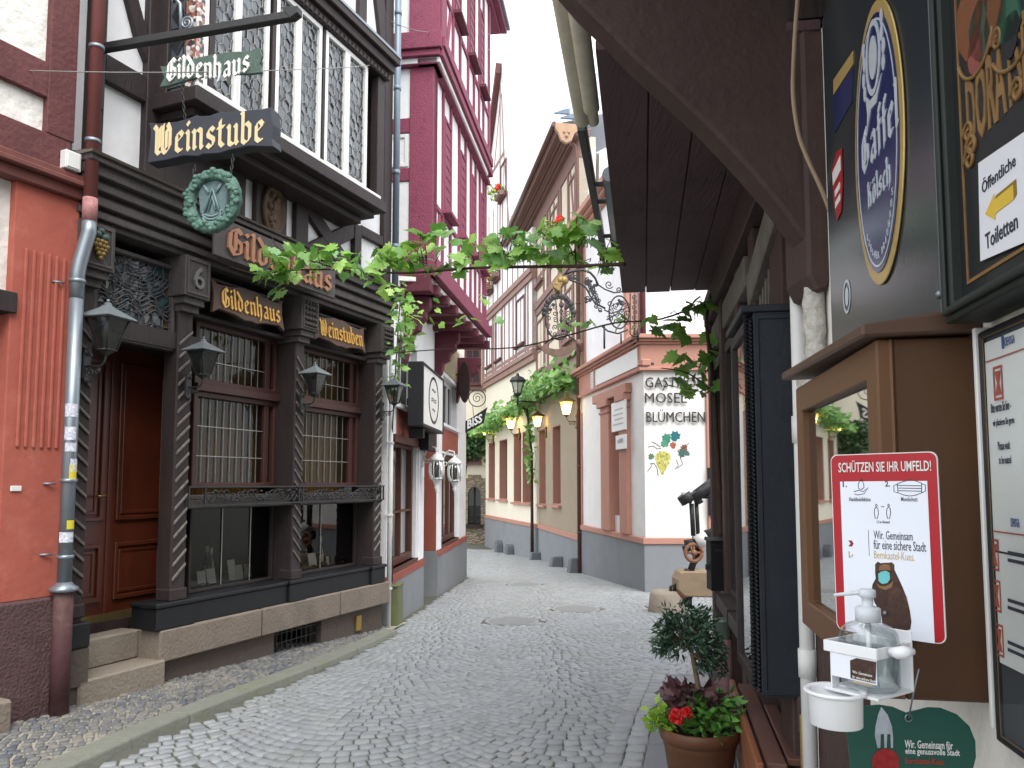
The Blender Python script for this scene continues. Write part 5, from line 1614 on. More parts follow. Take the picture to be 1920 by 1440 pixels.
w.build('upper_wall', M_WHITE, ch)
t = MB()
t.box(CR, -0.02, CL + .1, 5.55, 5.75, -0.2, 0.12); t.box(CR, -0.02, CL + .1, 5.75, 5.92, -0.2, 0.17)
t.box(CR, -0.02, CL + .1, 8.2, 8.4, -0.2, 0.18); t.box(CR, -0.02, CL + .1, 8.4, 8.6, -0.2, 0.23)
uw = [(ux(CR, 990, 620), ux(CR, 974, 620), 6.3, 7.95), (ux(CR, 946, 640), ux(CR, 935, 640), 6.3, 7.9), (ux(CR, 928, 650), ux(CR, 918, 650), 6.3, 7.9)]
uw2 = [(ux(CR, 957, 320), ux(CR, 946, 320), 12.3, 13.7), (ux(CR, 945, 440), ux(CR, 937, 440), 9.4, 10.8), (ux(CR, 932, 530), ux(CR, 925, 530), 9.2, 10.6)]
for a, b, z0_, z1_ in uw:
    for u in (a - 0.13, b): t.box(CR, u, u + 0.13, 5.92, 8.2, -0.2, 0.125)
for u in [0.0, 0.6, 2.6, 3.2, 3.9, 5.7, CL - 0.2]: t.box(CR, u, u + 0.13, 5.92, 8.2, -0.2, 0.122)
t.box(CR, 0, CL, 6.0, 6.12, -0.2, 0.118)
for u in [0.2, 1.0, 1.8, 2.55, 3.3, 4.1, 4.9, 5.7, 6.5, CL - 0.2]:
    zt = 9.8 if u < 2.4 else (10.2 + (u - 2.75) * 3.9 if u < 4.0 else 12.5)
    t.box(CR, u, u + 0.1, 8.6, zt, -0.2, 0.155)
t.box(CR, 2.6, CL, 10.9, 11.05, -0.2, 0.16)
t.box(CR, 3.85, 5.9, 14.0, 14.15, -0.2, 0.16)
t.beam(CR, (3.95, 14.1), (4.35, 16.6), 0.14, -0.19, 0.15); t.beam(CR, (5.6, 14.1), (4.5, 16.6), 0.14, -0.19, 0.15)
t.beam(CR, (3.15, 11.05), (3.95, 14.0), 0.14, -0.19, 0.15); t.box(CR, 4.5, 4.62, 11.05, 17, -0.2, 0.158)
t.build('timber_frame', mat('faded_timber', '#9a7d75', '#84655c', rough=0.8, scale=3, bump=0.2), ch, bevel=0.006)
for h in uw: timber_window(CR, *h, ch, M_BROWN, 0.11)
for h in uw2: timber_window(CR, *h, ch, M_BROWN, 0.15)
r = MB()
# near roof slope, ridge runs back from the gable
A = [CR.P(4.35, 17.8, 0.15), CR.P(2.5, 9.75, 0.145), CR.P(2.5, 9.75, -7), CR.P(4.35, 17.8, -7)]
r.hexa([A[0], A[1], A[2], A[3]] + [p + CR.u * -0.1 for p in A])
B_ = [CR.P(4.35, 17.8, 0.36), CR.P(8.1, 12.75, 0.36), CR.P(8.1, 12.75, -7), CR.P(4.35, 17.8, -7)]
r.hexa(B_ + [p + V((0, 0, 0.12)) for p in B_])
M_ROOF = mat('pale_slate_roof', '#bfc5cd', '#a4abb5', rough=0.45, scale=5, contrast=1.0, spec=0.5, bump=0.9, bscale=7, stretch=(1, 1, 3))
r.build('roof', M_ROOF, ch)
r = MB()
a, b = V((4.62, 17.62)), V((8.05, 12.95))
r.prism(CR, [(4.35, 17.8), (8.12, 12.73), (8.0, 12.5), (4.35, 17.4)][::-1], 0.145, 0.37)
r.build('barge_board', M_BROWN, ch, bevel=0.01)
# pointed slate dormer seen above the tan house's carved eaves
dm = MB()
c0 = at_y(1068, 236, 25.5)
for i in range(6):
    q = c0 + V((-0.09 + i * 0.2, 0, 0.55 - i * 0.17))
    dm.prism(Fr(q, (1, 0), 1), [(-0.45 + .02 * i, -0.1), (0.1, -0.14), (0.1, 0.06), (-0.1, 0.02)], -0.06 - 0.01 * i, 0.04)
dm.build('slate_valley', mat('blue_slate', '#6f7f90', '#56636f', rough=0.4), ch)

# ---- flowers in window boxes of the timbered houses
M_REDF = mat('red_geranium', '#d02c24', '#b51e1a', rough=0.6, scale=30)
M_LEAFB = mat('box_leaf_green', '#7d9a3c', '#5c7a2c', rough=0.6, scale=30, island=['#5f7d2c', '#8fae48', '#73933a'])
def leaf_cloud(mb, c, rad, n_, size, seed=None):
    for _ in range(n_):
        d = V((rnd(-1, 1), rnd(-1, 1), rnd(-1, 1)))
        p = V(c) + V((d.x * rad[0], d.y * rad[1], d.z * rad[2]))
        a = V((rnd(-1, 1), rnd(-1, 1), rnd(-.6, .6))).normalized(); b = a.cross(V((rnd(-1, 1), rnd(-1, 1), rnd(-1, 1)))).normalized()
        s = size * rnd(0.6, 1.3)
        mb.face(p - a * s * .5, p - b * s * .35 + a * s * .05, p + a * s * .55, p + b * s * .35 + a * s * .05)
random.seed(31)
for fr, u, z, n_, lab in ((CR, (uw2[0][0] + uw2[0][1]) / 2, 12.3, 0.3, 'red geraniums on the sill high in the steep gable'), (CR, (uw2[1][0] + uw2[1][1]) / 2, 9.45, 0.3, 'red geraniums on the sill right of the burgundy eave under the vine'), (CR, (uw2[2][0] + uw2[2][1]) / 2, 9.25, 0.3, 'red geraniums on the sill next to the burgundy house corner'),
                          (T, 1.0, 8.0, 0.3, 'red geraniums on the top window sill of the tan house')):
    o = thing('geranium_box', lab, 'flower box', fr.P(u, z, n_), 'geraniums on far window sills')
    b = MB(); b.box(fr, u - 0.4, u + 0.4, z, z + 0.16, n_ - 0.08, n_ + 0.1); b.build('box', M_FARBROWN, o)
    b = MB(); leaf_cloud(b, fr.P(u, z + 0.2, n_ + .05), (0.4, 0.4, 0.2), 160, 0.12); b.build('foliage', M_LEAFB, o)
    b = MB()
    for _ in range(8): b.ball(fr.P(u + rnd(-.35, .35), z + rnd(0.25, 0.5), n_ + rnd(0, .2)), rnd(0.06, 0.1), 7, 5)
    b.build('blossoms', M_REDF, o)

# ---- stone arch house at the end of the street
AH = Fr((-2.2, 33.0, 0), (1, 0.0), 1)
ah = thing('stone_arch_house', 'cream house at the end of the street with rubble stone base and arched window', 'house', AH.P(0, -1, 0))
pa = lambda x, y: AH.pix(860 + x / 3.6, 680 + y / 3.6)
w = MB(); w.box(AH, -3, 2.2, pa(0, 810)[1], 9, -3, 0.0); w.build('wall', M_CREAM, ah)
w = MB()
z0_, z1_ = pa(0, 1250)[1], pa(0, 780)[1]
a0, a1 = pa(62, 900)[0], pa(150, 900)[0]
zs, zt, zh = pa(0, 1090)[1], pa(0, 900)[1], pa(0, 835)[1]
w.box(AH, -3, a0, z0_ - .5, z1_, -0.5, 0.06); w.box(AH, a1, 2.2, z0_ - .5, z1_, -0.5, 0.06); w.box(AH, a0, a1, z0_ - .5, zs, -0.5, 0.06)
am = (a0 + a1) / 2
arcp = [(am + (a1 - a0) / 2 * math.cos(R_(a)), zt + (zh - zt) * math.sin(R_(a))) for a in range(0, 181, 15)]
w.prism(AH, ([(a1, z1_ + .15)] + arcp + [(a0, z1_ + .15)])[::-1], -0.5, 0.06)
M_RUB = bpy.data.materials.new('rubble_stone'); M_RUB.use_nodes = True
nt = M_RUB.node_tree; tc = nt.nodes.new('ShaderNodeTexCoord'); vo = nt.nodes.new('ShaderNodeTexVoronoi'); vo.inputs['Scale'].default_value = 7
mp = nt.nodes.new('ShaderNodeMapping'); mp.inputs['Scale'].default_value = (1, 1, 2.4); nt.links.new(tc.outputs['Object'], mp.inputs[0]); nt.links.new(mp.outputs[0], vo.inputs[0])
cr = nt.nodes.new('ShaderNodeValToRGB'); cr.color_ramp.elements[0].color = C('#6a5f52'); cr.color_ramp.elements[1].color = C('#a39481')
nt.links.new(vo.outputs['Color'], cr.inputs[0]); nt.links.new(cr.outputs[0], nt.nodes['Principled BSDF'].inputs[0])
bpn = nt.nodes.new('ShaderNodeBump'); bpn.inputs['Distance'].default_value = 0.08; nt.links.new(vo.outputs['Distance'], bpn.inputs['Height']); bpn.invert = True
nt.links.new(bpn.outputs[0], nt.nodes['Principled BSDF'].inputs['Normal']); nt.nodes['Principled BSDF'].inputs['Roughness'].default_value = 0.9
w.build('rubble_base', M_RUB, ah)
w = MB(); w.prism(AH, ([(a0, zs), (a1, zs)] + arcp)[::-1] if False else [(a0, zs), (a1, zs)] + arcp, -0.45, -0.35)
wo = w.build('window', G_DARK, ah)
w = MB(); w.box(AH, am - 0.04, am + 0.04, zs, zh - 0.05, -0.345, -0.3); w.box(AH, a0 - 0.1, a1 + 0.1, zs - 0.12, zs, -0.3, 0.2)
w.build('frame', M_DARKER, wo)
c0, c1 = pa(50, 685), pa(155, 560)
wood_window(AH, c0[0], c1[0], c0[1], c1[1], 0.05, ah, M_FARBROWN, 1, G_DARK, 0.1, 0.2)
c0, c1 = pa(85, 150), pa(150, 60)
wood_window(AH, c0[0] - .3, c1[0], c0[1], c1[1] + 1, 0.05, ah, M_BROWN, 1, G_DARK, 0.1, 0.2)
t = MB()
for z in (pa(0, 190)[1], 8.0): t.box(AH, -3, 2.2, z, z + 0.2, -0.2, 0.08)
t.box(AH, pa(160, 0)[0], pa(160, 0)[0] + 0.2, pa(0, 190)[1], 9, -0.2, 0.07)
t.build('timber_frame', M_FARBROWN, ah)
# ================================================================== CORNER INN
GA = Fr((2.43, 14.1), (-0.164, 1), -1)
GF = Fr((2.43, 14.1), (1, 0.0), 1)
inn = thing('corner_inn', 'white corner inn with terracotta pilasters, cornice and grey plinth', 'house', GF.P(0.5, -0.45, -0.5))
IL = 4.75
xf = lambda px, py=850: GF.pix(px, py)[0]
w = MB()
doorU = (ux(GA, 1168, 850), ux(GA, 1148, 850))
cut_wall(w, GA, 0.0, IL, 0.6, 3.7, [(doorU[0], doorU[1], 0.6, 3.3)], -0.35, 0.0)
w.box(GF, 0.0, 8.0, 0.6, 3.7, -0.4, 0.0)
w.box(GF, 0.4, 8, -0.5, 4.3, -4.4, -0.5)
w.build('wall', M_INNWHITE, inn)
w = MB(); w.box(GA, 0.03, IL, -0.9, 0.5, -0.4, 0.03); w.box(GF, -0.03, 8.0, -0.7, 0.5, -0.4, 0.03); w.build('plinth', M_GREY, inn)
t = MB()
t.box(GA, 0.06, IL, 0.5, 0.62, -0.4, 0.06); t.box(GF, -0.06, 8.0, 0.5, 0.62, -0.4, 0.06)
pil = [(ux(GA, 1150, 850), ux(GA, 1134, 850)), (ux(GA, 1183, 850), ux(GA, 1169, 850)), (IL - 0.28, IL)]
for i, (a, b) in enumerate(pil):
    t.box(GA, a, b, 0.62, 3.3, -0.2, 0.1 if i < 2 else 0.04)
    if i < 2: t.box(GA, a - 0.06, b + 0.06, 3.22, 3.36, -0.2, 0.17); t.box(GA, a - 0.03, b + 0.03, 3.08, 3.13, -0.2, 0.13)
pf = (xf(1324), xf(1352))
t.box(GF, pf[0], pf[1] + 0.05, 0.62, 3.7, -0.2, 0.06)
t.box(GF, pf[1] + 1.0, pf[1] + 1.5, 0.62, 3.7, -0.2, 0.06)
t.box(GA, pil[1][0] - 0.1, pil[0][1] + 0.5, 3.36, 3.55, -0.2, 0.14)
t.box(GA, 0.0, IL, 3.7, 4.2, -0.35, 0.07); t.box(GF, -0.07, 8.0, 3.7, 4.2, -0.35, 0.07)
t.box(GA, 0.1, IL, 3.67, 3.74, -0.3, 0.1); t.box(GF, -0.1, 8.0, 3.67, 3.74, -0.3, 0.1)
for z0_, z1_, n_ in ((4.16, 4.205, 0.12), (4.205, 4.25, 0.18), (4.25, 4.33, 0.24)):
    t.box(GA, 0.0, IL + 0.1, z0_, z1_, -0.35, n_); t.box(GF, -n_, 8.0, z0_, z1_, -0.35, n_)
t.build('pilasters_and_cornice', M_TERRA, inn, bevel=0.012)
w = MB()
a, b = ux(GA, 1212, 690), ux(GA, 1118, 720)
w.box(GA, a + 0.25, b - 0.25, 3.77, 4.12, 0.07, 0.09)
w.box(GA, b - 0.1, b + 0.12, 3.745, 4.12, 0.07, 0.1)
a, b = xf(1325, 670), xf(1360, 670)
w.box(GF, a, b + 0.3, 3.75, 4.14, 0.07, 0.1)
w.build_each('frieze_panel', M_PAINTW, inn, bevel=0.005)
w = MB()
for k in range(7): w.box(GA, ux(GA, 1118, 720) - 0.05, ux(GA, 1118, 720) + 0.06, 3.77 + k * 0.048, 3.785 + k * 0.048, 0.1, 0.105)
w.build('meander', M_GREY, inn)
d = MB(); d.box(GA, doorU[0] - .1, doorU[1] + .1, 0.4, 3.35, -0.4, -0.3); d.frame(GA, doorU[0] + .05, doorU[1] - .05, 0.9, 3.2, 0.1, -0.3, -0.26)
d.build('door', M_TERRA, inn, bevel=0.005)
w = MB(); w.box(GA, doorU[0], doorU[1], 0.62, 0.95, -0.1, -0.02); w.build('white_threshold', M_PAINTW, inn)
# upper storey, set back from the front
w = MB()
w.box(GA, 1.25, IL, 4.33, 8.0, -0.5, -0.1); w.box(GF, -0.1, 8, 4.33, 8.0, -2.2, -1.25)
w.build('upper_wall', M_WHITE, inn)
w = MB()
w.box(GF, -0.14, 0.12, 4.33, 7.9, -1.6, -1.2); w.box(GF, 4.0, 4.4, 4.33, 7.9, -1.6, -1.2); w.box(GA, IL - 0.3, IL, 4.33, 7.9, -0.3, -0.07)
for z0_, z1_, n_ in ((7.8, 7.9, 0.0), (7.9, 7.98, 0.12), (7.98, 8.12, 0.24)):
    w.box(GA, 1.0, IL + 0.2, z0_, z1_, -0.6, n_); w.box(GF, -0.3, 8.0, z0_, z1_, -1.8, -1.2 + n_)
w.build('upper_pilasters', M_TERRA, inn, bevel=0.012)
w = MB()
w.box(GA, 2.2, 4.2, 8.12, 9.0, -2.2, -0.9); w.build('dormer_wall', M_WHITE, inn)
w = MB()
w.face(GA.P(0.9, 8.12, 0.2), GA.P(IL + .2, 8.12, 0.2), GA.P(IL - 1.0, 10.6, -2.6), GA.P(2.2, 10.6, -2.6))
w.face(GA.P(0.9, 8.12, 0.2), GA.P(2.2, 10.6, -2.6), GF.P(7, 10.6, -3.6), GF.P(8.5, 8.12, -1.0))
w.build('roof', M_ROOF, inn)
dpi = MB(); dpi.tube([GF.P(0.2, 4.45, -1.15), GF.P(0.2, 7.9, -1.15)], 0.06, 10)
tag(dpi.build('downpipe', M_BROWN), 'short brown downpipe on the upper storey of the corner inn', 'downpipe')

# wall letters, painted vine, boards, street sign
lt = thing('wall_lettering', 'dark metal letters Gasthof Mosel Blümchen standing off the white inn wall', 'sign', GF.P(0.5, 2.6, 0.03))
M_LETTER = mat('dark_letter_metal', '#3a3a3c', '#2b2b2d', rough=0.5, scale=20)
def zf_(py, px=1265): return GF.pix(px, py)[1]
for word, x0_, x1_, y0_, y1_ in (('GASTHOF', 1211, 1318, 708, 727), ('MOSEL', 1210, 1289, 737, 756), ('BLÜMCHEN', 1212, 1322, 768, 792)):
    w = MB(); hgt = zf_(y0_) - zf_(y1_)
    w.text(GF, word, (xf(x0_) + xf(x1_)) / 2, (zf_(y0_) + zf_(y1_)) / 2, hgt, xf(x1_) - xf(x0_), 0.03, 0.02)
    w.build('word', M_LETTER, lt)
pv_ = thing('painted_vine', 'painted bunch of green grapes with coloured vine leaves on the white inn wall', 'wall painting', GF.P(0.4, 1.9, 0.003))
lf = [(0, -0.5), (0.25, -0.42), (0.3, -0.15), (0.5, -0.05), (0.38, 0.15), (0.42, 0.38), (0.15, 0.35), (0, 0.55), (-0.15, 0.35), (-0.42, 0.38), (-0.38, 0.15), (-0.5, -0.05), (-0.3, -0.15), (-0.25, -0.42)]
def pleaf(px, py, s, col, rot):
    mb = MB(); u, z = GF.pix(px, py)
    ca, sa = math.cos(rot), math.sin(rot)
    mb.prism(GF, [(u + s * (a * ca - b * sa), z + s * (a * sa + b * ca)) for a, b in lf], 0.001, 0.003 + rnd(0, 0.002))
    mb.build('painted_leaf', mat('leaf_paint_' + col.strip('#'), col, rough=0.8, scale=15, contrast=0.9), pv_)
random.seed(4)
for a in ((1250, 822, 0.19, '#3f8a6e', 0.3), (1266, 818, 0.2, '#2f6f78', -0.4), (1246, 832, 0.15, '#58937a', 1.2), (1262, 835, 0.13, '#a0614a', 0.1), (1283, 840, 0.14, '#8a5a48', 0.5), (1279, 850, 0.16, '#456a5e', 2.0), (1288, 850, 0.11, '#4f6f68', 1.0), (1221, 856, 0.12, '#5f7f60', -0.6)):
    pleaf(*a)
mb = MB()
for r_i in range(11):
    n_ = [4, 6, 7, 7, 6, 6, 5, 4, 3, 2, 1][r_i]
    for j in range(n_):
        u, z = GF.pix(1243 + (j - (n_ - 1) / 2) * 4.2 + rnd(-.6, .6) - r_i * 0.1, 848 + r_i * 4.0)
        mb.lathe(GF.P(u, z, 0.001), [(0.023, 0.0), (0.019, 0.003 + rnd(0, .003))], 8, False, (1, 1.15), (GF.u, V((0, 0, 1)), GF.n))
mb.build('painted_grapes', mat('grape_paint', '#b5ae4a', '#8d8a32', rough=0.8, scale=20, island=['#8d8c3a', '#c9c468', '#a8a544', '#d6d08a']), pv_)
mb = MB()
for pts in ([(1215, 838), (1225, 836), (1232, 842), (1240, 840)], [(1270, 845), (1285, 838), (1292, 830)], [(1218, 870), (1226, 868), (1232, 878), (1234, 892)], [(1268, 862), (1272, 872), (1266, 880)], [(1275, 856), (1280, 870), (1270, 878)], [(1222, 828), (1230, 832), (1238, 838)], [(1214, 884), (1220, 876), (1224, 868)]):
    mb.tube([GF.P(*GF.pix(*p), 0.003) for p in pts], 0.006, 5)
mb.build('painted_tendrils', mat('tendril_paint', '#4a4f48', rough=0.8), pv_)
for (x0_, y0_, x1_, y1_, n_, lab) in ((1146, 748, 1172, 805, 0.14, 'larger white notice board hung between the terracotta pilasters of the inn'), (1154, 808, 1172, 841, 0.16, 'smaller white notice board hung under the larger one at the inn')):
    a, b = GA.pix(x1_, y1_, n_), GA.pix(x0_, y0_, n_)
    o = thing('notice_board', lab, 'notice board', GA.P((a[0] + b[0]) / 2, a[1], n_), 'white boards at the inn door')
    w = MB(); w.box(GA, a[0], b[0], a[1], b[1] - 0.1, n_ - 0.04, n_); w.build('board', M_PAINTW, o, bevel=0.004)
    w = MB()
    for k in range(4): w.box(GA, a[0] + 0.12, b[0] - 0.12 - 0.1 * (k % 2), a[1] + 0.12 + k * (b[1] - a[1] - 0.3) / 4, a[1] + 0.15 + k * (b[1] - a[1] - 0.3) / 4, n_, n_ + 0.002)
    w.build('faded_marks', mat('faded_grey_print', '#b9b7b2', rough=0.8), o)
st = thing('street_sign', 'small blue street sign on the frieze of the corner inn', 'sign', GF.P(xf(1338, 675), 3.9, 0.1))
w = MB(); a, b = GF.pix(1327, 685, 0.1), GF.pix(1362, 666, 0.1); w.box(GF, a[0], b[0], a[1], b[1], 0.101, 0.112); w.build('plate', mat('enamel_blue', '#2b3a7c', rough=0.3), st, bevel=0.003)
w = MB(); w.frame(GF, a[0] + .01, b[0] - .01, a[1] + .01, b[1] - .01, 0.008, 0.112, 0.113); w.build('border', M_PAINTW, st)
mf = thing('menu_case', 'black menu case with white sheet on the terracotta pilaster of the inn', 'menu case', GF.P(xf(1340), 1.3, 0.06))
a, b = GF.pix(1328, 966, 0.08), GF.pix(1362, 877, 0.08)
w = MB(); w.frame(GF, a[0], b[0], a[1], b[1], 0.05, 0.062, 0.1); w.build('frame', M_BLACK, mf)
w = MB(); w.box(GF, a[0] + .04, b[0] - .04, a[1] + .04, b[1] - .04, 0.062, 0.08); w.build('sheet', M_PAINTW, mf)
fl = thing('flood_light', 'small terracotta floodlight on the frieze at the inn corner', 'lamp', GF.P(0.0, 3.8, 0.1))
w = MB(); c = GA.pix(1207, 682, 0.25); T_ = Fr(GA.P(c[0], c[1], 0.1), GA.u, -1)
w.box(T_, -0.1, 0.1, -0.05, 0.07, 0.05, 0.22); w.box(T_, -0.08, 0.08, -0.04, 0.0, 0.22, 0.25); w.build('lamp_head', M_TERRA, fl, bevel=0.015)
w = MB(); w.box(T_, -0.02, 0.02, -0.02, 0.02, -0.03, 0.05); w.build('arm', M_IRON, fl)

# wrought iron guild sign above the inn cornice
gs = thing('guild_sign', 'ornate black wrought iron inn sign with golden horse head and hanging scroll', 'sign', (3.1, 13.9, 4.4))
I = Fr((0, 13.85, 0), (1, 0), 1)
qi = lambda x, y: I.pix(880 + x / 4.236, 380 + y / 4.236)
def line(mb, pts, r=0.014, seg=6): mb.tube([I.P(*qi(*p), 0) for p in pts], r, seg)
def curl(mb, x, y, r0, r1, a0, a1, r=0.01):
    mb.tube([I.P(*qi(px, py), 0) for px, py in spiral(x, y, r0, r1, a0, a1, 22)], r, 5)
w = MB()
line(w, [(760, 570), (820, 545), (900, 535), (960, 555), (1000, 600), (1020, 650)], 0.022)
line(w, [(760, 600), (830, 625), (880, 640), (930, 680), (960, 740), (1000, 800), (1080, 840)], 0.018)
line(w, [(1020, 650), (1080, 690), (1150, 715), (1200, 710)], 0.014)
for k in range(26):
    t_ = k / 25
    x, y = 930 + 100 * t_, 610 + 190 * t_ + 20 * math.sin(k * 2.2)
    curl(w, x, y, 18, 4, k * 50, k * 50 + 400, 0.009)
for (x, y, r) in ((800, 590, 26), (850, 590, 24), (940, 630, 30), (985, 690, 30), (940, 760, 26), (1010, 820, 20), (1040, 850, 18), (1110, 650, 34), (1190, 690, 24)):
    curl(w, x, y, r, 5, 30, 520, 0.011); 
for (x, y) in ((945, 625), (820, 600), (940, 775), (1190, 790), (1000, 650)):
    for _ in range(5): 
        u, z = qi(x + rnd(-22, 22), y + rnd(-18, 18)); w.ball(I.P(u, z, 0), 0.03, 6, 4, (1, 0.4, 1))
w.build('scroll_arm', M_IRON, gs)
w = MB()
line(w, [(1278, 720), (1278, 1045), (1300, 1060), (1330, 1060), (1348, 1045), (1348, 720)], 0.013)
for k in range(8): curl(w, 1313, 750 + k * 40, 20, 4, 90 + 180 * (k % 2), 600 + 180 * (k % 2), 0.009)
line(w, [(1313, 700), (1313, 1050)], 0.009)
cx_, cy_ = 1190, 870
w.tube([I.P(*qi(cx_ + 80 * math.cos(R_(a)), cy_ + 130 * math.sin(R_(a))), 0) for a in range(0, 361, 15)], 0.015, 6)
for k in range(12): curl(w, 1120 + (k % 4) * 45, 800 + (k // 4) * 60 + (k % 2) * 20, 26, 5, k * 70, k * 70 + 480, 0.01)
line(w, [(1050, 980), (1100, 1020), (1180, 1040), (1260, 1010)], 0.016)
line(w, [(1070, 850), (1130, 880), (1240, 840)], 0.013); line(w, [(1090, 930), (1180, 880), (1230, 800)], 0.013)
line(w, [(1072, 980), (1072, 1160)], 0.02); line(w, [(1205, 1040), (1205, 1120)], 0.016); line(w, [(1340, 1000), (1340, 1100)], 0.02)
w.build('scroll_panel', M_IRON, gs)
w = MB()
cx_, cy_ = 710, 920
w.tube([I.P(*qi(cx_ + 105 * math.cos(R_(a)), cy_ + 165 * math.sin(R_(a))), 0) for a in range(0, 361, 12)], 0.018, 6)
w.tube([I.P(*qi(cx_ + 125 * math.cos(R_(a)), cy_ - 10 + 170 * math.sin(R_(a))), 0) for a in range(180, 361, 12)], 0.018, 6)
for k in range(14):
    a = R_(190 + k * 12); u, z = qi(cx_ + 120 * math.cos(a), cy_ - 8 + 172 * math.sin(a)); w.ball(I.P(u, z, 0), 0.05 + 0.012 * (k % 2), 7, 4, (1, 0.4, 1))
for k in range(18): curl(w, cx_ - 80 + (k % 4) * 52, cy_ - 110 + (k // 4) * 55 + 14 * (k % 2), 22, 4, k * 65, k * 65 + 450, 0.009)
for k in range(9):
    u, z = qi(cx_ + rnd(-75, 75), cy_ + rnd(-110, 110)); w.ball(I.P(u, z, 0), 0.035, 6, 4, (1, 0.4, 1))
line(w, [(600, 1120), (680, 1060), (760, 1040), (850, 1100)], 0.014)
line(w, [(690, 720), (700, 770)], 0.014)
w.build('crest', M_IRON, gs)
w = MB()
top = [(545, 1130), (610, 1150), (680, 1165), (740, 1160), (810, 1130), (850, 1095)]
bot = [(870, 1130), (820, 1180), (750, 1215), (690, 1225), (620, 1205), (560, 1165)]
w.prism(I, [qi(*p) for p in (top + bot)][::-1], -0.02, 0.02)
for p in ((548, 1130), (860, 1105)): w.tube([I.P(*qi(p[0], p[1] - 15), 0), I.P(*qi(p[0] + 8, p[1] + 35), 0)], 0.05, 8)
w.build('hanging_scroll', mat('brown_scroll_paint', '#7d6558', '#604c42', rough=0.7, scale=12, contrast=0.9), gs)
w = MB()
w.prism(I, [qi(*p) for p in [(700, 590), (720, 570), (735, 590), (760, 590), (775, 640), (740, 650), (725, 680), (715, 715), (690, 700), (660, 680), (655, 650), (680, 620)]][::-1], -0.07, 0.07)
for p, r in (((720, 620), 0.09), ((690, 650), 0.08), ((700, 690), 0.07), ((750, 620), 0.09)): w.ball(I.P(*qi(*p), 0), r, 10, 6)
w.build('horse_head', mat('dull_gold', '#9c8455', '#7c673f', rough=0.45, metal=0.4, scale=12), gs, bevel=0.015)

# ---- lit lanterns on the house fronts, street lantern, guard stones
def glow(name, col, st_):
    m = bpy.data.materials.new(name); m.use_nodes = True
    b = m.node_tree.nodes['Principled BSDF']; b.inputs['Base Color'].default_value = C(col); b.inputs['Emission Color'].default_value = C(col); b.inputs['Emission Strength'].default_value = st_
    return m
M_LIT = glow('lit_bulb', '#ffd98a', 26.0)
def warm_glass():
    m = bpy.data.materials.new('frosted_warm_glass'); m.use_nodes = True; nt = m.node_tree; N = nt.nodes
    N.remove(N['Principled BSDF']); tl_ = N.new('ShaderNodeBsdfTranslucent'); tl_.inputs[0].default_value = (1, 0.93, 0.75, 1)
    tr = N.new('ShaderNodeBsdfTransparent'); mx = N.new('ShaderNodeMixShader'); mx.inputs[0].default_value = 0.4
    nt.links.new(tl_.outputs[0], mx.inputs[1]); nt.links.new(tr.outputs[0], mx.inputs[2]); nt.links.new(mx.outputs[0], N['Material Output'].inputs[0])
    return m
M_BRASS = mat('aged_brass', '#8a7448', '#6b5934', rough=0.45, metal=0.5, scale=12)
ll = lantern_proto('lit_lantern', 'lit lantern on the cream wall, farthest down the street', 'lit lanterns along the street', M_BRASS, M_BRASS, warm_glass(), M_LIT)
spots = [(CR, 926, 815, None), (CR, 975, 803, 'lit lantern on the cream wall above the double window'), (T, 1025, 798, 'lit lantern on the tan wall under the vine trellis'), (T, 1089, 775, 'lit lantern at the corner of the tan house, nearest of the lit ones')]
for i, (fr, px, py, lab_) in enumerate(spots):
    u, z = fr.pix(px, py, 0.0)
    u = max(u, 0.06)
    y_ = math.atan2(fr.n.y, fr.n.x)
    sc_ = 1.5 if fr is CR else 1.3
    if i == 0: ll.location = fr.P(u, z - 0.2, 0.02); ll.rotation_euler = (0, 0, y_); ll.scale = (sc_,) * 3
    else: dup(ll, fr.P(u, z - 0.2, 0.02 if i < 3 else 0.1), y_, lab_, scale=sc_)
sl2 = thing('street_lantern', 'black glazed street lantern on an iron arm above the vine trellis of the tan house', 'street lantern', T.P(5.9, 4.6, 0.3))
I2 = Fr((0, 22.5, 0), (1, 0), 1)
q2_ = lambda x, y: I2.pix(860 + x / 3.6, 680 + y / 3.6)
c, e2 = q2_(398, 260), q2_(530, 258)
w = MB(); w.tube([I2.P(c[0], c[1] - 0.1, 0), I2.P(c[0], q2_(398, 210)[1], 0)], 0.03, 8); w.tube([I2.P(c[0], c[1], 0), I2.P(e2[0] + 0.25, e2[1], -0.5)], 0.025, 8)
w.tube([I2.P(u, z, 0) for u, z in spiral(c[0] - 0.12, c[1] + 0.08, 0.1, 0.02, 0, 540, 20)], 0.014, 6)
w.build('arm', M_IRON, sl2)
zb, zt = q2_(398, 208)[1], q2_(398, 125)[1]
w = MB(); X = I2.P(c[0], 0, 0)
for k in range(6):
    a = R_(k * 60 + 30)
    w.tube([(X.x + 0.11 * math.cos(a), X.y + 0.11 * math.sin(a), zb), (X.x + 0.21 * math.cos(a), X.y + 0.21 * math.sin(a), zt)], 0.014, 5)
w.lathe((X.x, X.y, 0), [(0.06, zb - 0.08), (0.12, zb - 0.02), (0.12, zb + 0.01)], 6, False, rot=R_(30))
w.lathe((X.x, X.y, 0), [(0.25, zt - 0.02), (0.27, zt + 0.01), (0.2, zt + 0.1), (0.06, zt + 0.16), (0.03, zt + 0.24)], 6, False, rot=R_(30))
w.build('cage', M_IRON, sl2)
w = MB(); w.lathe((X.x, X.y, 0), [(0.1, zb), (0.2, zt)], 6, False, rot=R_(30)); w.build('glass', G_PALE, sl2)
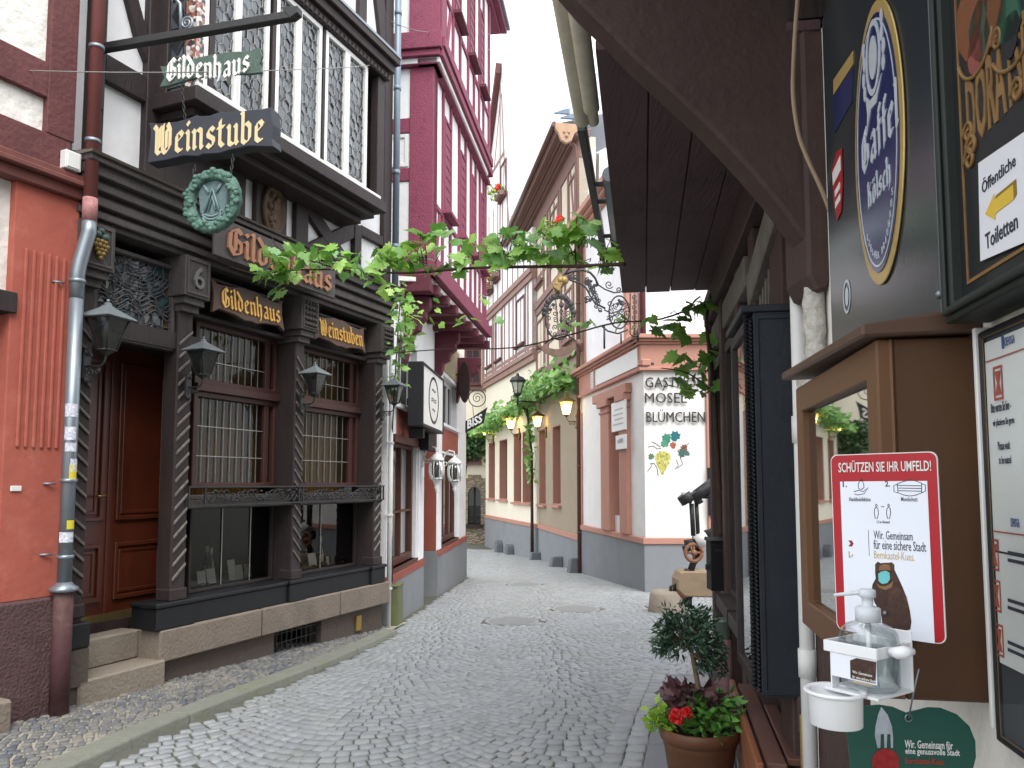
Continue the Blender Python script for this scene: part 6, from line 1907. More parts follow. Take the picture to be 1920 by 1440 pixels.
for (fr, px, py, hgt, rounded, lab_) in ((CR, 935, 1036, 0.5, True, 'rounded guard stone farthest down the cream house wall'), (CR, 955, 1038, 0.42, True, 'leaning rounded guard stone against the cream house'), (T, 1005, 1050, 0.3, False, 'low guard stone at the joint of the cream and tan houses'), (T, 1045, 1062, 0.34, False, 'square guard stone along the tan house plinth'), (T, 1080, 1074, 0.42, False, 'square guard stone beside the brown downpipe')):
    u = fr.pix(px, py, 0.15)[0]
    b = MB(); gz = ground_z(fr.P(u, 0, 0.15).y) - 0.05
    if rounded:
        pr_ = [(u - 0.2, gz), (u + 0.2, gz), (u + 0.19, gz + hgt * 0.6)] + [(u + 0.18 * math.cos(R_(a)), gz + hgt * 0.6 + hgt * 0.4 * math.sin(R_(a))) for a in range(15, 180, 20)] + [(u - 0.19, gz + hgt * 0.6)]
        b.prism(fr, pr_, 0.03, 0.28)
    else: b.hexa([fr.P(u - .17, gz, .03), fr.P(u + .17, gz, .03), fr.P(u + .17, gz, .36), fr.P(u - .17, gz, .36), fr.P(u - .16, gz + hgt, .03), fr.P(u + .16, gz + hgt * .96, .03), fr.P(u + .15, gz + hgt * .92, .3), fr.P(u - .16, gz + hgt, .3)])
    tag(b.build('guard_stone', mat('grey_guard_stone', '#6f7277', '#5c5f63', rough=0.9, scale=6, bump=0.5), bevel=0.03, segs=2), lab_, 'guard stone', 'guard stones along the house walls')
# ================================================================== TAVERN ON THE RIGHT
W = Fr((0.65, 0), (0.17, 1), -1)
wy = lambda Y: Y * math.hypot(1, 0.17)
rt = thing('corner_tavern', 'dark timbered tavern with plank soffit and curved brace overhanging the street', 'house', W.P(3, 0, -0.5))
M_SOFF = mat('soffit_plank', '#5d474b', '#4a383b', rough=0.75, scale=5, bump=0.4, bscale=25, stretch=(2.2, 0.25, 1), grime='#2b2022', gscale=3, gamt=0.5)
M_BRACE = mat('old_brown_brace', '#4a3a37', '#3a2c2a', rough=0.7, scale=5, bump=0.35, bscale=30, grime='#5a4942', gscale=3, gamt=0.3)
M_GREYWOOD = mat('grey_weathered_wood', '#7f7a72', '#625d56', rough=0.85, scale=5, bump=0.5, bscale=30, stretch=(1, 1, 0.3), grime='#4a463f', gscale=3, gamt=0.5)
w = MB(); w.box(W, -3.0, wy(3.1), -0.1, 3.2, -0.5, 0.0); w.build('plaster_wall', M_ROUGHWHITE, rt)
w = MB(); w.box(W, wy(3.1), wy(6.55), -0.3, 3.2, -0.5, -0.02); w.box(W, -3, wy(6.5), -0.3, 3.2, -5, -0.5); w.build('timber_wall', M_DARKER, rt)
w = MB()
for a, b, n_ in ((2.28, 2.85, 0.03), (3.22, 3.5, 0.05), (3.95, 4.12, 0.06), (4.7, 4.86, 0.05), (5.5, 5.68, 0.07), (6.36, 6.55, 0.08)):
    w.box(W, wy(a), wy(b), -0.3 if a > 3 else 0.0, 1.2 if a < 3 else 2.95, -0.2, n_)
w.box(W, wy(3.15), wy(6.6), 2.95, 3.19, -0.2, 0.1); w.box(W, wy(3.15), wy(6.5), 0.6, 0.75, -0.2, 0.04)
w.build('timber_frame', M_BRACE, rt, bevel=0.008)
w = MB()
a, b = W.pix(1400, 548, 0.08), W.pix(1450, 372, 0.08)
w.beam(W, a, b, 0.17, 0.0, 0.08); w.box(W, wy(4.3), wy(6.5), 2.72, 2.9, -0.01, 0.06)
w.build('weathered_brace', M_GREYWOOD, rt, bevel=0.008)
w = MB()
for k in range(5): w.tube([W.P(wy(3.6 + k * 0.09), 2.2, 0.03), W.P(wy(3.5 + k * 0.09), 2.85, 0.03)], 0.008, 6)
w.build('lattice', MATS['grey_weathered_wood'], rt)
for a, b, z0_, z1_ in ((4.15, 4.68, 0.8, 2.6), (4.88, 5.48, 0.8, 2.6), (5.7, 6.34, 0.1, 2.6)): timber_window(W, wy(a), wy(b), z0_, z1_, rt, M_DARKER, 0.02)
# overhang
n_o = 0.8
y_ = 2.6
for k in range(4):
    a, b = k * n_o / 4, (k + 1) * n_o / 4 - 0.005
    w = MB(); w.box(W, wy(y_), wy(6.25) + rnd(-0.01, 0.015), 3.2, 3.24, a, b); w.build('soffit_plank', M_SOFF, rt, bevel=0.004)
w = MB(); w.box(W, wy(y_), wy(6.235), 3.245, 6.0, -5, n_o - 0.02); w.box(W, -1.5, wy(2.59), 4.0, 6.0, -5, n_o - 0.02); w.box(W, -1.5, wy(2.55), 3.2, 3.99, -0.5, -0.002); w.box(W, wy(6.2), wy(7.4), 3.6, 6.0, -5, 0.4); w.build('upper_storey', M_DARKER, rt)
w = MB()
BF = Fr((0, 2.62, 0), (1, 0), 1)
poly = [(1522, 468), (1508, 446), (1480, 408), (1450, 368), (1400, 310), (1330, 236), (1260, 170), (1195, 112), (1150, 66), (1120, 36), (1088, 5), (1040, -50), (1000, -110), (1000, -230), (1540, -230), (1540, 100), (1522, 300)]
w.prism(BF, [BF.pix(*p) for p in poly][::-1], -0.13, 0.0)
w.build('curved_brace', M_BRACE, rt, bevel=0.012)
w = MB()
a, b = BF.pix(1512, 545), BF.pix(1562, 500)
w.prism(BF, [(a[0], a[1] + 0.05), (a[0] + 0.03, a[1] - 0.01), (b[0] - 0.03, a[1]), (b[0], a[1] + 0.05), (b[0], 3.2), (a[0], 3.2)], -0.2, 0.02)
w.build('hanging_post', M_BRACE, rt, bevel=0.012)
for Yb in ():
    w = MB(); Q = Fr((0, Yb, 0), (1, 0), 1); xw = 0.65 + 0.17 * Yb
    w.prism(Q, [(xw, 2.5), (xw - 0.05, 2.5), (xw - 0.2, 2.85), (xw - 0.45, 3.1), (xw - 0.62, 3.2), (xw, 3.2)], -0.1, 0.0)
    w.build('curved_brace', M_BRACE, rt, bevel=0.01)

# gutter tubes, black rail and grey tube along the overhang
gt = thing('gutter_tubes', 'weathered beige twin tubes hung along the edge of the tavern overhang', 'gutter', at_y(1090, 228, 4.4))
M_GUT = mat('weathered_beige_zinc', '#dcd5c4', '#c4bcaa', rough=0.6, scale=8, contrast=0.9, metal=0.0, grime='#a09784', gscale=5, gamt=0.3)
d = W.u
def open_tube(mb, a, b, r, seg=18):
    mb.tube([a, b], r, seg, False); mb.tube([a, b], r - 0.006, seg, False)
    mb.tube([b + (a - b).normalized() * 0.004, b], r, seg, False)
e1 = at_y(1092, 226, 4.45); e2 = at_y(1109, 203, 4.2); e3 = at_y(1113, 228, 4.45)
w = MB(); open_tube(w, e1 - d * 3.5, e1, 0.046); w.build('outer_tube', M_GUT, gt)
w = MB(); open_tube(w, e2 - d * 3.2, e2, 0.046); w.build('inner_tube', M_GUT, gt)
w = MB(); open_tube(w, e3 - d * 0.5, e3, 0.033); w.build('short_tube', M_GUT, gt)
rl = thing('awning_rail', 'black rail with brackets and a grey tube beyond the beige gutter tubes', 'rail', at_y(1120, 350, 5.6))
A = at_y(1090, 236, 4.6); L = 2.55
RLF = Fr(A, (0.173, 1, 0), -1)
w = MB(); w.box(RLF, 0, L, -0.035, 0.035, -0.025, 0.025)
for k in (0.9, 1.25, 2.1, 2.5): w.box(RLF, k, k + 0.03, -0.03, 0.0, -0.4, -0.02)
w.build('rail', M_IRON, rl, bevel=0.004)
w = MB(); w.box(RLF, 0, L - 0.05, 0.04, 0.1, -0.02, 0.035); w.build('white_strip', M_PAINTW, rl)
w = MB(); w.tube([RLF.P(0.75, -0.01, -0.14), RLF.P(2.2, -0.01, -0.14)], 0.055, 14); w.build('grey_tube', mat('grey_tube_metal', '#8f979d', '#7c848a', rough=0.4, metal=0.3), rl)
w = MB(); w.tube([RLF.P(2.15, -0.01, -0.14), RLF.P(2.45, -0.01, -0.14)], 0.065, 14); w.tube([RLF.P(2.42, 0, -0.14), RLF.P(2.42, -0.12, -0.14)], 0.04, 10); w.build('end_fitting', M_IRON, rl)

# pipes and cables on the tavern wall
wp = thing('white_downpipe', 'white downpipe running down the tavern wall beside the black showcase', 'downpipe', W.P(wy(3.0), 0, 0.06))
w = MB(); w.tube([W.P(wy(2.84), 0.0, 0.06), W.P(wy(2.84), 3.2, 0.06)], 0.027, 14); w.build('pipe', M_PAINTW, wp)
w = MB()
for z in (1.75, 0.9): w.tube([W.P(wy(2.84), z, 0.06), W.P(wy(2.84), z + 0.1, 0.06)], 0.033, 14)
w.build_each('joint', M_PAINTW, wp)
random.seed(77)
w = MB()
pts = []
for k in range(40):
    z = 1.85 + k * 0.035
    pts.append(W.P(wy(2.66 + rnd(-.008, .008)), z, 0.04))
w.tube(pts, [0.028 + rnd(0, 0.012) + (0.03 if k < 5 else 0) for k in range(40)], 9)
tag(w.build('plastered_conduit', mat('crusty_white_plaster', '#cfccc4', '#a9a59b', rough=0.95, scale=20, contrast=1, bump=0.9, bscale=50)), 'crusty white plastered conduit between the wooden post and the beer sign', 'conduit')
w = MB()
cpts = [(1500, -60), (1492, 40), (1488, 110), (1487, 180), (1497, 250), (1515, 300), (1540, 355), (1560, 410), (1570, 470), (1572, 520)]
def smooth_path(pts, k=6):
    out = []
    for i in range(len(pts) - 1):
        p0, p1, p2, p3 = [V(pts[max(0, min(len(pts) - 1, j))]) for j in (i - 1, i, i + 1, i + 2)]
        for t in [q / k for q in range(k)]:
            out.append(0.5 * ((2 * p1) + (p2 - p0) * t + (2 * p0 - 5 * p1 + 4 * p2 - p3) * t * t + (3 * p1 - p0 - 3 * p2 + p3) * t ** 3))
    out.append(V(pts[-1]))
    return out
w.tube(smooth_path([at_y(x, y, 2.45) for x, y in cpts]), 0.007, 7)
tag(w.build('cable', mat('beige_cable', '#a08a74', '#8a755f', rough=0.6)), 'beige cable hanging in front of the curved brace', 'cable')

# ---- beer sign
bsn = thing('beer_sign', 'dark steel beer sign with blue and gold oval logo', 'sign', W.P(wy(2.2), 1.9, 0.05))
N0 = 0.03
u0, u1 = W.pix(1786, 580, N0)[0], W.pix(1568, 500, N0)[0]
zb = W.pix(1575, 620, N0)[1] - 0.16
M_STEEL = mat('dark_polished_steel', '#2b383f', '#222d33', rough=0.22, metal=0.2, scale=2, spec=0.7)
w = MB(); w.box(W, u0, u1, zb, 3.1, 0.005, N0 + 0.02); w.build('panel', M_STEEL, bsn, bevel=0.004)
N1 = N0 + 0.021
cu, czz = W.pix(1648, 268, N1)
ru, rz = (W.pix(1601, 268, N1)[0] - W.pix(1694, 268, N1)[0]) / 2, (W.pix(1648, -8, N1)[1] - W.pix(1648, 541, N1)[1]) / 2
el = lambda f, k=48, g=1.0: [(cu + ru * f * math.cos(2 * math.pi * i / k) * g, czz + rz * (f if f > 0.95 else f + 0.0) * math.sin(2 * math.pi * i / k)) for i in range(k)]
el2 = lambda a, b, k=48: [(cu + a * math.cos(2 * math.pi * i / k), czz + b * math.sin(2 * math.pi * i / k)) for i in range(k)]
M_GOLDP = mat('brushed_gold', '#d3b878', '#a88c50', rough=0.3, metal=0.3, scale=2, contrast=0.9)
M_BLUE = mat('deep_blue_enamel', '#1d2c5e', '#162350', rough=0.2, spec=0.6)
M_SILV = mat('silver_print', '#d4dbe2', '#b7c0cb', rough=0.3, metal=0.2)
w = MB(); w.prism(W, el2(ru, rz), N1, N1 + 0.005); w.build('gold_rim', M_GOLDP, bsn, bevel=0.002)
w = MB(); w.prism(W, el2(ru * 0.87, rz * 0.91), N1 + 0.0055, N1 + 0.0075); w.build('blue_field', M_BLUE, bsn)
w = MB(); w.ring(W, el2(ru * 0.82, rz * 0.875), el2(ru * 0.795, rz * 0.86), N1 + 0.0077, N1 + 0.0085)
NT = N1 + 0.0077
Wt = Fr(W.P(0, 0, 0), -W.u, 1)               # reading direction: left to right as seen from the street
def wtxt(mb, body, px, py, hpx, wpx, bold=0.01, fr_n=NT, t=0.001):
    u, z = W.pix(px, py, fr_n)
    h = W.pix(px, py - hpx / 2, fr_n)[1] - W.pix(px, py + hpx / 2, fr_n)[1]
    ww = W.pix(px - wpx / 2, py, fr_n)[0] - W.pix(px + wpx / 2, py, fr_n)[0]
    mb.text(Wt, body, -u, z, h, ww, fr_n, t, bold)
def wgoth(mb, body, px, py, hpx, wpx, nib):
    u, z = W.pix(px, py, NT); h = W.pix(px, py - hpx / 2, NT)[1] - W.pix(px, py + hpx / 2, NT)[1]; ww = W.pix(px - wpx / 2, py, NT)[0] - W.pix(px + wpx / 2, py, NT)[0]
    mb.gothic(Wt, body, -u, z, h, ww, NT, 0.001, nib)
wgoth(w, 'Gaffel', 1647, 246, 88, 68, 0.14)
wgoth(w, 'Kölsch', 1648, 344, 52, 42, 0.14)
# brewery line round the foot of the oval
for i, ch in enumerate('KOELNER BRAUHAUS'):
    if ch == ' ': continue
    a = R_(228 + i * 6.4)
    u, z = cu - ru * 0.7 * math.cos(a), czz + rz * 0.79 * math.sin(a)
    w.text(Wt, ch, -u, z, 0.018, 0.011, NT, 0.0008, 0.01)
w.build('lettering', M_SILV, bsn)
w = MB()
u, z = W.pix(1637, 108, NT)
ellp = lambda a, b, du=0, dz=0: [(u + du + a * math.cos(R_(q)), z + dz + b * math.sin(R_(q))) for q in range(0, 360, 15)]
w.ring(W, ellp(0.06, 0.095), ellp(0.048, 0.08), NT, NT + 0.002)
w.prism(W, ellp(0.03, 0.055, 0.0, 0.0), NT, NT + 0.002)
w.prism(W, [(u + a, z + b) for a, b in ((-0.065, -0.075), (-0.015, -0.125), (0.03, -0.12), (0.07, -0.165), (0.06, -0.12), (0.07, -0.065), (0.035, -0.095), (-0.015, -0.1))], NT, NT + 0.0018)
for s_ in (-1, 1):
    for k in range(4): w.prism(W, [(u + s_ * (0.078 + 0.006 * math.sin(k * 2)) + 0.011 * math.cos(R_(q)), z - 0.055 + k * 0.038 + 0.021 * math.sin(R_(q))) for q in range(0, 360, 40)], NT + 0.0001 * k, NT + 0.0015 + 0.0001 * k)
w.build('crest', M_SILV, bsn)
w = MB(); a, b, c, e = W.pix(1563, 178, N1), W.pix(1600, 120, N1), W.pix(1600, 95, N1), W.pix(1563, 150, N1)
w.prism(W, [a, b, c, e], N1, N1 + 0.001); w.build('gold_stripe', M_GOLDP, bsn)
w = MB(); b_, c_ = W.pix(1602, 70, N1), W.pix(1566, 250, N1)
w.prism(W, [W.pix(1562, 182, N1), W.pix(1600, 124, N1), W.pix(1598, 190, N1), W.pix(1565, 250, N1)], N1, N1 + 0.001); w.build('blue_stripe', M_BLUE, bsn)
w = MB()
u, z = W.pix(1588, 556, N1)
w.ring(W, [(u + 0.04 * math.cos(R_(q)), z + 0.05 * math.sin(R_(q))) for q in range(0, 360, 20)], [(u + 0.032 * math.cos(R_(q)), z + 0.041 * math.sin(R_(q))) for q in range(0, 360, 20)], N1, N1 + 0.001)
w.prism(W, [(u + 0.018 * math.cos(R_(q)), z + 0.028 * math.sin(R_(q))) for q in range(0, 360, 30)], N1, N1 + 0.001)
w.build('seal', M_SILV, bsn)
w = MB(); u, z = W.pix(1762, 552, N1); w.ball(W.P(u, z, N1), 0.009, 8, 5); w.build('rivet', M_ZINC, bsn)
stx = thing('badge_sticker', 'small red and white badge sticker on the left edge of the beer sign', 'sticker', W.P(W.pix(1572, 350, N1)[0], W.pix(1572, 350, N1)[1], N1))
w = MB(); u, z = W.pix(1572, 348, N1)
w.prism(W, [(u - 0.06, z + 0.09), (u - 0.055, z - 0.02), (u - 0.03, z - 0.09), (u + 0.02, z - 0.1), (u + 0.05, z - 0.03), (u + 0.06, z + 0.07), (u, z + 0.105)], N1 + 0.001, N1 + 0.003); w.build('red_field', mat('sticker_red', '#a3242c', rough=0.4), stx)
w = MB(); w.prism(W, [(u - 0.045, z + 0.03), (u + 0.05, z + 0.02), (u + 0.05, z + 0.06), (u - 0.045, z + 0.075)], N1 + 0.003, N1 + 0.004)
for k in range(2): w.prism(W, [(u - 0.03, z - 0.02 - k * .035), (u + 0.03, z - 0.025 - k * .035), (u + 0.03, z - 0.005 - k * .035), (u - 0.03, z - k * .035)], N1 + 0.003, N1 + 0.004)
w.build('white_bars', M_PAINTW, stx)

# ---- green framed painted sign
gsn = thing('painted_sign', 'dark painted sign with green moulded frame and gold ornament above the menu case', 'sign', W.P(wy(1.4), 1.9, 0.08))
NG = 0.06
ug0, ug1 = wy(0.85), W.pix(1792, 590, NG)[0]
zg = W.pix(1803, 603, NG)[1]
M_GREENF = mat('dark_green_frame', '#2c3330', '#212725', rough=0.5, scale=6, bump=0.1)
w = MB(); w.frame(W, ug0, ug1, zg, 2.75, 0.034, 0.0, NG + 0.02); w.frame(W, ug0 + 0.012, ug1 - 0.012, zg + 0.012, 2.73, 0.014, NG + 0.02, NG + 0.03)
w.build('frame', M_GREENF, gsn, bevel=0.008, segs=2)
w = MB(); w.box(W, ug0 + 0.033, ug1 - 0.033, zg + 0.033, 2.72, 0.0, NG); w.build('field', mat('blackish_sign_paint', '#26282c', '#1b1d20', rough=0.4, scale=10), gsn)
M_DGOLD = mat('dull_gold_paint', '#8c6c42', '#6a4f2e', rough=0.5, scale=14, contrast=0.9)
w = MB()
w.frame(W, ug0 + 0.06, ug1 - 0.06, zg + 0.06, 2.66, 0.006, NG, NG + 0.002)
la, lb = W.pix(1808, 200, NG), W.pix(1925, 105, NG)
uu = W.pix(1866, 160, NG)
w.text(Wt, 'DORATSFINER', -(uu[0] - 0.06), uu[1], 0.13, 0.34, NG, 0.002, 0.02)
for (cx_, cy_, r_, a0_, a1_) in ((1830, 60, 0.075, 20, 160), (1900, 30, 0.08, 30, 170)):
    u, z = W.pix(cx_, cy_, NG); w.tube([W.P(u + r_ * math.cos(R_(a)), z - r_ * math.sin(R_(a)), NG + 0.002) for a in range(a0_, a1_, 8)], 0.004, 5)
for (px, py) in ((1818, 250), (1824, 275), (1820, 300), (1872, 75), (1910, 170)):
    u, z = W.pix(px, py, NG)
    w.tube([W.P(a, b, NG + 0.002) for a, b in spiral(u, z, 0.022, 0.004, 0, 500, 20)], 0.004, 5)
w.build('gold_ornament', M_DGOLD, gsn)
for (px, py, s_, col, nm) in ((1825, 20, 0.075, '#7a4a30', 'painted_coat'), (1840, 55, 0.05, '#3e4a40', 'painted_trousers'), (1833, 100, 0.035, '#8a4a44', 'painted_boot'), (1895, 25, 0.05, '#2e5a48', 'painted_coat'), (1900, 60, 0.035, '#23252a', 'painted_boot'), (1870, 30, 0.05, '#6a4426', 'painted_sack')):
    w = MB(); u, z = W.pix(px, py, NG)
    w.prism(W, [(u + s_ * math.cos(R_(q)) * rnd(0.6, 1), z + s_ * 1.2 * math.sin(R_(q)) * rnd(0.7, 1)) for q in range(0, 360, 30)], NG, NG + 0.004); w.build(nm, mat(nm + col[1:], col, rough=0.6, scale=15, contrast=0.9), gsn)
tn = thing('toilet_notice', 'white paper with yellow arrow and the words Öffentliche Toiletten stuck on the painted sign', 'notice', W.P(wy(1.3), 2.0, NG + 0.01))
q = [W.pix(*p, NG + 0.006) for p in ((1838, 490), (1926, 452), (1922, 246), (1834, 306))]
w = MB(); w.prism(W, q, NG + 0.004, NG + 0.006); w.build('sheet', mat('white_paper', '#dcdee4', '#d2d4da', rough=0.6, scale=5), tn)
um, zt, zb2 = (q[0][0] + q[1][0]) / 2, (q[2][1] + q[3][1]) / 2, (q[0][1] + q[1][1]) / 2
wid = q[0][0] - q[1][0]; hh = zt - zb2
w = MB(); NN = NG + 0.0065
w.text(Wt, 'Öffentliche', -um, zt - hh * 0.22, hh * 0.15, wid * 0.74, NN, 0.0006, 0.008); w.text(Wt, 'Toiletten', -um, zb2 + hh * 0.2, hh * 0.16, wid * 0.7, NN, 0.0006, 0.012)
w.build('lettering', mat('grey_black_ink', '#3c3f48', '#30333b', rough=0.6), tn)
ar_ = [(0.32, 0.0), (0.1, 0.13), (0.1, 0.07), (-0.3, 0.07), (-0.3, -0.07), (0.1, -0.07), (0.1, -0.13)]
w = MB(); w.prism(W, [(um + a * wid, zb2 + hh * 0.48 + b * hh) for a, b in ar_], NN, NN + 0.0006); w.build('arrow', mat('yellow_ink', '#d9b94a', '#c9a838', rough=0.6), tn)
w = MB(); w.prism(W, [(um - 0.3 * wid, zb2 + hh * .41), (um - 0.3 * wid, zb2 + hh * .55), (um - 0.36 * wid, zb2 + hh * 0.58), (um - 0.36 * wid, zb2 + hh * .44)], NN, NN + 0.0006); w.prism(W, [(um - 0.3 * wid, zb2 + hh * .55), (um + 0.1 * wid, zb2 + hh * .55), (um + 0.06 * wid, zb2 + hh * .58), (um - 0.36 * wid, zb2 + hh * .58)], NN, NN + 0.0005)
w.build('arrow_side', mat('ochre_ink', '#8d762c', rough=0.6), tn)

# ---- brown display cabinet
CB = Fr((0.73, 1.5, 0), (0.17, 1), -1)
cab = thing('display_cabinet', 'brown wooden display cabinet with glazed front and small pent roof on the tavern wall', 'display cabinet', CB.P(0.4, 1.19, -0.1))
M_CAB = mat('brown_cabinet_paint', '#533a26', '#482f1d', rough=0.5, scale=3, bump=0.08, bscale=40, grime='#54371f', gscale=2, gamt=0.4)
cz0, cz1, cL, cD = 1.19, 1.885, 0.81, 0.172
w = MB()
w.box(CB, 0.0, 0.018, cz0, cz1, -cD, -0.02); w.box(CB, cL - 0.018, cL, cz0, cz1, -cD, -0.02)
w.box(CB, 0.018, cL - 0.018, cz0, cz0 + 0.02, -cD, -0.02); w.box(CB, 0.018, cL - 0.018, cz1 - 0.02, cz1, -cD, -0.02); w.box(CB, 0.018, cL - 0.018, cz0 + .02, cz1 - .02, -cD, -cD + 0.012)
w.build('case', M_CAB, cab, bevel=0.004)
w = MB(); w.frame(CB, 0.0, cL, cz0, cz1, 0.075, -0.02, 0.012); w.box(CB, -0.004, 0.012, cz0, cz1, -0.02, -0.012)
wo = w.build('door_frame', mat('light_brown_cabinet', '#6a4a31', '#5a3e28', rough=0.45, scale=3, bump=0.06), cab, bevel=0.005)
w = MB(); w.pane(CB, 0.07, cL - 0.07, cz0 + 0.07, cz1 - 0.07, -0.008); w.build('pane', glass('cabinet_glass', '#1b1917', 0.28, 0.35), wo)
w = MB(); w.tube([CB.P(0.045, 1.5, 0.012), CB.P(0.045, 1.5, 0.02)], 0.01, 10); w.build('lock', M_ZINC, wo)
w = MB()
rz0 = cz1 + 0.004
w.hexa([CB.P(-0.03, rz0, -cD), CB.P(cL + 0.04, rz0 + 0.03, -cD), CB.P(cL + 0.04, rz0 + 0.026, 0.045), CB.P(-0.03, rz0 - 0.004, 0.045), CB.P(-0.03, rz0 + 0.05, -cD), CB.P(cL + 0.04, rz0 + 0.08, -cD), CB.P(cL + 0.04, rz0 + 0.05, 0.045), CB.P(-0.03, rz0 + 0.02, 0.045)])
w.build('roof', mat('brown_roof_sheet', '#5b4538', '#4a372c', rough=0.5, scale=6), cab, bevel=0.005)
w = MB(); w.box(CB, 0.02, 0.79, 1.36, 1.365, -0.16, -0.03); w.build('shelf', G_CLEAR, cab)
w = MB()
for a, b, c, e in ((0.12, 0.3, 1.45, 1.7), (0.36, 0.56, 1.42, 1.7), (0.6, 0.75, 1.5, 1.68)): w.box(CB, a, b, c, e, -cD + 0.012, -cD + 0.014)
w.build_each('sheet', MATS['white_paper'], cab)
br_ = MB(); br_.box(CB, cL - 0.12, cL - 0.06, cz1 - 0.12, cz1 - 0.0, 0.013, 0.05)
# ---- menu case at the right edge
mc = thing('menu_case', 'black framed glass menu case with white information sheets at the right edge', 'menu case', W.P(wy(1.2), 1.1, 0.05))
NM = 0.03
um1 = W.pix(1831, 612, NM)[0]; zt_, zb_ = W.pix(1836, 622, NM)[1], W.pix(1862, 1385, NM)[1]
um0 = wy(0.8)
w = MB(); w.frame(W, um0, um1, zb_, zt_, 0.012, 0.0, NM); w.build('frame', M_BLACK, mc, bevel=0.004)
w = MB(); w.box(W, um1 + 0.001, um1 + 0.012, zb_ + .02, zt_ + 0.01, 0.0, NM + 0.004); w.build('white_trim', M_PAINTW, mc, bevel=0.002)
w = MB(); w.frame(W, um0 + 0.012, um1 - 0.012, zb_ + 0.012, zt_ - 0.012, 0.0015, 0.0255, 0.0265); w.build('gold_fillet', M_DGOLD, mc)
w = MB(); w.box(W, um0, um1, zb_, zt_, 0.0, 0.02); w.build('back_board', mat('slate_felt', '#3a3f48', '#30343c', rough=0.8), mc)
M_PAPER = MATS['white_paper']; M_INK = mat('blue_black_ink', '#3a3c52', '#2c2e42', rough=0.6); M_INKR = mat('red_ink', '#b4584c', '#a04a40', rough=0.6); M_INKB = mat('blue_ink', '#3a5a98', rough=0.6)
ul = um1 - 0.0125
w = MB(); zp = [zt_ - 0.022, zt_ - 0.40, zb_ + 0.14]
w.box(W, ul - 0.22, ul, zp[1] + 0.004, zp[0], 0.021, 0.023); w.box(W, ul - 0.222, ul - 0.004, zp[2], zp[1], 0.021, 0.024); w.build_each('information_sheet', M_PAPER, mc)
NP = 0.0245
xr = lambda px, py: W.pix(px, py, NP)
w = MB()
def mt(mb, body, px, py, h, wd): u, z = xr(px, py); mb.text(Wt, body, -u, z, h, wd, NP, 0.0004, 0.006)
mt(w, 'Bitte warten Sie hier -', 1876, 762, 0.017, 0.075); mt(w, 'wir platzieren Sie gerne', 1881, 792, 0.016, 0.08); mt(w, 'Please wait', 1882, 835, 0.015, 0.045); mt(w, 'to be seated', 1884, 862, 0.014, 0.045)
for py in (1038, 1052, 1128, 1142, 1208, 1222):
    u, z = xr(1900, py); w.box(W, u - 0.04, u + 0.02, z - 0.003, z + 0.003, NP, NP + 0.0004)
w.build('print', M_INK, mc)
w = MB(); mt(w, 'DEHOGA', 1893, 638, 0.015, 0.034); mt(w, 'DEHOGA', 1903, 980, 0.015, 0.03); u, z = xr(1882, 640); w.box(W, u, u + 0.008, z - 0.012, z + 0.01, NP, NP + 0.0004); w.build('blue_logo', M_INKB, mc)
w = MB()
for py in (668, 998): u, z = xr(1880, py); w.box(W, ul - 0.21, ul - 0.005, z - 0.0012, z + 0.0012, NP, NP + 0.0004)
for (px, py, hw, hz) in ((1871, 718, 0.017, 0.03), (1865, 1040, 0.016, 0.028), (1869, 1117, 0.016, 0.028), (1874, 1200, 0.016, 0.028)):
    u, z = xr(px, py); w.frame(W, u - hw, u + hw, z - hz, z + hz, 0.004, NP, NP + 0.0004)
    w.prism(W, [(u - hw * .6, z - hz * .7), (u + hw * .6, z - hz * .7), (u + hw * .2, z), (u + hw * .6, z + hz * .7), (u - hw * .6, z + hz * .7), (u - hw * .2, z)], NP, NP + 0.0004)
w.build('pictogram', M_INKR, mc)
w = MB(); w.pane(W, um0 + 0.01, um1 - 0.01, zb_ + 0.01, zt_ - 0.01, NM - 0.002); w.build('pane', glass('menu_glass', '#d0d0d4', 0.0, 0.98, gain=0.3, clear=0.97), mc)

# ---- black showcase with rope moulding
SF = Fr((0.986, 3.2, 0), (0.17, 1), -1)
sh_ = thing('black_showcase', 'tall dark navy showcase box with twisted rope moulding and glazed front on the tavern wall', 'showcase', SF.P(0.25, 0.73, -0.1))
M_NAVY = mat('dark_navy_paint', '#232830', '#1a1e25', rough=0.55, scale=10, bump=0.15, bscale=40, grime='#3a3f46', gscale=9, gamt=0.2)
w = MB()
z0_, z1_, L_, D_ = 0.735, 2.32, 0.58, 0.24
w.box(SF, 0.0, 0.02, z0_, z1_, -D_, -0.03); w.box(SF, L_ - 0.02, L_, z0_, z1_, -D_, -0.03); w.box(SF, 0.02, L_ - .02, z0_, z0_ + 0.03, -D_, -0.03); w.box(SF, 0.02, L_ - .02, z1_ - 0.03, z1_, -D_, -0.03); w.box(SF, 0.02, L_ - .02, z0_ + .03, z1_ - .03, -D_, -D_ + 0.02)
SS = Fr(SF.P(0, 0, 0), -SF.n, 1)
w.frame(SS, 0.03, D_ - 0.005, z0_ + 0.01, z1_ - 0.01, 0.022, 0.0, 0.006)
w.box(SF, -0.01, L_ + .01, z1_, z1_ + 0.03, -D_, 0.02)
w.build('case', M_NAVY, sh_, bevel=0.004)
w = MB(); w.frame(SF, 0.03, L_ - 0.0, z0_ + 0.02, z1_ - 0.02, 0.05, -0.03, 0.0); wo = w.build('front_frame', M_DARKER, sh_, bevel=0.004)
w = MB(); w.pane(SF, 0.07, L_ - 0.04, z0_ + .06, z1_ - .06, -0.015); w.build('pane', glass('showcase_glass', '#2a2c2e', 0.15, 0.4), wo)
w = MB()
k = 0
z = z0_ + 0.02
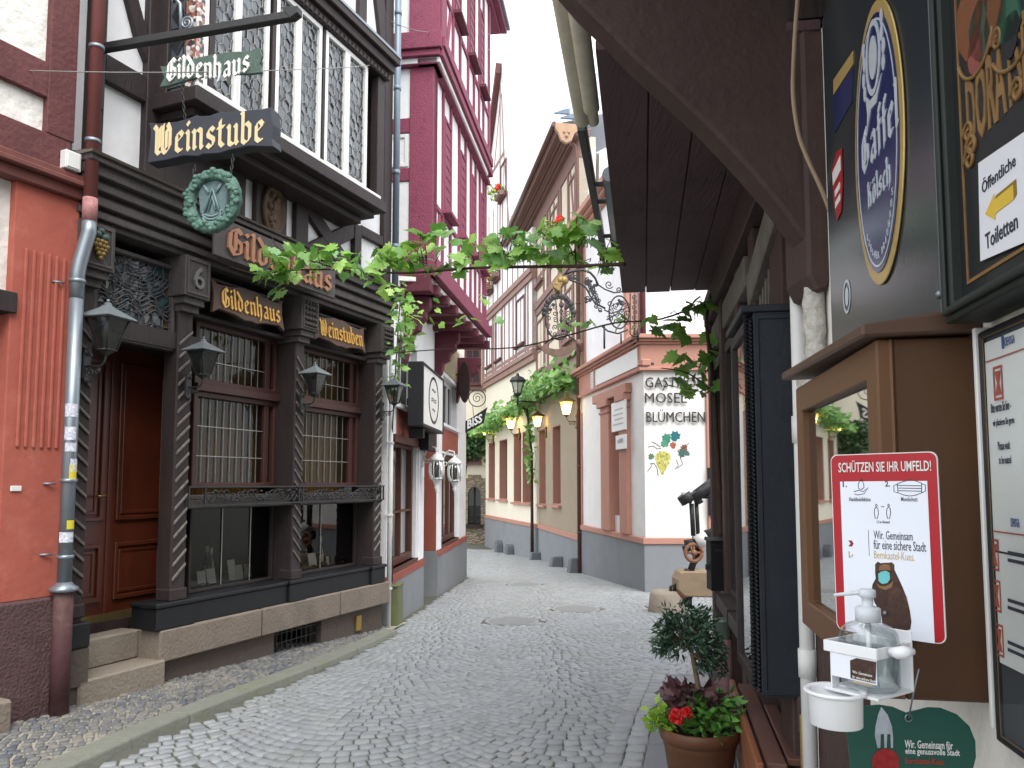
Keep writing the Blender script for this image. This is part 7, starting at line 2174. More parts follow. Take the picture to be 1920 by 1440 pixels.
while z < z1_ - 0.04:
    c = SF.P(0.012, z, -0.012)
    w.tube([c + V((0.014 * math.cos(t), 0.014 * math.sin(t), 0.035 * t / 3.14)) for t in [i * 0.52 for i in range(7)]], 0.008, 6)
    z += 0.0175
w.build('rope_moulding', M_BLACK, sh_)
# ---- bench, yellow plate, pots, mailbox
BNF = Fr((0.955, 3.1, 0), (0.2, 1), -1)
bn = thing('wooden_bench', 'reddish brown slatted wooden bench under the dark showcase', 'bench', BNF.P(0.6, 0, -0.1))
M_BEN = mat('orange_brown_wood', '#8d5b41', '#74472f', rough=0.5, scale=6, bump=0.2, stretch=(1, 0.2, 1), grime='#5e3b2a', gscale=3, gamt=0.4)
M_BEN2 = mat('faded_brown_wood', '#6f5048', '#5a3f38', rough=0.55, scale=6, bump=0.2, stretch=(1, 0.2, 1))
w = MB(); w.box(BNF, 0.0, 1.32, 0.36, 0.51, -0.03, 0.0); w.box(BNF, -0.005, 1.325, 0.2, 0.345, -0.028, -0.003); w.build_each('front_board', M_BEN, bn, bevel=0.006)
for a, b, s_ in ((-0.045, -0.125, 0.05), (-0.135, -0.2, 0.12)):
    w = MB(); w.box(BNF, s_, 1.3, 0.465, 0.495, b, a); w.build('seat_slat', M_BEN2, bn, bevel=0.005)
for u in (0.08, 1.2):
    w = MB(); w.box(BNF, u, u + 0.06, -0.02, 0.464, -0.1, -0.035); w.build('leg', M_BEN2, bn, bevel=0.004)
yp = MB(); yp.box(W, wy(3.04), wy(3.16), 0.33, 0.68, 0.02, 0.035)
tag(yp.build('yellow_plate', mat('brass_yellow', '#b59a4c', '#93793a', rough=0.5, scale=10), bevel=0.004), 'narrow yellow plate low on the tavern wall beside the bench', 'plate')
mb_ = thing('letter_box', 'black metal letter box on the far timber post of the tavern', 'letter box', at_y(1352, 1060, 5.9))
Q = Fr((0, 5.75, 0), (1, 0), 1)
a, b = Q.pix(1334, 1108), Q.pix(1370, 1016)
w = MB(); w.box(Q, a[0], b[0], a[1], b[1], -0.14, 0.0); w.hexa([Q.P(a[0] - .01, b[1] + 0.002, -.15), Q.P(b[0] + .01, b[1] + 0.002, -.15), Q.P(b[0] + .01, b[1] + 0.002, .02), Q.P(a[0] - .01, b[1] + 0.002, .02), Q.P(a[0] - .01, b[1] + .03, -.15), Q.P(b[0] + .01, b[1] + .03, -.15), Q.P(b[0] + .01, b[1] + .01, .02), Q.P(a[0] - .01, b[1] + .01, .02)])
w.build('box', M_BLACK, mb_, bevel=0.005)
w = MB(); w.box(Q, a[0] + .03, b[0] - .03, b[1] - 0.07, b[1] - 0.055, 0.0, 0.004); w.box(Q, a[0] - 0.03, a[0], a[1] + .15, a[1] + .19, -.05, -.03); w.build('slot', M_IRON, mb_)
Q = Fr((0, 5.25, 0), (1, 0), 1)
pl_ = thing('stone_pillar', 'short purple brown stone pillar beside the tavern post', 'pillar', at_y(1355, 1290, 5.25))
a, b = Q.pix(1346, 1300), Q.pix(1368, 1196)
w = MB(); cxp = (a[0] + b[0]) / 2 + 0.01; w.lathe((cxp, 5.25, 0), [(0.06, -0.05), (0.058, 0.3), (0.05, b[1] - 0.005)], 14); w.build('shaft', mat('purple_brown_stone', '#7d6263', '#6a5152', rough=0.8, scale=8, bump=0.4), pl_)
pt_ = MB(); pt_.lathe((cxp, 5.25, b[1]), [(0.045, 0), (0.06, 0.11), (0.066, 0.11), (0.066, 0.125), (0.055, 0.125), (0.05, 0.1)], 16)
tag(pt_.build('green_pot', mat('grey_green_pot', '#6f8072', '#5c6c60', rough=0.6)), 'small grey green pot standing on the purple brown pillar', 'pot')

# ---- old corking machine on a wooden trough by the inn
ck = thing('wine_press', 'old iron cellar machine mounted on a wooden trough in front of the inn', 'wine press', (2.4, 11.2, -0.2))
Q = Fr((0, 11.2, 0), (1, 0), 1)
qp = lambda x, y: Q.pix(1080 + x / 4.5, 820 + y / 4.5)
def ln(mb, pts, r, n_=0.0): mb.tube([Q.P(*qp(*p), n_) for p in pts], r, 8)
w = MB()
a, b = qp(845, 1350), qp(1330, 1125)
w.prism(Q, [(a[0], b[1] - 0.12), (a[0] + .05, b[1] - 0.02), (a[0] + .12, b[1]), (b[0], b[1]), (b[0], a[1]), (a[0] + .1, a[1] + .02), (a[0], a[1] + 0.12)][::-1], -0.3, 0.1)
w.build('wooden_trough', mat('pale_oak', '#a8937a', '#8b765e', rough=0.7, scale=5, bump=0.3, stretch=(0.3, 1, 1), grime='#5d4a33', gscale=2.5, gamt=0.4), ck, bevel=0.02)
w = MB()
for x in (1125, 1260): w.box(Q, qp(x, 0)[0], qp(x + 22, 0)[0], a[1] - 0.01, b[1] + 0.01, -0.31, 0.112)
ln(w, [(1040, 560), (1000, 480), (940, 540)], 0.07); ln(w, [(975, 560), (990, 830)], 0.035); ln(w, [(1015, 540), (1030, 820)], 0.03)
ln(w, [(985, 520), (1060, 460), (1200, 380), (1330, 310)], 0.085); ln(w, [(1190, 330), (1000, 470)], 0.04)
ln(w, [(905, 480), (950, 545)], 0.11); ln(w, [(1190, 480), (1190, 820)], 0.05); ln(w, [(1060, 500), (1220, 500)], 0.03)
ln(w, [(970, 1120), (990, 1060), (1030, 1010), (1040, 940)], 0.05); ln(w, [(935, 1290), (930, 1200), (945, 1110)], 0.05); ln(w, [(930, 1260), (1130, 1270)], 0.02)
ln(w, [(800, 1340), (800, 1260), (830, 1240), (830, 1300)], 0.025); ln(w, [(840, 1340), (980, 1345)], 0.03); ln(w, [(1220, 1280), (1220, 1420)], 0.05); ln(w, [(950, 1350), (950, 1430)], 0.05)
ln(w, [(920, 900), (1000, 880), (1010, 950)], 0.06); ln(w, [(1090, 830), (1230, 790)], 0.08); ln(w, [(940, 960), (925, 910)], 0.06)
w.build('iron_frame', M_IRON, ck)
w = MB(); ln(w, [(1010, 890), (1100, 840)], 0.11); ln(w, [(1120, 870), (1180, 850)], 0.07); ln(w, [(900, 490), (960, 460)], 0.05); w.build('white_cylinder', M_PAINTW, ck)
w = MB(); c = qp(985, 970); w.tube([Q.P(u, z, 0.06) for u, z in arc(c[0], c[1], 0.12, 0, 360, 24)], 0.028, 8); w.tube([Q.P(c[0] - .11, c[1], 0.06), Q.P(c[0] + .11, c[1], 0.06)], 0.02, 6); w.tube([Q.P(c[0], c[1] - .11, 0.06), Q.P(c[0], c[1] + .11, 0.06)], 0.02, 6); w.lathe(Q.P(c[0], c[1], 0.04), [(0.045, 0.0), (0.045, 0.06)], 12, True, (1, 1), (Q.u, V((0, 0, 1)), Q.n)); c = qp(905, 1290); w.lathe(Q.P(c[0], c[1], 0.05), [(0.1, -0.03), (0.1, 0.03)], 14, True, (1, 1), (Q.u, V((0, 0, 1)), Q.n)); w.build('copper_wheel', mat('rusty_copper', '#a2745a', '#80563f', rough=0.6, scale=10), ck)
sb_ = MB(); c = at_y(1080 + 775 / 4.5, 1136, 11.25)
sb_.lathe((c.x, 11.3, -0.35), [(0.26, 0), (0.28, 0.1), (0.25, 0.36), (0.2, 0.41)], 16, True, (1.0, 0.9))
tag(sb_.build('stone_block', mat('pale_sandstone', '#a59a8c', '#8b8072', rough=0.9, scale=5, bump=0.5)), 'round pale stone block at the foot of the old cellar machine', 'stone block')

# ---- information sign, dispenser and apple shaped sign
TLp, TRp = at_y(1557, 853, 1.32), at_y(1757, 846, 1.19)
uvec = TRp - TLp
CS = Fr(TLp, uvec, 1, V((0, 0, 1)) - uvec.normalized() * uvec.normalized().z)
CS.v = (V((0, 0, 1)) - CS.u * CS.u.z).normalized(); CS.n = CS.u.cross(CS.v)
cs = thing('hygiene_sign', 'red bordered white plastic sign Schützen Sie Ihr Umfeld with a bear wearing a mask', 'sign', CS.P(0.09, -0.3, 0))
sw_ = uvec.length
shh = -CS.pix(1568, 1180)[1]
sp_ = lambda px, py: CS.pix(px, py, 0.003)
rr = 0.012
def rrect(a, b, c, e, r): return [(a + r * (1 - math.cos(t)) if False else x, y) for x, y in (arc(b - r, e - r, r, 0, 90, 5) + arc(a + r, e - r, r, 90, 180, 5) + arc(a + r, c + r, r, 180, 270, 5) + arc(b - r, c + r, r, 270, 360, 5))]
w = MB(); w.prism(CS, rrect(0, sw_, -shh, 0, rr), -0.003, 0.0); w.build('edge', M_PAINTW, cs)
w = MB(); w.prism(CS, rrect(0.0015, sw_ - 0.0015, -shh + 0.0015, -0.0015, rr - 0.001), 0.0002, 0.0008); w.build('red_border', mat('signal_red', '#a8202a', '#9c1c26', rough=0.35), cs)
th_ = -CS.pix(1570, 903)[1]
w = MB(); w.box(CS, 0.016, sw_ - 0.016, -shh, -th_, 0.001, 0.0016); w.build('white_field', mat('white_print', '#dfe4ee', '#d8dde8', rough=0.35), cs)
NS = 0.0018
def ct(mb, body, px, py, hpx, wpx, bold=0.006, n=NS):
    u, z = CS.pix(px, py, n); h = CS.pix(px, py - hpx / 2, n)[1] - CS.pix(px, py + hpx / 2, n)[1]; ww = CS.pix(px + wpx / 2, py, n)[0] - CS.pix(px - wpx / 2, py, n)[0]
    mb.text(CS, body, u, z, h, ww, n, 0.0003, bold)
w = MB(); ct(w, 'SCHÜTZEN SIE IHR UMFELD!', 1655, 873, 23, 173, 0.012); w.build('headline', M_PAINTW, cs)
M_INKG = mat('dark_grey_ink', '#4a4c54', '#3d3f47', rough=0.5)
w = MB()
ct(w, '1.', 1584, 908, 11, 8, 0.02); ct(w, '2.', 1664, 907, 11, 9, 0.02); ct(w, 'Handdesinfektion', 1612, 936, 8, 40); ct(w, 'Mundschutz', 1705, 936, 8, 31); ct(w, '1,5 m Abstand', 1656, 979, 6, 24)
ct(w, 'Wir. Gemeinsam', 1674, 1004, 16, 73, 0.004); ct(w, 'für eine sichere Stadt', 1686, 1023, 18, 98, 0.004)
def pl(mb, pts, r=0.0006): mb.tube([CS.P(*CS.pix(x, y, NS), NS) for x, y in pts], r, 4)
pl(w, [(1682, 907), (1694, 903), (1706, 899), (1718, 902), (1728, 906), (1728, 924), (1718, 928), (1706, 930), (1694, 928), (1684, 924), (1682, 907)])
for k in range(3): pl(w, [(1683, 910 + k * 5), (1728, 911 + k * 5)])
pl(w, [(1682, 908), (1676, 910), (1676, 922), (1684, 924)]); pl(w, [(1728, 907), (1735, 909), (1735, 921), (1728, 924)])
pl(w, [(1614, 898), (1609, 908), (1610, 916), (1615, 918), (1620, 914), (1619, 906), (1614, 898)]); pl(w, [(1601, 922), (1610, 919), (1618, 922), (1628, 914), (1620, 926), (1608, 928), (1602, 926)])
for x in (1643, 1666): pl(w, [(x, 950), (x - 3, 954), (x - 4, 962), (x - 2, 972), (x + 2, 972), (x + 4, 962), (x + 3, 954), (x, 950)]); pl(w, [(x, 945), (x - 2, 948), (x, 950), (x + 2, 948), (x, 945)])
pl(w, [(1652, 950), (1658, 950)]); pl(w, [(1628, 994), (1630, 1042)], 0.0004)
w.build('grey_print', M_INKG, cs)
w = MB(); ct(w, 'Bernkastel-Kues.', 1676, 1042, 15, 76, 0.002); pl(w, [(1592, 1034), (1593, 1045), (1598, 1043), (1598, 1039)], 0.0012); w.build('gold_print', mat('pale_gold_ink', '#c9b184', '#bda577', rough=0.5), cs)
w = MB(); u, z = CS.pix(1596, 1019, NS); w.prism(CS, [(u - .005, z + .005), (u + .001, z + .005), (u + .004, z), (u + .001, z - .005), (u - .005, z - .005), (u - .001, z)], NS, NS + 0.0003); w.build('red_logo', mat('wine_red_ink', '#9a2438', rough=0.5), cs)
bear = [(1641, 1058), (1646, 1053), (1651, 1056), (1660, 1055), (1667, 1055), (1672, 1054), (1677, 1059), (1677, 1068), (1684, 1083), (1692, 1100), (1700, 1120), (1706, 1145), (1709, 1165), (1707, 1180), (1690, 1185), (1672, 1180), (1655, 1172), (1652, 1150), (1640, 1130), (1634, 1110), (1636, 1096), (1642, 1085), (1641, 1072)]
w = MB(); w.prism(CS, [CS.pix(x, y, NS) for x, y in bear][::-1], NS, NS + 0.0004); br = w.build('bear_picture', mat('brown_fur_print', '#4a332a', '#2c1d19', rough=0.6, scale=70, contrast=1, grime='#8a6a4a', gscale=30, gamt=0.4), cs)
w = MB(); w.prism(CS, [CS.pix(x, y, NS) for x, y in [(1647, 1076), (1652, 1072), (1661, 1070), (1668, 1074), (1669, 1086), (1664, 1093), (1655, 1095), (1648, 1090)]][::-1], NS + 0.0005, NS + 0.0009); w.build('mask_picture', mat('turquoise_print', '#6fc0c4', '#5cb0b4', rough=0.5), br)
w = MB(); w.prism(CS, [CS.pix(x, y, NS) for x, y in [(1643, 1092), (1650, 1098), (1660, 1099), (1668, 1096), (1676, 1088), (1672, 1102), (1660, 1106), (1648, 1102)]][::-1], NS + 0.0004, NS + 0.0007); w.prism(CS, [CS.pix(x, y, NS) for x, y in [(1650, 1060), (1660, 1058), (1668, 1060), (1670, 1069), (1660, 1068), (1648, 1070)]][::-1], NS + 0.0004, NS + 0.0007)
w.build('light_fur', mat('light_fur_print', '#8d6a4a', '#6d4e36', rough=0.6, scale=90, contrast=1), br)
w = MB(); u, z = CS.pix(1660, 1149, NS); w.ball(CS.P(u, z, NS + 0.001), 0.0035, 8, 5); w.build('screw', M_ZINC, cs)

# dispenser holder
A = at_y(1546, 1300, 1.17); B_ = at_y(1646, 1300, 1.10)
HF = Fr(A, (B_.x - A.x, B_.y - A.y, 0), 1)
HF.o = V((A.x, A.y, 0))
hw_ = math.hypot(B_.x - A.x, B_.y - A.y)
HD = 0.09
zt_, zr_, zb_ = HF.pix(1646, 1218)[1], HF.pix(1646, 1240)[1], HF.pix(1646, 1311)[1]
M_PLAST = mat('white_plastic', '#dfe1e3', '#d8dadd', rough=0.35, scale=4, contrast=0.4, spec=0.5)
dh = thing('dispenser_holder', 'white plastic holder with drip cup on a wall plate under the hygiene sign', 'holder', HF.P(0.05, zb_, -0.04))
w = MB()
w.frame(HF, 0, hw_, zr_, zt_, 0.003, -0.003, 0.0)
w = MB()
for a, b, c, e in ((0, hw_, -0.003, 0.0), (0, hw_, -HD, -HD + 0.003), (0, 0.003, -HD + .003, -0.003), (hw_ - 0.003, hw_, -HD + .003, -0.003)):
    w.box(HF, a, b, zr_, zt_, c, e)
w.build('ring', M_PLAST, dh, bevel=0.001)
w = MB(); w.box(HF, 0.0, hw_ + 0.0, zb_ - 0.004, zr_ - 0.0005, -HD - 0.004, -HD); w.box(HF, 0.0, hw_, zr_ - 0.0005, zt_ + 0.015, -HD - 0.004, -HD - 0.0005); w.build('back_plate', M_PLAST, dh, bevel=0.001)
w = MB(); w.box(HF, 0.0, hw_, zb_ - 0.004, zb_, -HD, 0.0)
cupc = at_y(1566, 1300, 1.14)
w.lathe((cupc.x, cupc.y, zb_), [(0.036, -0.046), (0.037, -0.004), (0.044, 0.0), (0.042, 0.004), (0.035, 0.002), (0.034, -0.01)], 28)
w.build('drip_tray', M_PLAST, dh, bevel=0.0008)
w = MB(); w.box(HF, 0.01, 0.012, zb_, zr_, -0.02, -0.002); w.build('clip', M_PLAST, dh)
w = MB(); cc = HF.P(hw_ + 0.002, (zr_ + zt_) / 2 + 0.002, -0.03); w.tube([cc, cc + HF.u * 0.012, cc + HF.u * 0.022 + V((0, 0, 0.003)), cc + HF.u * 0.03 + HF.n * -0.01 + V((0, 0, 0.004))], [0.006, 0.009, 0.009, 0.004], 10); w.build('knob', M_PLAST, dh)
w = MB(); w.tube([HF.P(hw_ * 0.5, zb_ + 0.02, -HD - 0.004), V((0.80, 1.51, zb_ + 0.02))], 0.007, 8); w.build('wall_arm', M_CAB, dh)
w = MB(); w.box(HF, 0.012, 0.088 if hw_ > 0.09 else hw_ - 0.002, zb_ + 0.018, zr_ - 0.0005, -0.003, -0.0022); w.build('label_card', MATS['white_print'], dh)
w = MB()
u0_ = hw_ * 0.5
w.prism(HF, [(u0_, zb_ + 0.02), (hw_ - 0.004, zb_ + 0.02), (hw_ - 0.002, zr_ - 0.002), (u0_ + 0.01, zr_ - 0.002), (u0_, zb_ + 0.045)], -0.002, -0.0015); w.build('bear_picture', MATS['brown_fur_print'], dh)
w = MB(); zl = (zb_ + zr_) / 2
w.text(HF, 'Wir. Gemeinsam', hw_ * 0.72, zl + 0.004, 0.004, 0.03, -0.0014, 0.0003, 0.006); w.text(HF, 'für eine sichere Stadt', hw_ * 0.75, zl - 0.003, 0.004, 0.036, -0.0014, 0.0003, 0.006); w.build('white_print_lines', M_PAINTW, dh)
w = MB(); w.text(HF, 'Bernkastel-Kues.', hw_ * 0.73, zl - 0.009, 0.004, 0.03, -0.0014, 0.0003, 0.006); w.build('gold_print', MATS['pale_gold_ink'], dh)
bo = thing('sanitizer_bottle', 'clear pump bottle of hand sanitizer standing in the white holder', 'pump bottle', HF.P(hw_ / 2, zb_, -HD / 2))
bz = HF.P(hw_ * 0.54, zb_ + 0.001, -HD * 0.5)
ztop = at_y(1630, 1171, 1.13).z - bz.z
def clear(name, col, rough=0.02):
    m = bpy.data.materials.new(name); m.use_nodes = True; N = m.node_tree.nodes; L = m.node_tree.links
    N.remove(N['Principled BSDF'])
    tr = N.new('ShaderNodeBsdfTransparent'); tr.inputs[0].default_value = C(col)
    gl_ = N.new('ShaderNodeBsdfGlossy'); gl_.inputs['Roughness'].default_value = 0.04
    lw = N.new('ShaderNodeLayerWeight'); lw.inputs[0].default_value = 0.35
    m1 = N.new('ShaderNodeMapRange'); m1.inputs[3].default_value = 0.08; m1.inputs[4].default_value = 0.6
    L.new(lw.outputs['Facing'], m1.inputs[0])
    mx = N.new('ShaderNodeMixShader'); L.new(m1.outputs[0], mx.inputs[0]); L.new(tr.outputs[0], mx.inputs[1]); L.new(gl_.outputs[0], mx.inputs[2])
    L.new(mx.outputs[0], N['Material Output'].inputs[0])
    return m
w = MB(); w.lathe(bz, [(0.036, 0), (0.042, 0.006), (0.042, ztop * 0.75), (0.04, ztop * 0.86), (0.032, ztop * 0.94), (0.018, ztop), (0.014, ztop + 0.004)], 32, True, (1.0, 0.9), (HF.u, HF.n, V((0, 0, 1)))); w.build('body', clear('clear_plastic', '#f2f6f7'), bo)
w = MB(); w.lathe(bz, [(0.034, 0.006), (0.039, 0.01), (0.039, ztop * 0.6), (0.001, ztop * 0.6)], 24, True, (1.0, 0.9), (HF.u, HF.n, V((0, 0, 1)))); w.build('gel', clear('clear_gel', '#eef3f4'), bo)
w = MB(); w.tube([bz + V((0, 0, 0.01)), bz + V((0, 0, ztop))], 0.004, 8); w.build('dip_tube', M_PLAST, bo)
w = MB()
w.lathe(bz, [(0.0175, ztop), (0.018, ztop + 0.019), (0.015, ztop + 0.021), (0.008, ztop + 0.022), (0.008, ztop + 0.034), (0.012, ztop + 0.036), (0.012, ztop + 0.045), (0.009, ztop + 0.047)], 22)
for k in range(22):
    a = k * 2 * math.pi / 22; w.tube([bz + V((0.0166 * math.cos(a), 0.0166 * math.sin(a), ztop + 0.002)), bz + V((0.0166 * math.cos(a), 0.0166 * math.sin(a), ztop + 0.018))], 0.0012, 4)
d_ = V((-0.93, 0.3, 0)).normalized()
w.tube([bz + V((0, 0, ztop + 0.041)), bz + d_ * 0.015 + V((0, 0, ztop + 0.041)), bz + d_ * 0.046 + V((0, 0, ztop + 0.036))], [0.005, 0.0035, 0.0022], 8)
w.build('pump_head', mat('milky_plastic', '#c9ced4', '#c0c5cb', rough=0.4), bo)

# apple shaped sign
AP = Fr((0, 1.42, 0), (1, -0.12, 0), 1)
APp = lambda px, py: AP.pix(px, py, 0.0)
asn = thing('apple_sign', 'green apple shaped sign with fork and strawberry hanging from a hook below the dispenser', 'sign', AP.P(APp(1705, 1380)[0], APp(1705, 1440)[1], 0))
out = [(1590, 1390), (1586, 1365), (1590, 1345), (1603, 1332), (1625, 1324), (1650, 1322), (1675, 1326), (1700, 1337), (1712, 1334), (1740, 1327), (1765, 1328), (1795, 1340), (1818, 1362), (1829, 1390), (1830, 1420), (1820, 1460), (1795, 1500), (1750, 1525), (1705, 1518), (1660, 1525), (1615, 1490), (1595, 1440)]
w = MB(); w.prism(AP, [APp(*p) for p in out][::-1], -0.004, 0.0); w.build('board', mat('bottle_green_print', '#1f5147', '#184339', rough=0.4), asn)
NA = 0.0008
w = MB()
w.prism(AP, [APp(*p) for p in [(1652, 1325), (1664, 1340), (1672, 1362), (1674, 1380), (1674, 1402), (1670, 1402), (1669, 1376), (1663, 1376), (1662, 1402), (1658, 1402), (1657, 1376), (1651, 1376), (1650, 1402), (1645, 1402), (1640, 1380), (1641, 1362), (1646, 1340)]][::-1], NA, NA + 0.0006); w.build('fork_picture', mat('silver_fork_print', '#b5bcc4', '#7d858e', rough=0.3, scale=20, contrast=1), asn)
w = MB(); w.prism(AP, [APp(1660 + 25 * math.cos(R_(q)), 1427 + (24 if math.sin(R_(q)) > 0 else 40) * -math.sin(R_(q))) for q in range(0, 360, 15)], NA, NA + 0.0008); w.build('strawberry_picture', mat('strawberry_print', '#9a2126', '#6d1418', rough=0.4, scale=120, contrast=1), asn)
w = MB()
def at_(mb, body, px, py, hpx, wpx):
    u, z = APp(px, py); h = APp(px, py - hpx / 2)[1] - APp(px, py + hpx / 2)[1]; ww = APp(px + wpx / 2, py)[0] - APp(px - wpx / 2, py)[0]; mb.text(AP, body, u, z, h, ww, NA, 0.0004, 0.01)
at_(w, 'Wir. Gemeinsam für', 1741, 1396, 15, 90); at_(w, 'eine genussvolle Stadt', 1748, 1411, 15, 102); w.build('lettering', M_PAINTW, asn)
w = MB(); at_(w, 'Bernkastel-Kues.', 1734, 1427, 11, 74); w.build('red_lettering', mat('orange_red_ink', '#a0402c', rough=0.5), asn)
w = MB()
c0 = HF.P(hw_ * 0.5, zb_ - 0.004, -HD * 0.6)
ht = AP.P(*APp(1702, 1345), 0.004)
w.tube([V((ht.x, ht.y - 0.04, zb_ - 0.005)), V((ht.x, ht.y - 0.02, (zb_ + ht.z) / 2)), ht], 0.0016, 6); w.tube([ht + V((0.006 * math.cos(t), 0, 0.006 * math.sin(t))) for t in [k * 0.6 for k in range(11)]], 0.0012, 5); w.build('hook', M_ZINC, asn)
# ================================================================== VINES AND PLANTS
def leafmat(name, cols, trans=0.35, rough=0.45):
    m = bpy.data.materials.new(name); m.use_nodes = True
    N, L = m.node_tree.nodes, m.node_tree.links
    b = N['Principled BSDF']
    ge = N.new('ShaderNodeNewGeometry'); cr = N.new('ShaderNodeValToRGB')
    while len(cr.color_ramp.elements) < len(cols): cr.color_ramp.elements.new(0.5)
    for i, c in enumerate(cols):
        cr.color_ramp.elements[i].position = i / (len(cols) - 1); cr.color_ramp.elements[i].color = C(c)
    L.new(ge.outputs['Random Per Island'], cr.inputs[0])
    tc = N.new('ShaderNodeTexCoord'); nz = N.new('ShaderNodeTexNoise'); nz.inputs['Scale'].default_value = 40; L.new(tc.outputs['Object'], nz.inputs[0])
    mx = N.new('ShaderNodeMix'); mx.data_type = 'RGBA'; mx.blend_type = 'MULTIPLY'; mx.inputs[0].default_value = 0.5
    L.new(cr.outputs[0], mx.inputs[6]); L.new(nz.outputs[0], mx.inputs[7])
    m4 = N.new('ShaderNodeMix'); m4.data_type = 'RGBA'; m4.blend_type = 'MULTIPLY'; m4.inputs[0].default_value = 1; m4.inputs[7].default_value = (1.3, 1.3, 1.3, 1); L.new(mx.outputs[2], m4.inputs[6])
    L.new(m4.outputs[2], b.inputs['Base Color']); b.inputs['Roughness'].default_value = rough; b.inputs['Specular IOR Level'].default_value = 0.5
    t = N.new('ShaderNodeBsdfTranslucent'); L.new(m4.outputs[2], t.inputs[0])
    ms = N.new('ShaderNodeMixShader'); ms.inputs[0].default_value = trans
    L.new(b.outputs[0], ms.inputs[1]); L.new(t.outputs[0], ms.inputs[2]); L.new(ms.outputs[0], N['Material Output'].inputs[0])
    return m
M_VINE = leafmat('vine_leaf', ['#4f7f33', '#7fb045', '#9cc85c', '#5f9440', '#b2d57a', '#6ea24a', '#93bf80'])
M_VINED = leafmat('shaded_vine_leaf', ['#557f3a', '#73a048', '#8ab556', '#628c42'])  # same vine leaf, with shade put into its greens
M_STEM = mat('vine_bark', '#4f3d33', '#37291f', rough=0.9, scale=20, bump=0.6)
LEAF = [(0.0, 0.0), (0.14, -0.14), (0.34, -0.16), (0.3, -0.02), (0.5, 0.1), (0.42, 0.2), (0.56, 0.4), (0.36, 0.42), (0.34, 0.62), (0.2, 0.6), (0.12, 0.84), (0.0, 1.0),
        (-0.12, 0.84), (-0.2, 0.6), (-0.34, 0.62), (-0.36, 0.42), (-0.56, 0.4), (-0.42, 0.2), (-0.5, 0.1), (-0.3, -0.02), (-0.34, -0.16), (-0.14, -0.14)]
def grape_leaf(mb, p, size, tip, nrm):
    """p = stalk joint, tip = direction of the leaf tip, nrm = upper side."""
    y = V(tip).normalized(); x = y.cross(V(nrm)).normalized(); z = x.cross(y)
    cup = rnd(0.05, 0.25); fold = rnd(-0.05, 0.18)
    vs_ = [V(p) + y * 0.32 * size + z * size * 0.05]
    for a, b in LEAF:
        a *= rnd(0.92, 1.08); b *= rnd(0.95, 1.05)
        h = fold * abs(a) - cup * (a * a + (b - 0.35) ** 2) + rnd(-0.02, 0.02)
        vs_.append(V(p) + (x * a + y * b + z * h) * size)
    k = len(LEAF)
    mb.add(vs_, [(0, i + 1, (i + 1) % k + 1) for i in range(k)], True)
def rand_leaf(mb, p, size, droop=0.5):
    a = rnd(0, 2 * math.pi)
    tip = V((math.cos(a), math.sin(a) * 0.7, rnd(-1.0, 0.5) - droop * 0.3))
    nrm = V((rnd(-.6, .6), rnd(-1.0, .2), rnd(0.2, 1.0)))
    grape_leaf(mb, p, size * rnd(0.6, 1.15), tip, nrm)
def vine(name, label, stems, blobs, mleaf, group=None, size=0.17):
    """stems: lists of ((px, py, depth), radius); blobs: (px, py, rx, ry, depth, count)."""
    first = at_y(*stems[0][0][0])
    o = thing(name, label, 'vine', first, group)
    w = MB()
    for st_ in stems:
        P3 = smooth_path([at_y(*q[0]) for q in st_], 5)
        w.tube(P3, [st_[0][1] + (st_[-1][1] - st_[0][1]) * i / (len(P3) - 1) for i in range(len(P3))], 6)
    tw = MB()
    lv = MB()
    for (px, py, rx, ry, Y, n_) in blobs:
        sc_ = Y / FPX
        n_ = max(2, int(n_ * 0.72))
        c = at_y(px, py, Y)
        for _ in range(n_):
            a, r = rnd(0, 6.283), math.sqrt(random.random())
            p = c + V((r * math.cos(a) * rx * sc_, rnd(-0.14, 0.14), r * math.sin(a) * ry * 0.82 * sc_))
            rand_leaf(lv, p, size)
            if random.random() < 0.45:
                q = c + V(((p - c).x * 0.7, rnd(-.05, .05), -ry * sc_ * 0.5))
                w.tube([q, (p + q) / 2 + V((rnd(-.03, .03), 0, 0.02)), p], [0.004, 0.003, 0.002], 4, False)
    w.build('stem', M_STEM, o)
    lv.build('foliage', mleaf, o)
    return o
random.seed(101)
S1 = [((478, 512, 6.25), .005), ((560, 506, 6.0), .006), ((650, 506, 5.75), .008), ((760, 512, 5.45), .009), ((880, 503, 5.2), .01), ((1000, 500, 4.95), .011), ((1090, 499, 4.75), .012), ((1172, 495, 4.58), .013)]
vine('grape_vine', 'grape vine trained along a wire across the street from tavern to tavern', [S1, [((620, 500, 5.85), .006), ((530, 470, 6.1), .004), ((510, 445, 6.15), .003)], [((1080, 499, 4.8), .006), ((1078, 450, 4.8), .005), ((1082, 405, 4.8), .003)], [((470, 512, 6.2), .004), ((430, 500, 6.3), .003)]],
     [(515, 500, 36, 45, 6.15, 34), (560, 490, 45, 42, 6.0, 34), (615, 480, 35, 34, 5.85, 24), (655, 505, 18, 20, 5.75, 8), (700, 505, 30, 34, 5.6, 20), (745, 480, 45, 32, 5.5, 30), (800, 475, 50, 36, 5.35, 34), (835, 450, 22, 24, 5.3, 9), (850, 490, 30, 20, 5.25, 14),
      (905, 470, 30, 30, 5.15, 16), (950, 462, 45, 36, 5.05, 30), (1000, 455, 35, 45, 4.95, 26), (1050, 458, 40, 42, 4.85, 28), (1092, 440, 34, 45, 4.8, 22), (1082, 408, 16, 12, 4.8, 4), (1130, 478, 35, 24, 4.7, 18), (708, 545, 18, 18, 5.6, 5), (520, 535, 20, 22, 6.15, 8)], M_VINE, 'vines over the street', 0.125)
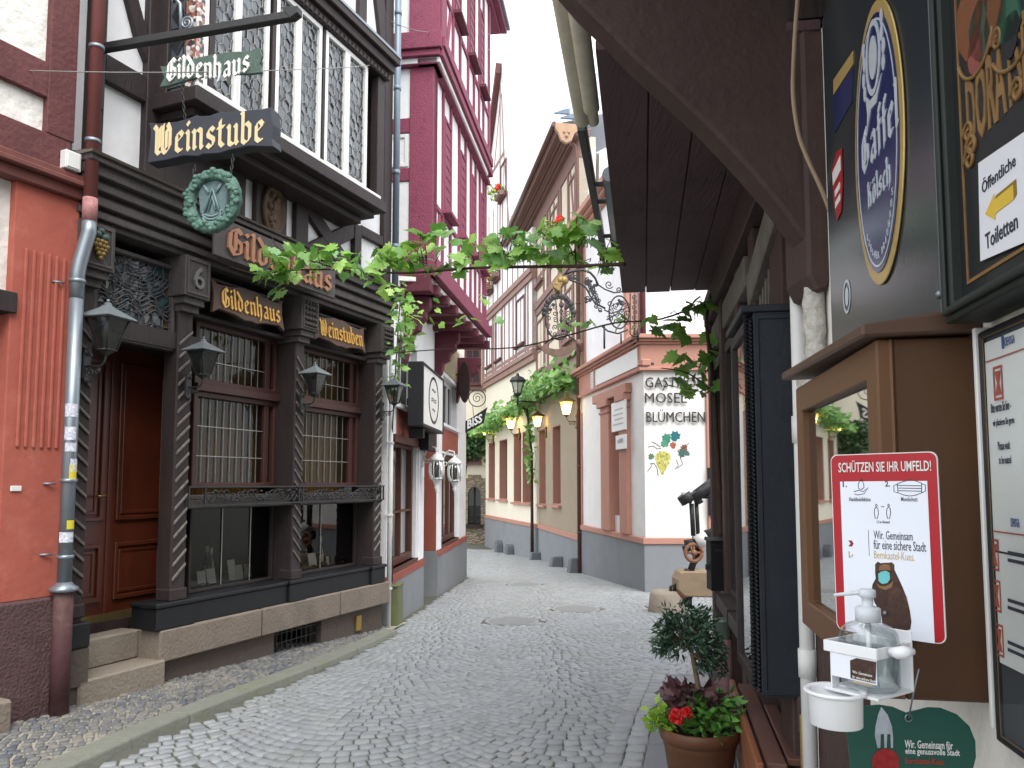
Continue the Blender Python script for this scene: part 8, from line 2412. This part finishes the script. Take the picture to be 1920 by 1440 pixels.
S2 = [((738, 662, 8.4), .006), ((830, 655, 8.0), .006), ((960, 652, 7.3), .006), ((1060, 630, 6.9), .006), ((1150, 606, 6.5), .006), ((1240, 598, 6.2), .007), ((1340, 560, 5.95), .008)]
vine('grape_vine', 'thin second strand of vine with sparse leaves, lower than the first', [S2], [(762, 600, 34, 50, 8.4, 30), (755, 560, 22, 35, 8.5, 14), (855, 600, 16, 8, 7.9, 4), (880, 590, 14, 8, 7.8, 3), (935, 602, 9, 6, 7.4, 2), (820, 575, 14, 14, 8, 4), (1062, 608, 22, 12, 6.9, 6), (1110, 600, 14, 12, 6.7, 5), (1165, 600, 20, 10, 6.5, 5), (900, 555, 12, 6, 7.7, 2), (815, 605, 12, 12, 8.0, 4)], M_VINE, 'vines over the street', 0.115)
S3 = [((735, 1090, 9.75), .012), ((733, 900, 9.7), .011), ((738, 760, 9.5), .01), ((745, 640, 9.2), .008), ((752, 540, 8.8), .006)]
vine('grape_vine', 'vine climbing the white house edge beside the corner lantern', [S3], [(748, 640, 20, 40, 9.2, 26), (765, 585, 30, 32, 8.9, 26), (745, 690, 14, 22, 9.4, 12), (752, 545, 20, 22, 8.8, 12), (760, 720, 10, 10, 9.4, 3), (775, 640, 12, 24, 9.1, 6)], M_VINE, 'vines over the street', 0.115)
S4 = [((1352, 1010, 5.95), .022), ((1348, 905, 5.95), .02), ((1342, 800, 5.95), .02), ((1338, 720, 5.95), .018), ((1328, 640, 5.95), .016), ((1325, 600, 5.9), .013), ((1332, 560, 5.9), .012), ((1338, 530, 5.9), .01)]
S5 = [((1338, 735, 5.95), .008), ((1290, 700, 5.9), .005), ((1240, 690, 5.9), .004)]
vine('grape_vine', 'vine with shade coloured into its leaves, climbing the tavern corner on the right', [S4, S5], [(1295, 585, 28, 26, 5.9, 15), (1320, 565, 22, 18, 5.9, 10), (1266, 606, 22, 14, 5.95, 8), (1215, 606, 20, 14, 6.1, 7), (1280, 672, 26, 16, 5.9, 9), (1312, 690, 26, 22, 5.9, 12), (1238, 726, 16, 14, 5.9, 4), (1288, 728, 26, 15, 5.9, 9), (1322, 725, 18, 14, 5.95, 6), (1336, 640, 12, 40, 5.95, 9), (1285, 625, 26, 14, 5.95, 8)], M_VINED, 'vines over the street', 0.125)

# trellis vine along the tan and cream houses
random.seed(55)
o = thing('trellis_vine', 'bright green trellis vine on the tan and cream houses above the lit lanterns', 'vine', CR.P(0.1, -0.8, 0.2))
w = MB()
w.tube([CR.P(0.15, -0.9, 0.12), CR.P(0.05, 1.0, 0.15), CR.P(0.12, 2.5, 0.13), CR.P(0.1, 4.0, 0.3)], [0.06, 0.045, 0.04, 0.035], 8)
w.tube([T.P(0.2, 3.95, 0.4), T.P(6.2, 4.0, 0.4)], 0.025, 6); w.tube([CR.P(0.0, 4.0, 0.4), CR.P(7.5, 3.75, 0.4)], 0.025, 6)
w.build('stem', M_STEM, o)
lv = MB()
def tleaf(p, s_): 
    a = V((rnd(-1, 1), rnd(-1, 1), rnd(-1, .6))).normalized(); nn = V((rnd(-1, .4), rnd(-1, .2), rnd(0, 1))); b = a.cross(nn).normalized()
    lv.face(p, p + a * s_ * .4 + b * s_ * .42, p + a * s_ * .85 + b * s_ * .2, p + a * s_, p + a * s_ * .85 - b * s_ * .2, p + a * s_ * .4 - b * s_ * .42)
for fr, L_, z0_, sl_, n_ in ((T, 6.1, 4.15, 0.03, 1150), (CR, 7.6, 4.1, -0.06, 1150)):
    for _ in range(n_):
        u = rnd(0, L_)
        z = z0_ + sl_ * u + abs(rnd(-1, 1)) ** 1.3 * rnd(-0.4, 0.75) * (0.6 + 0.4 * math.sin(u * 2.3 + 1))
        tleaf(fr.P(u, z, rnd(0.05, 0.75)), rnd(0.12, 0.24))
for _ in range(120): tleaf(CR.P(rnd(-0.05, 0.35), rnd(1.7, 3.9), rnd(0.1, 0.3)), rnd(0.1, 0.2))
lv.build('foliage', leafmat('trellis_leaf', ['#5f8f42', '#86b35e', '#9bc474', '#6fa04c', '#4f7f3a'], 0.35), o)
o = thing('ivy', 'dark ivy over the upper window of the stone arch house', 'ivy', AH.P(0, 3, 0.2))
lv = MB()
c0, c1 = pa(40, 660), pa(165, 430)
for _ in range(700):
    tleaf(AH.P(rnd(c0[0] - .3, c1[0] + .2), c0[1] + (c1[1] - c0[1]) * random.random() ** 0.7, rnd(0.1, 0.6)), rnd(0.12, 0.22))
lv.build('foliage', leafmat('ivy_leaf', ['#2f4f2a', '#4a6d3a', '#3a5c30', '#557a45'], 0.2), o)
w = MB(); w.tube([AH.P(c0[0], c0[1] - 1.0, 0.1), AH.P(c0[0] + .3, c1[1], 0.2)], 0.03, 6); w.build('stem', M_STEM, o)

# potted bay tree with summer flowers
random.seed(202)
PX, PY = 0.92, 3.88
gz = ground_z(PY) + 0.012
pt2 = thing('flower_pot', 'brown ribbed pot at the end of the wooden bench, holding the bay tree and flowers', 'flower pot', (PX, PY, gz))
w = MB(); w.lathe((PX, PY, gz), [(0.125, 0), (0.13, 0.01), (0.172, 0.31), (0.176, 0.315), (0.176, 0.33), (0.18, 0.34), (0.19, 0.345), (0.196, 0.37), (0.196, 0.40), (0.19, 0.405), (0.178, 0.4), (0.172, 0.36), (0.0, 0.36)], 36)
w.build('pot', mat('brown_glazed_terracotta', '#66432f', '#523424', rough=0.45, scale=5, contrast=0.7, bump=0.1, grime='#8f6f5d', gscale=4, gamt=0.4), pt2)
w = MB(); w.lathe((PX, PY, gz), [(0.17, 0.365), (0.1, 0.38), (0.0, 0.385)], 24); w.build('soil', mat('potting_soil', '#2d241d', rough=1.0, bump=0.8, scale=40), pt2)
bay = thing('bay_tree', 'small bay tree with a rounded dark green crown planted in the brown pot', 'tree', (PX, PY, gz + 0.37))
def bp3(px, py, d=0.0): return at_y(px, py, PY + d)
w = MB()
w.tube(smooth_path([bp3(1312, 1310), bp3(1308, 1280), bp3(1302, 1250), bp3(1297, 1222), bp3(1290, 1195)], 4), [0.014 - 0.0003 * i for i in range(17)], 8)
tips = []
for _ in range(70):
    a = V((rnd(-1, 1), rnd(-1, 1), rnd(-.6, 1))).normalized()
    c = bp3(1283, 1188) + V((a.x * 0.15, a.y * 0.13, a.z * 0.125)) * rnd(0.5, 1.05)
    w.tube([bp3(1293, 1212), (bp3(1293, 1212) + c) / 2 + V((rnd(-.02, .02), rnd(-.02, .02), rnd(0, .02))), c], [0.005, 0.003, 0.0015], 4, False); tips.append(c)
for _ in range(26):
    c = bp3(rnd(1312, 1352), rnd(1185, 1258), rnd(-.08, .08))
    w.tube([bp3(1300, 1230), (bp3(1305, 1225) + c) / 2, c], [0.005, 0.003, 0.0015], 4, False); tips.append(c)
w.build('trunk', mat('bay_bark', '#7c6a56', '#5f5040', rough=0.85, scale=20, bump=0.3), bay)
lv = MB()
def lance(mb, p, s_, a, wd=0.32):
    a = V(a).normalized(); b = a.cross(V((rnd(-1, 1), rnd(-1, 1), rnd(-.2, 1)))).normalized(); nn = a.cross(b)
    mb.add([p, p + a * s_ * .35 + b * s_ * wd * .5 + nn * s_ * .06, p + a * s_ + nn * s_ * -.05, p + a * s_ * .35 - b * s_ * wd * .5 + nn * s_ * .06, p + a * s_ * .5], [(0, 1, 4), (1, 2, 4), (2, 3, 4), (3, 0, 4)], True)
for c in tips:
    o_ = (c - bp3(1287, 1195)).normalized()
    for _ in range(19):
        p = c + V((rnd(-1, 1), rnd(-1, 1), rnd(-1, 1))) * 0.03
        lance(lv, p, rnd(0.028, 0.05), o_ * 0.7 + V((rnd(-1, 1), rnd(-1, 1), rnd(-1.2, .7))))
lv.build('crown', leafmat('bay_leaf', ['#20342a', '#2f4a36', '#3d5c42', '#294032', '#4a6a50'], 0.12, 0.35), bay)
def under(name, label, cat, centre, rad, n_, size, mat_, wd, up=0.6):
    o = thing(name, label, cat, centre)
    w = MB(); lv = MB()
    base = V((PX + (centre.x - PX) * 0.6, PY + (centre.y - PY) * .6, gz + 0.38))
    for _ in range(n_):
        p = centre + V((rnd(-1, 1) * rad[0], rnd(-1, 1) * rad[1], rnd(-1, 1) * rad[2]))
        lance(lv, p, size * rnd(0.7, 1.2), V((p.x - base.x, p.y - base.y, 0)) * 4 + V((rnd(-.6, .6), rnd(-.8, .3), rnd(-.5, .8) * up)), wd)
        if random.random() < 0.4: w.tube([base, (base + p) / 2 + V((0, 0, .02)), p], [0.003, 0.002, 0.0015], 4, False)
    w.build('stem', mat('green_stem', '#6f8a44', rough=0.7), o); lv.build('foliage', mat_, o)
    return o
under('lime_plant', 'lime green leafy plant at the left rim of the brown pot', 'plant', bp3(1238, 1345, 0.0), (0.055, 0.08, 0.05), 120, 0.05, leafmat('lime_leaf', ['#8fb83c', '#a9cd58', '#7aa530', '#bcd873'], 0.3), 0.55)
under('green_bedding_plant', 'fresh green bedding plant filling the right of the brown pot', 'plant', bp3(1335, 1340, -0.03), (0.12, 0.13, 0.08), 330, 0.065, leafmat('bedding_leaf', ['#4e8038', '#6ba34c', '#7fb25a', '#3f6d30'], 0.3), 0.5)
under('purple_heuchera', 'purple brown leafed plant at the foot of the bay tree', 'plant', bp3(1298, 1305, 0.03), (0.11, 0.1, 0.045), 130, 0.07, leafmat('purple_leaf', ['#4d2f38', '#6b4650', '#7d5660', '#3c262e', '#8d6a62'], 0.2), 0.75)
bg_ = thing('red_begonia', 'red begonia blossoms in the brown pot', 'flower', bp3(1275, 1342, -0.16))
w = MB(); lv = MB(); random.seed(8)
for (px, py, r) in ((1267, 1338, 0.026), (1284, 1336, 0.024), (1272, 1349, 0.026), (1290, 1333, 0.02), (1262, 1346, 0.02), (1294, 1340, 0.018)):
    c = bp3(px, py, -0.16)
    for k in range(11):
        a = V((rnd(-1, 1), rnd(-1, .3), rnd(-.6, 1))).normalized(); b = a.cross(V((0.3, 0.2, 1))).normalized(); cc = a.cross(b)
        p = c + a * r * 0.45
        w.add([p] + [p + (b * math.cos(t) + cc * math.sin(t)) * r * 0.75 + a * r * 0.25 for t in [q * math.pi / 4 for q in range(8)]], [(0, q + 1, (q + 1) % 8 + 1) for q in range(8)], True)
    lv.tube([c, bp3(1285, 1375, -0.05)], 0.003, 4, False)
w.build('blossoms', leafmat('begonia_petal', ['#c81f22', '#e0332e', '#b5171c'], 0.3), bg_); lv.build('stem', MATS['green_stem'], bg_)

# overhead wires
for pts, lab in (([(-40, 130, 5.2), (300, 136, 5.0), (620, 128, 7.0), (735, 118, 9.0)], 'thin wire across the tavern front in front of the ribbon sign'), ([(733, 40, 9.3), (800, 60, 10), (920, 64, 14)], 'pale wire from the blue grey downpipe to the burgundy eaves'), ([(803, 106, 10.3), (860, 102, 12), (920, 92, 14)], 'thin wire along the upper burgundy timbers')):
    w = MB(); w.tube(smooth_path([at_y(*p) for p in pts], 5), 0.004, 5)
    tag(w.build('wire', mat('grey_wire', '#8a8a88', rough=0.6)), lab, 'wire', 'wires over the street')
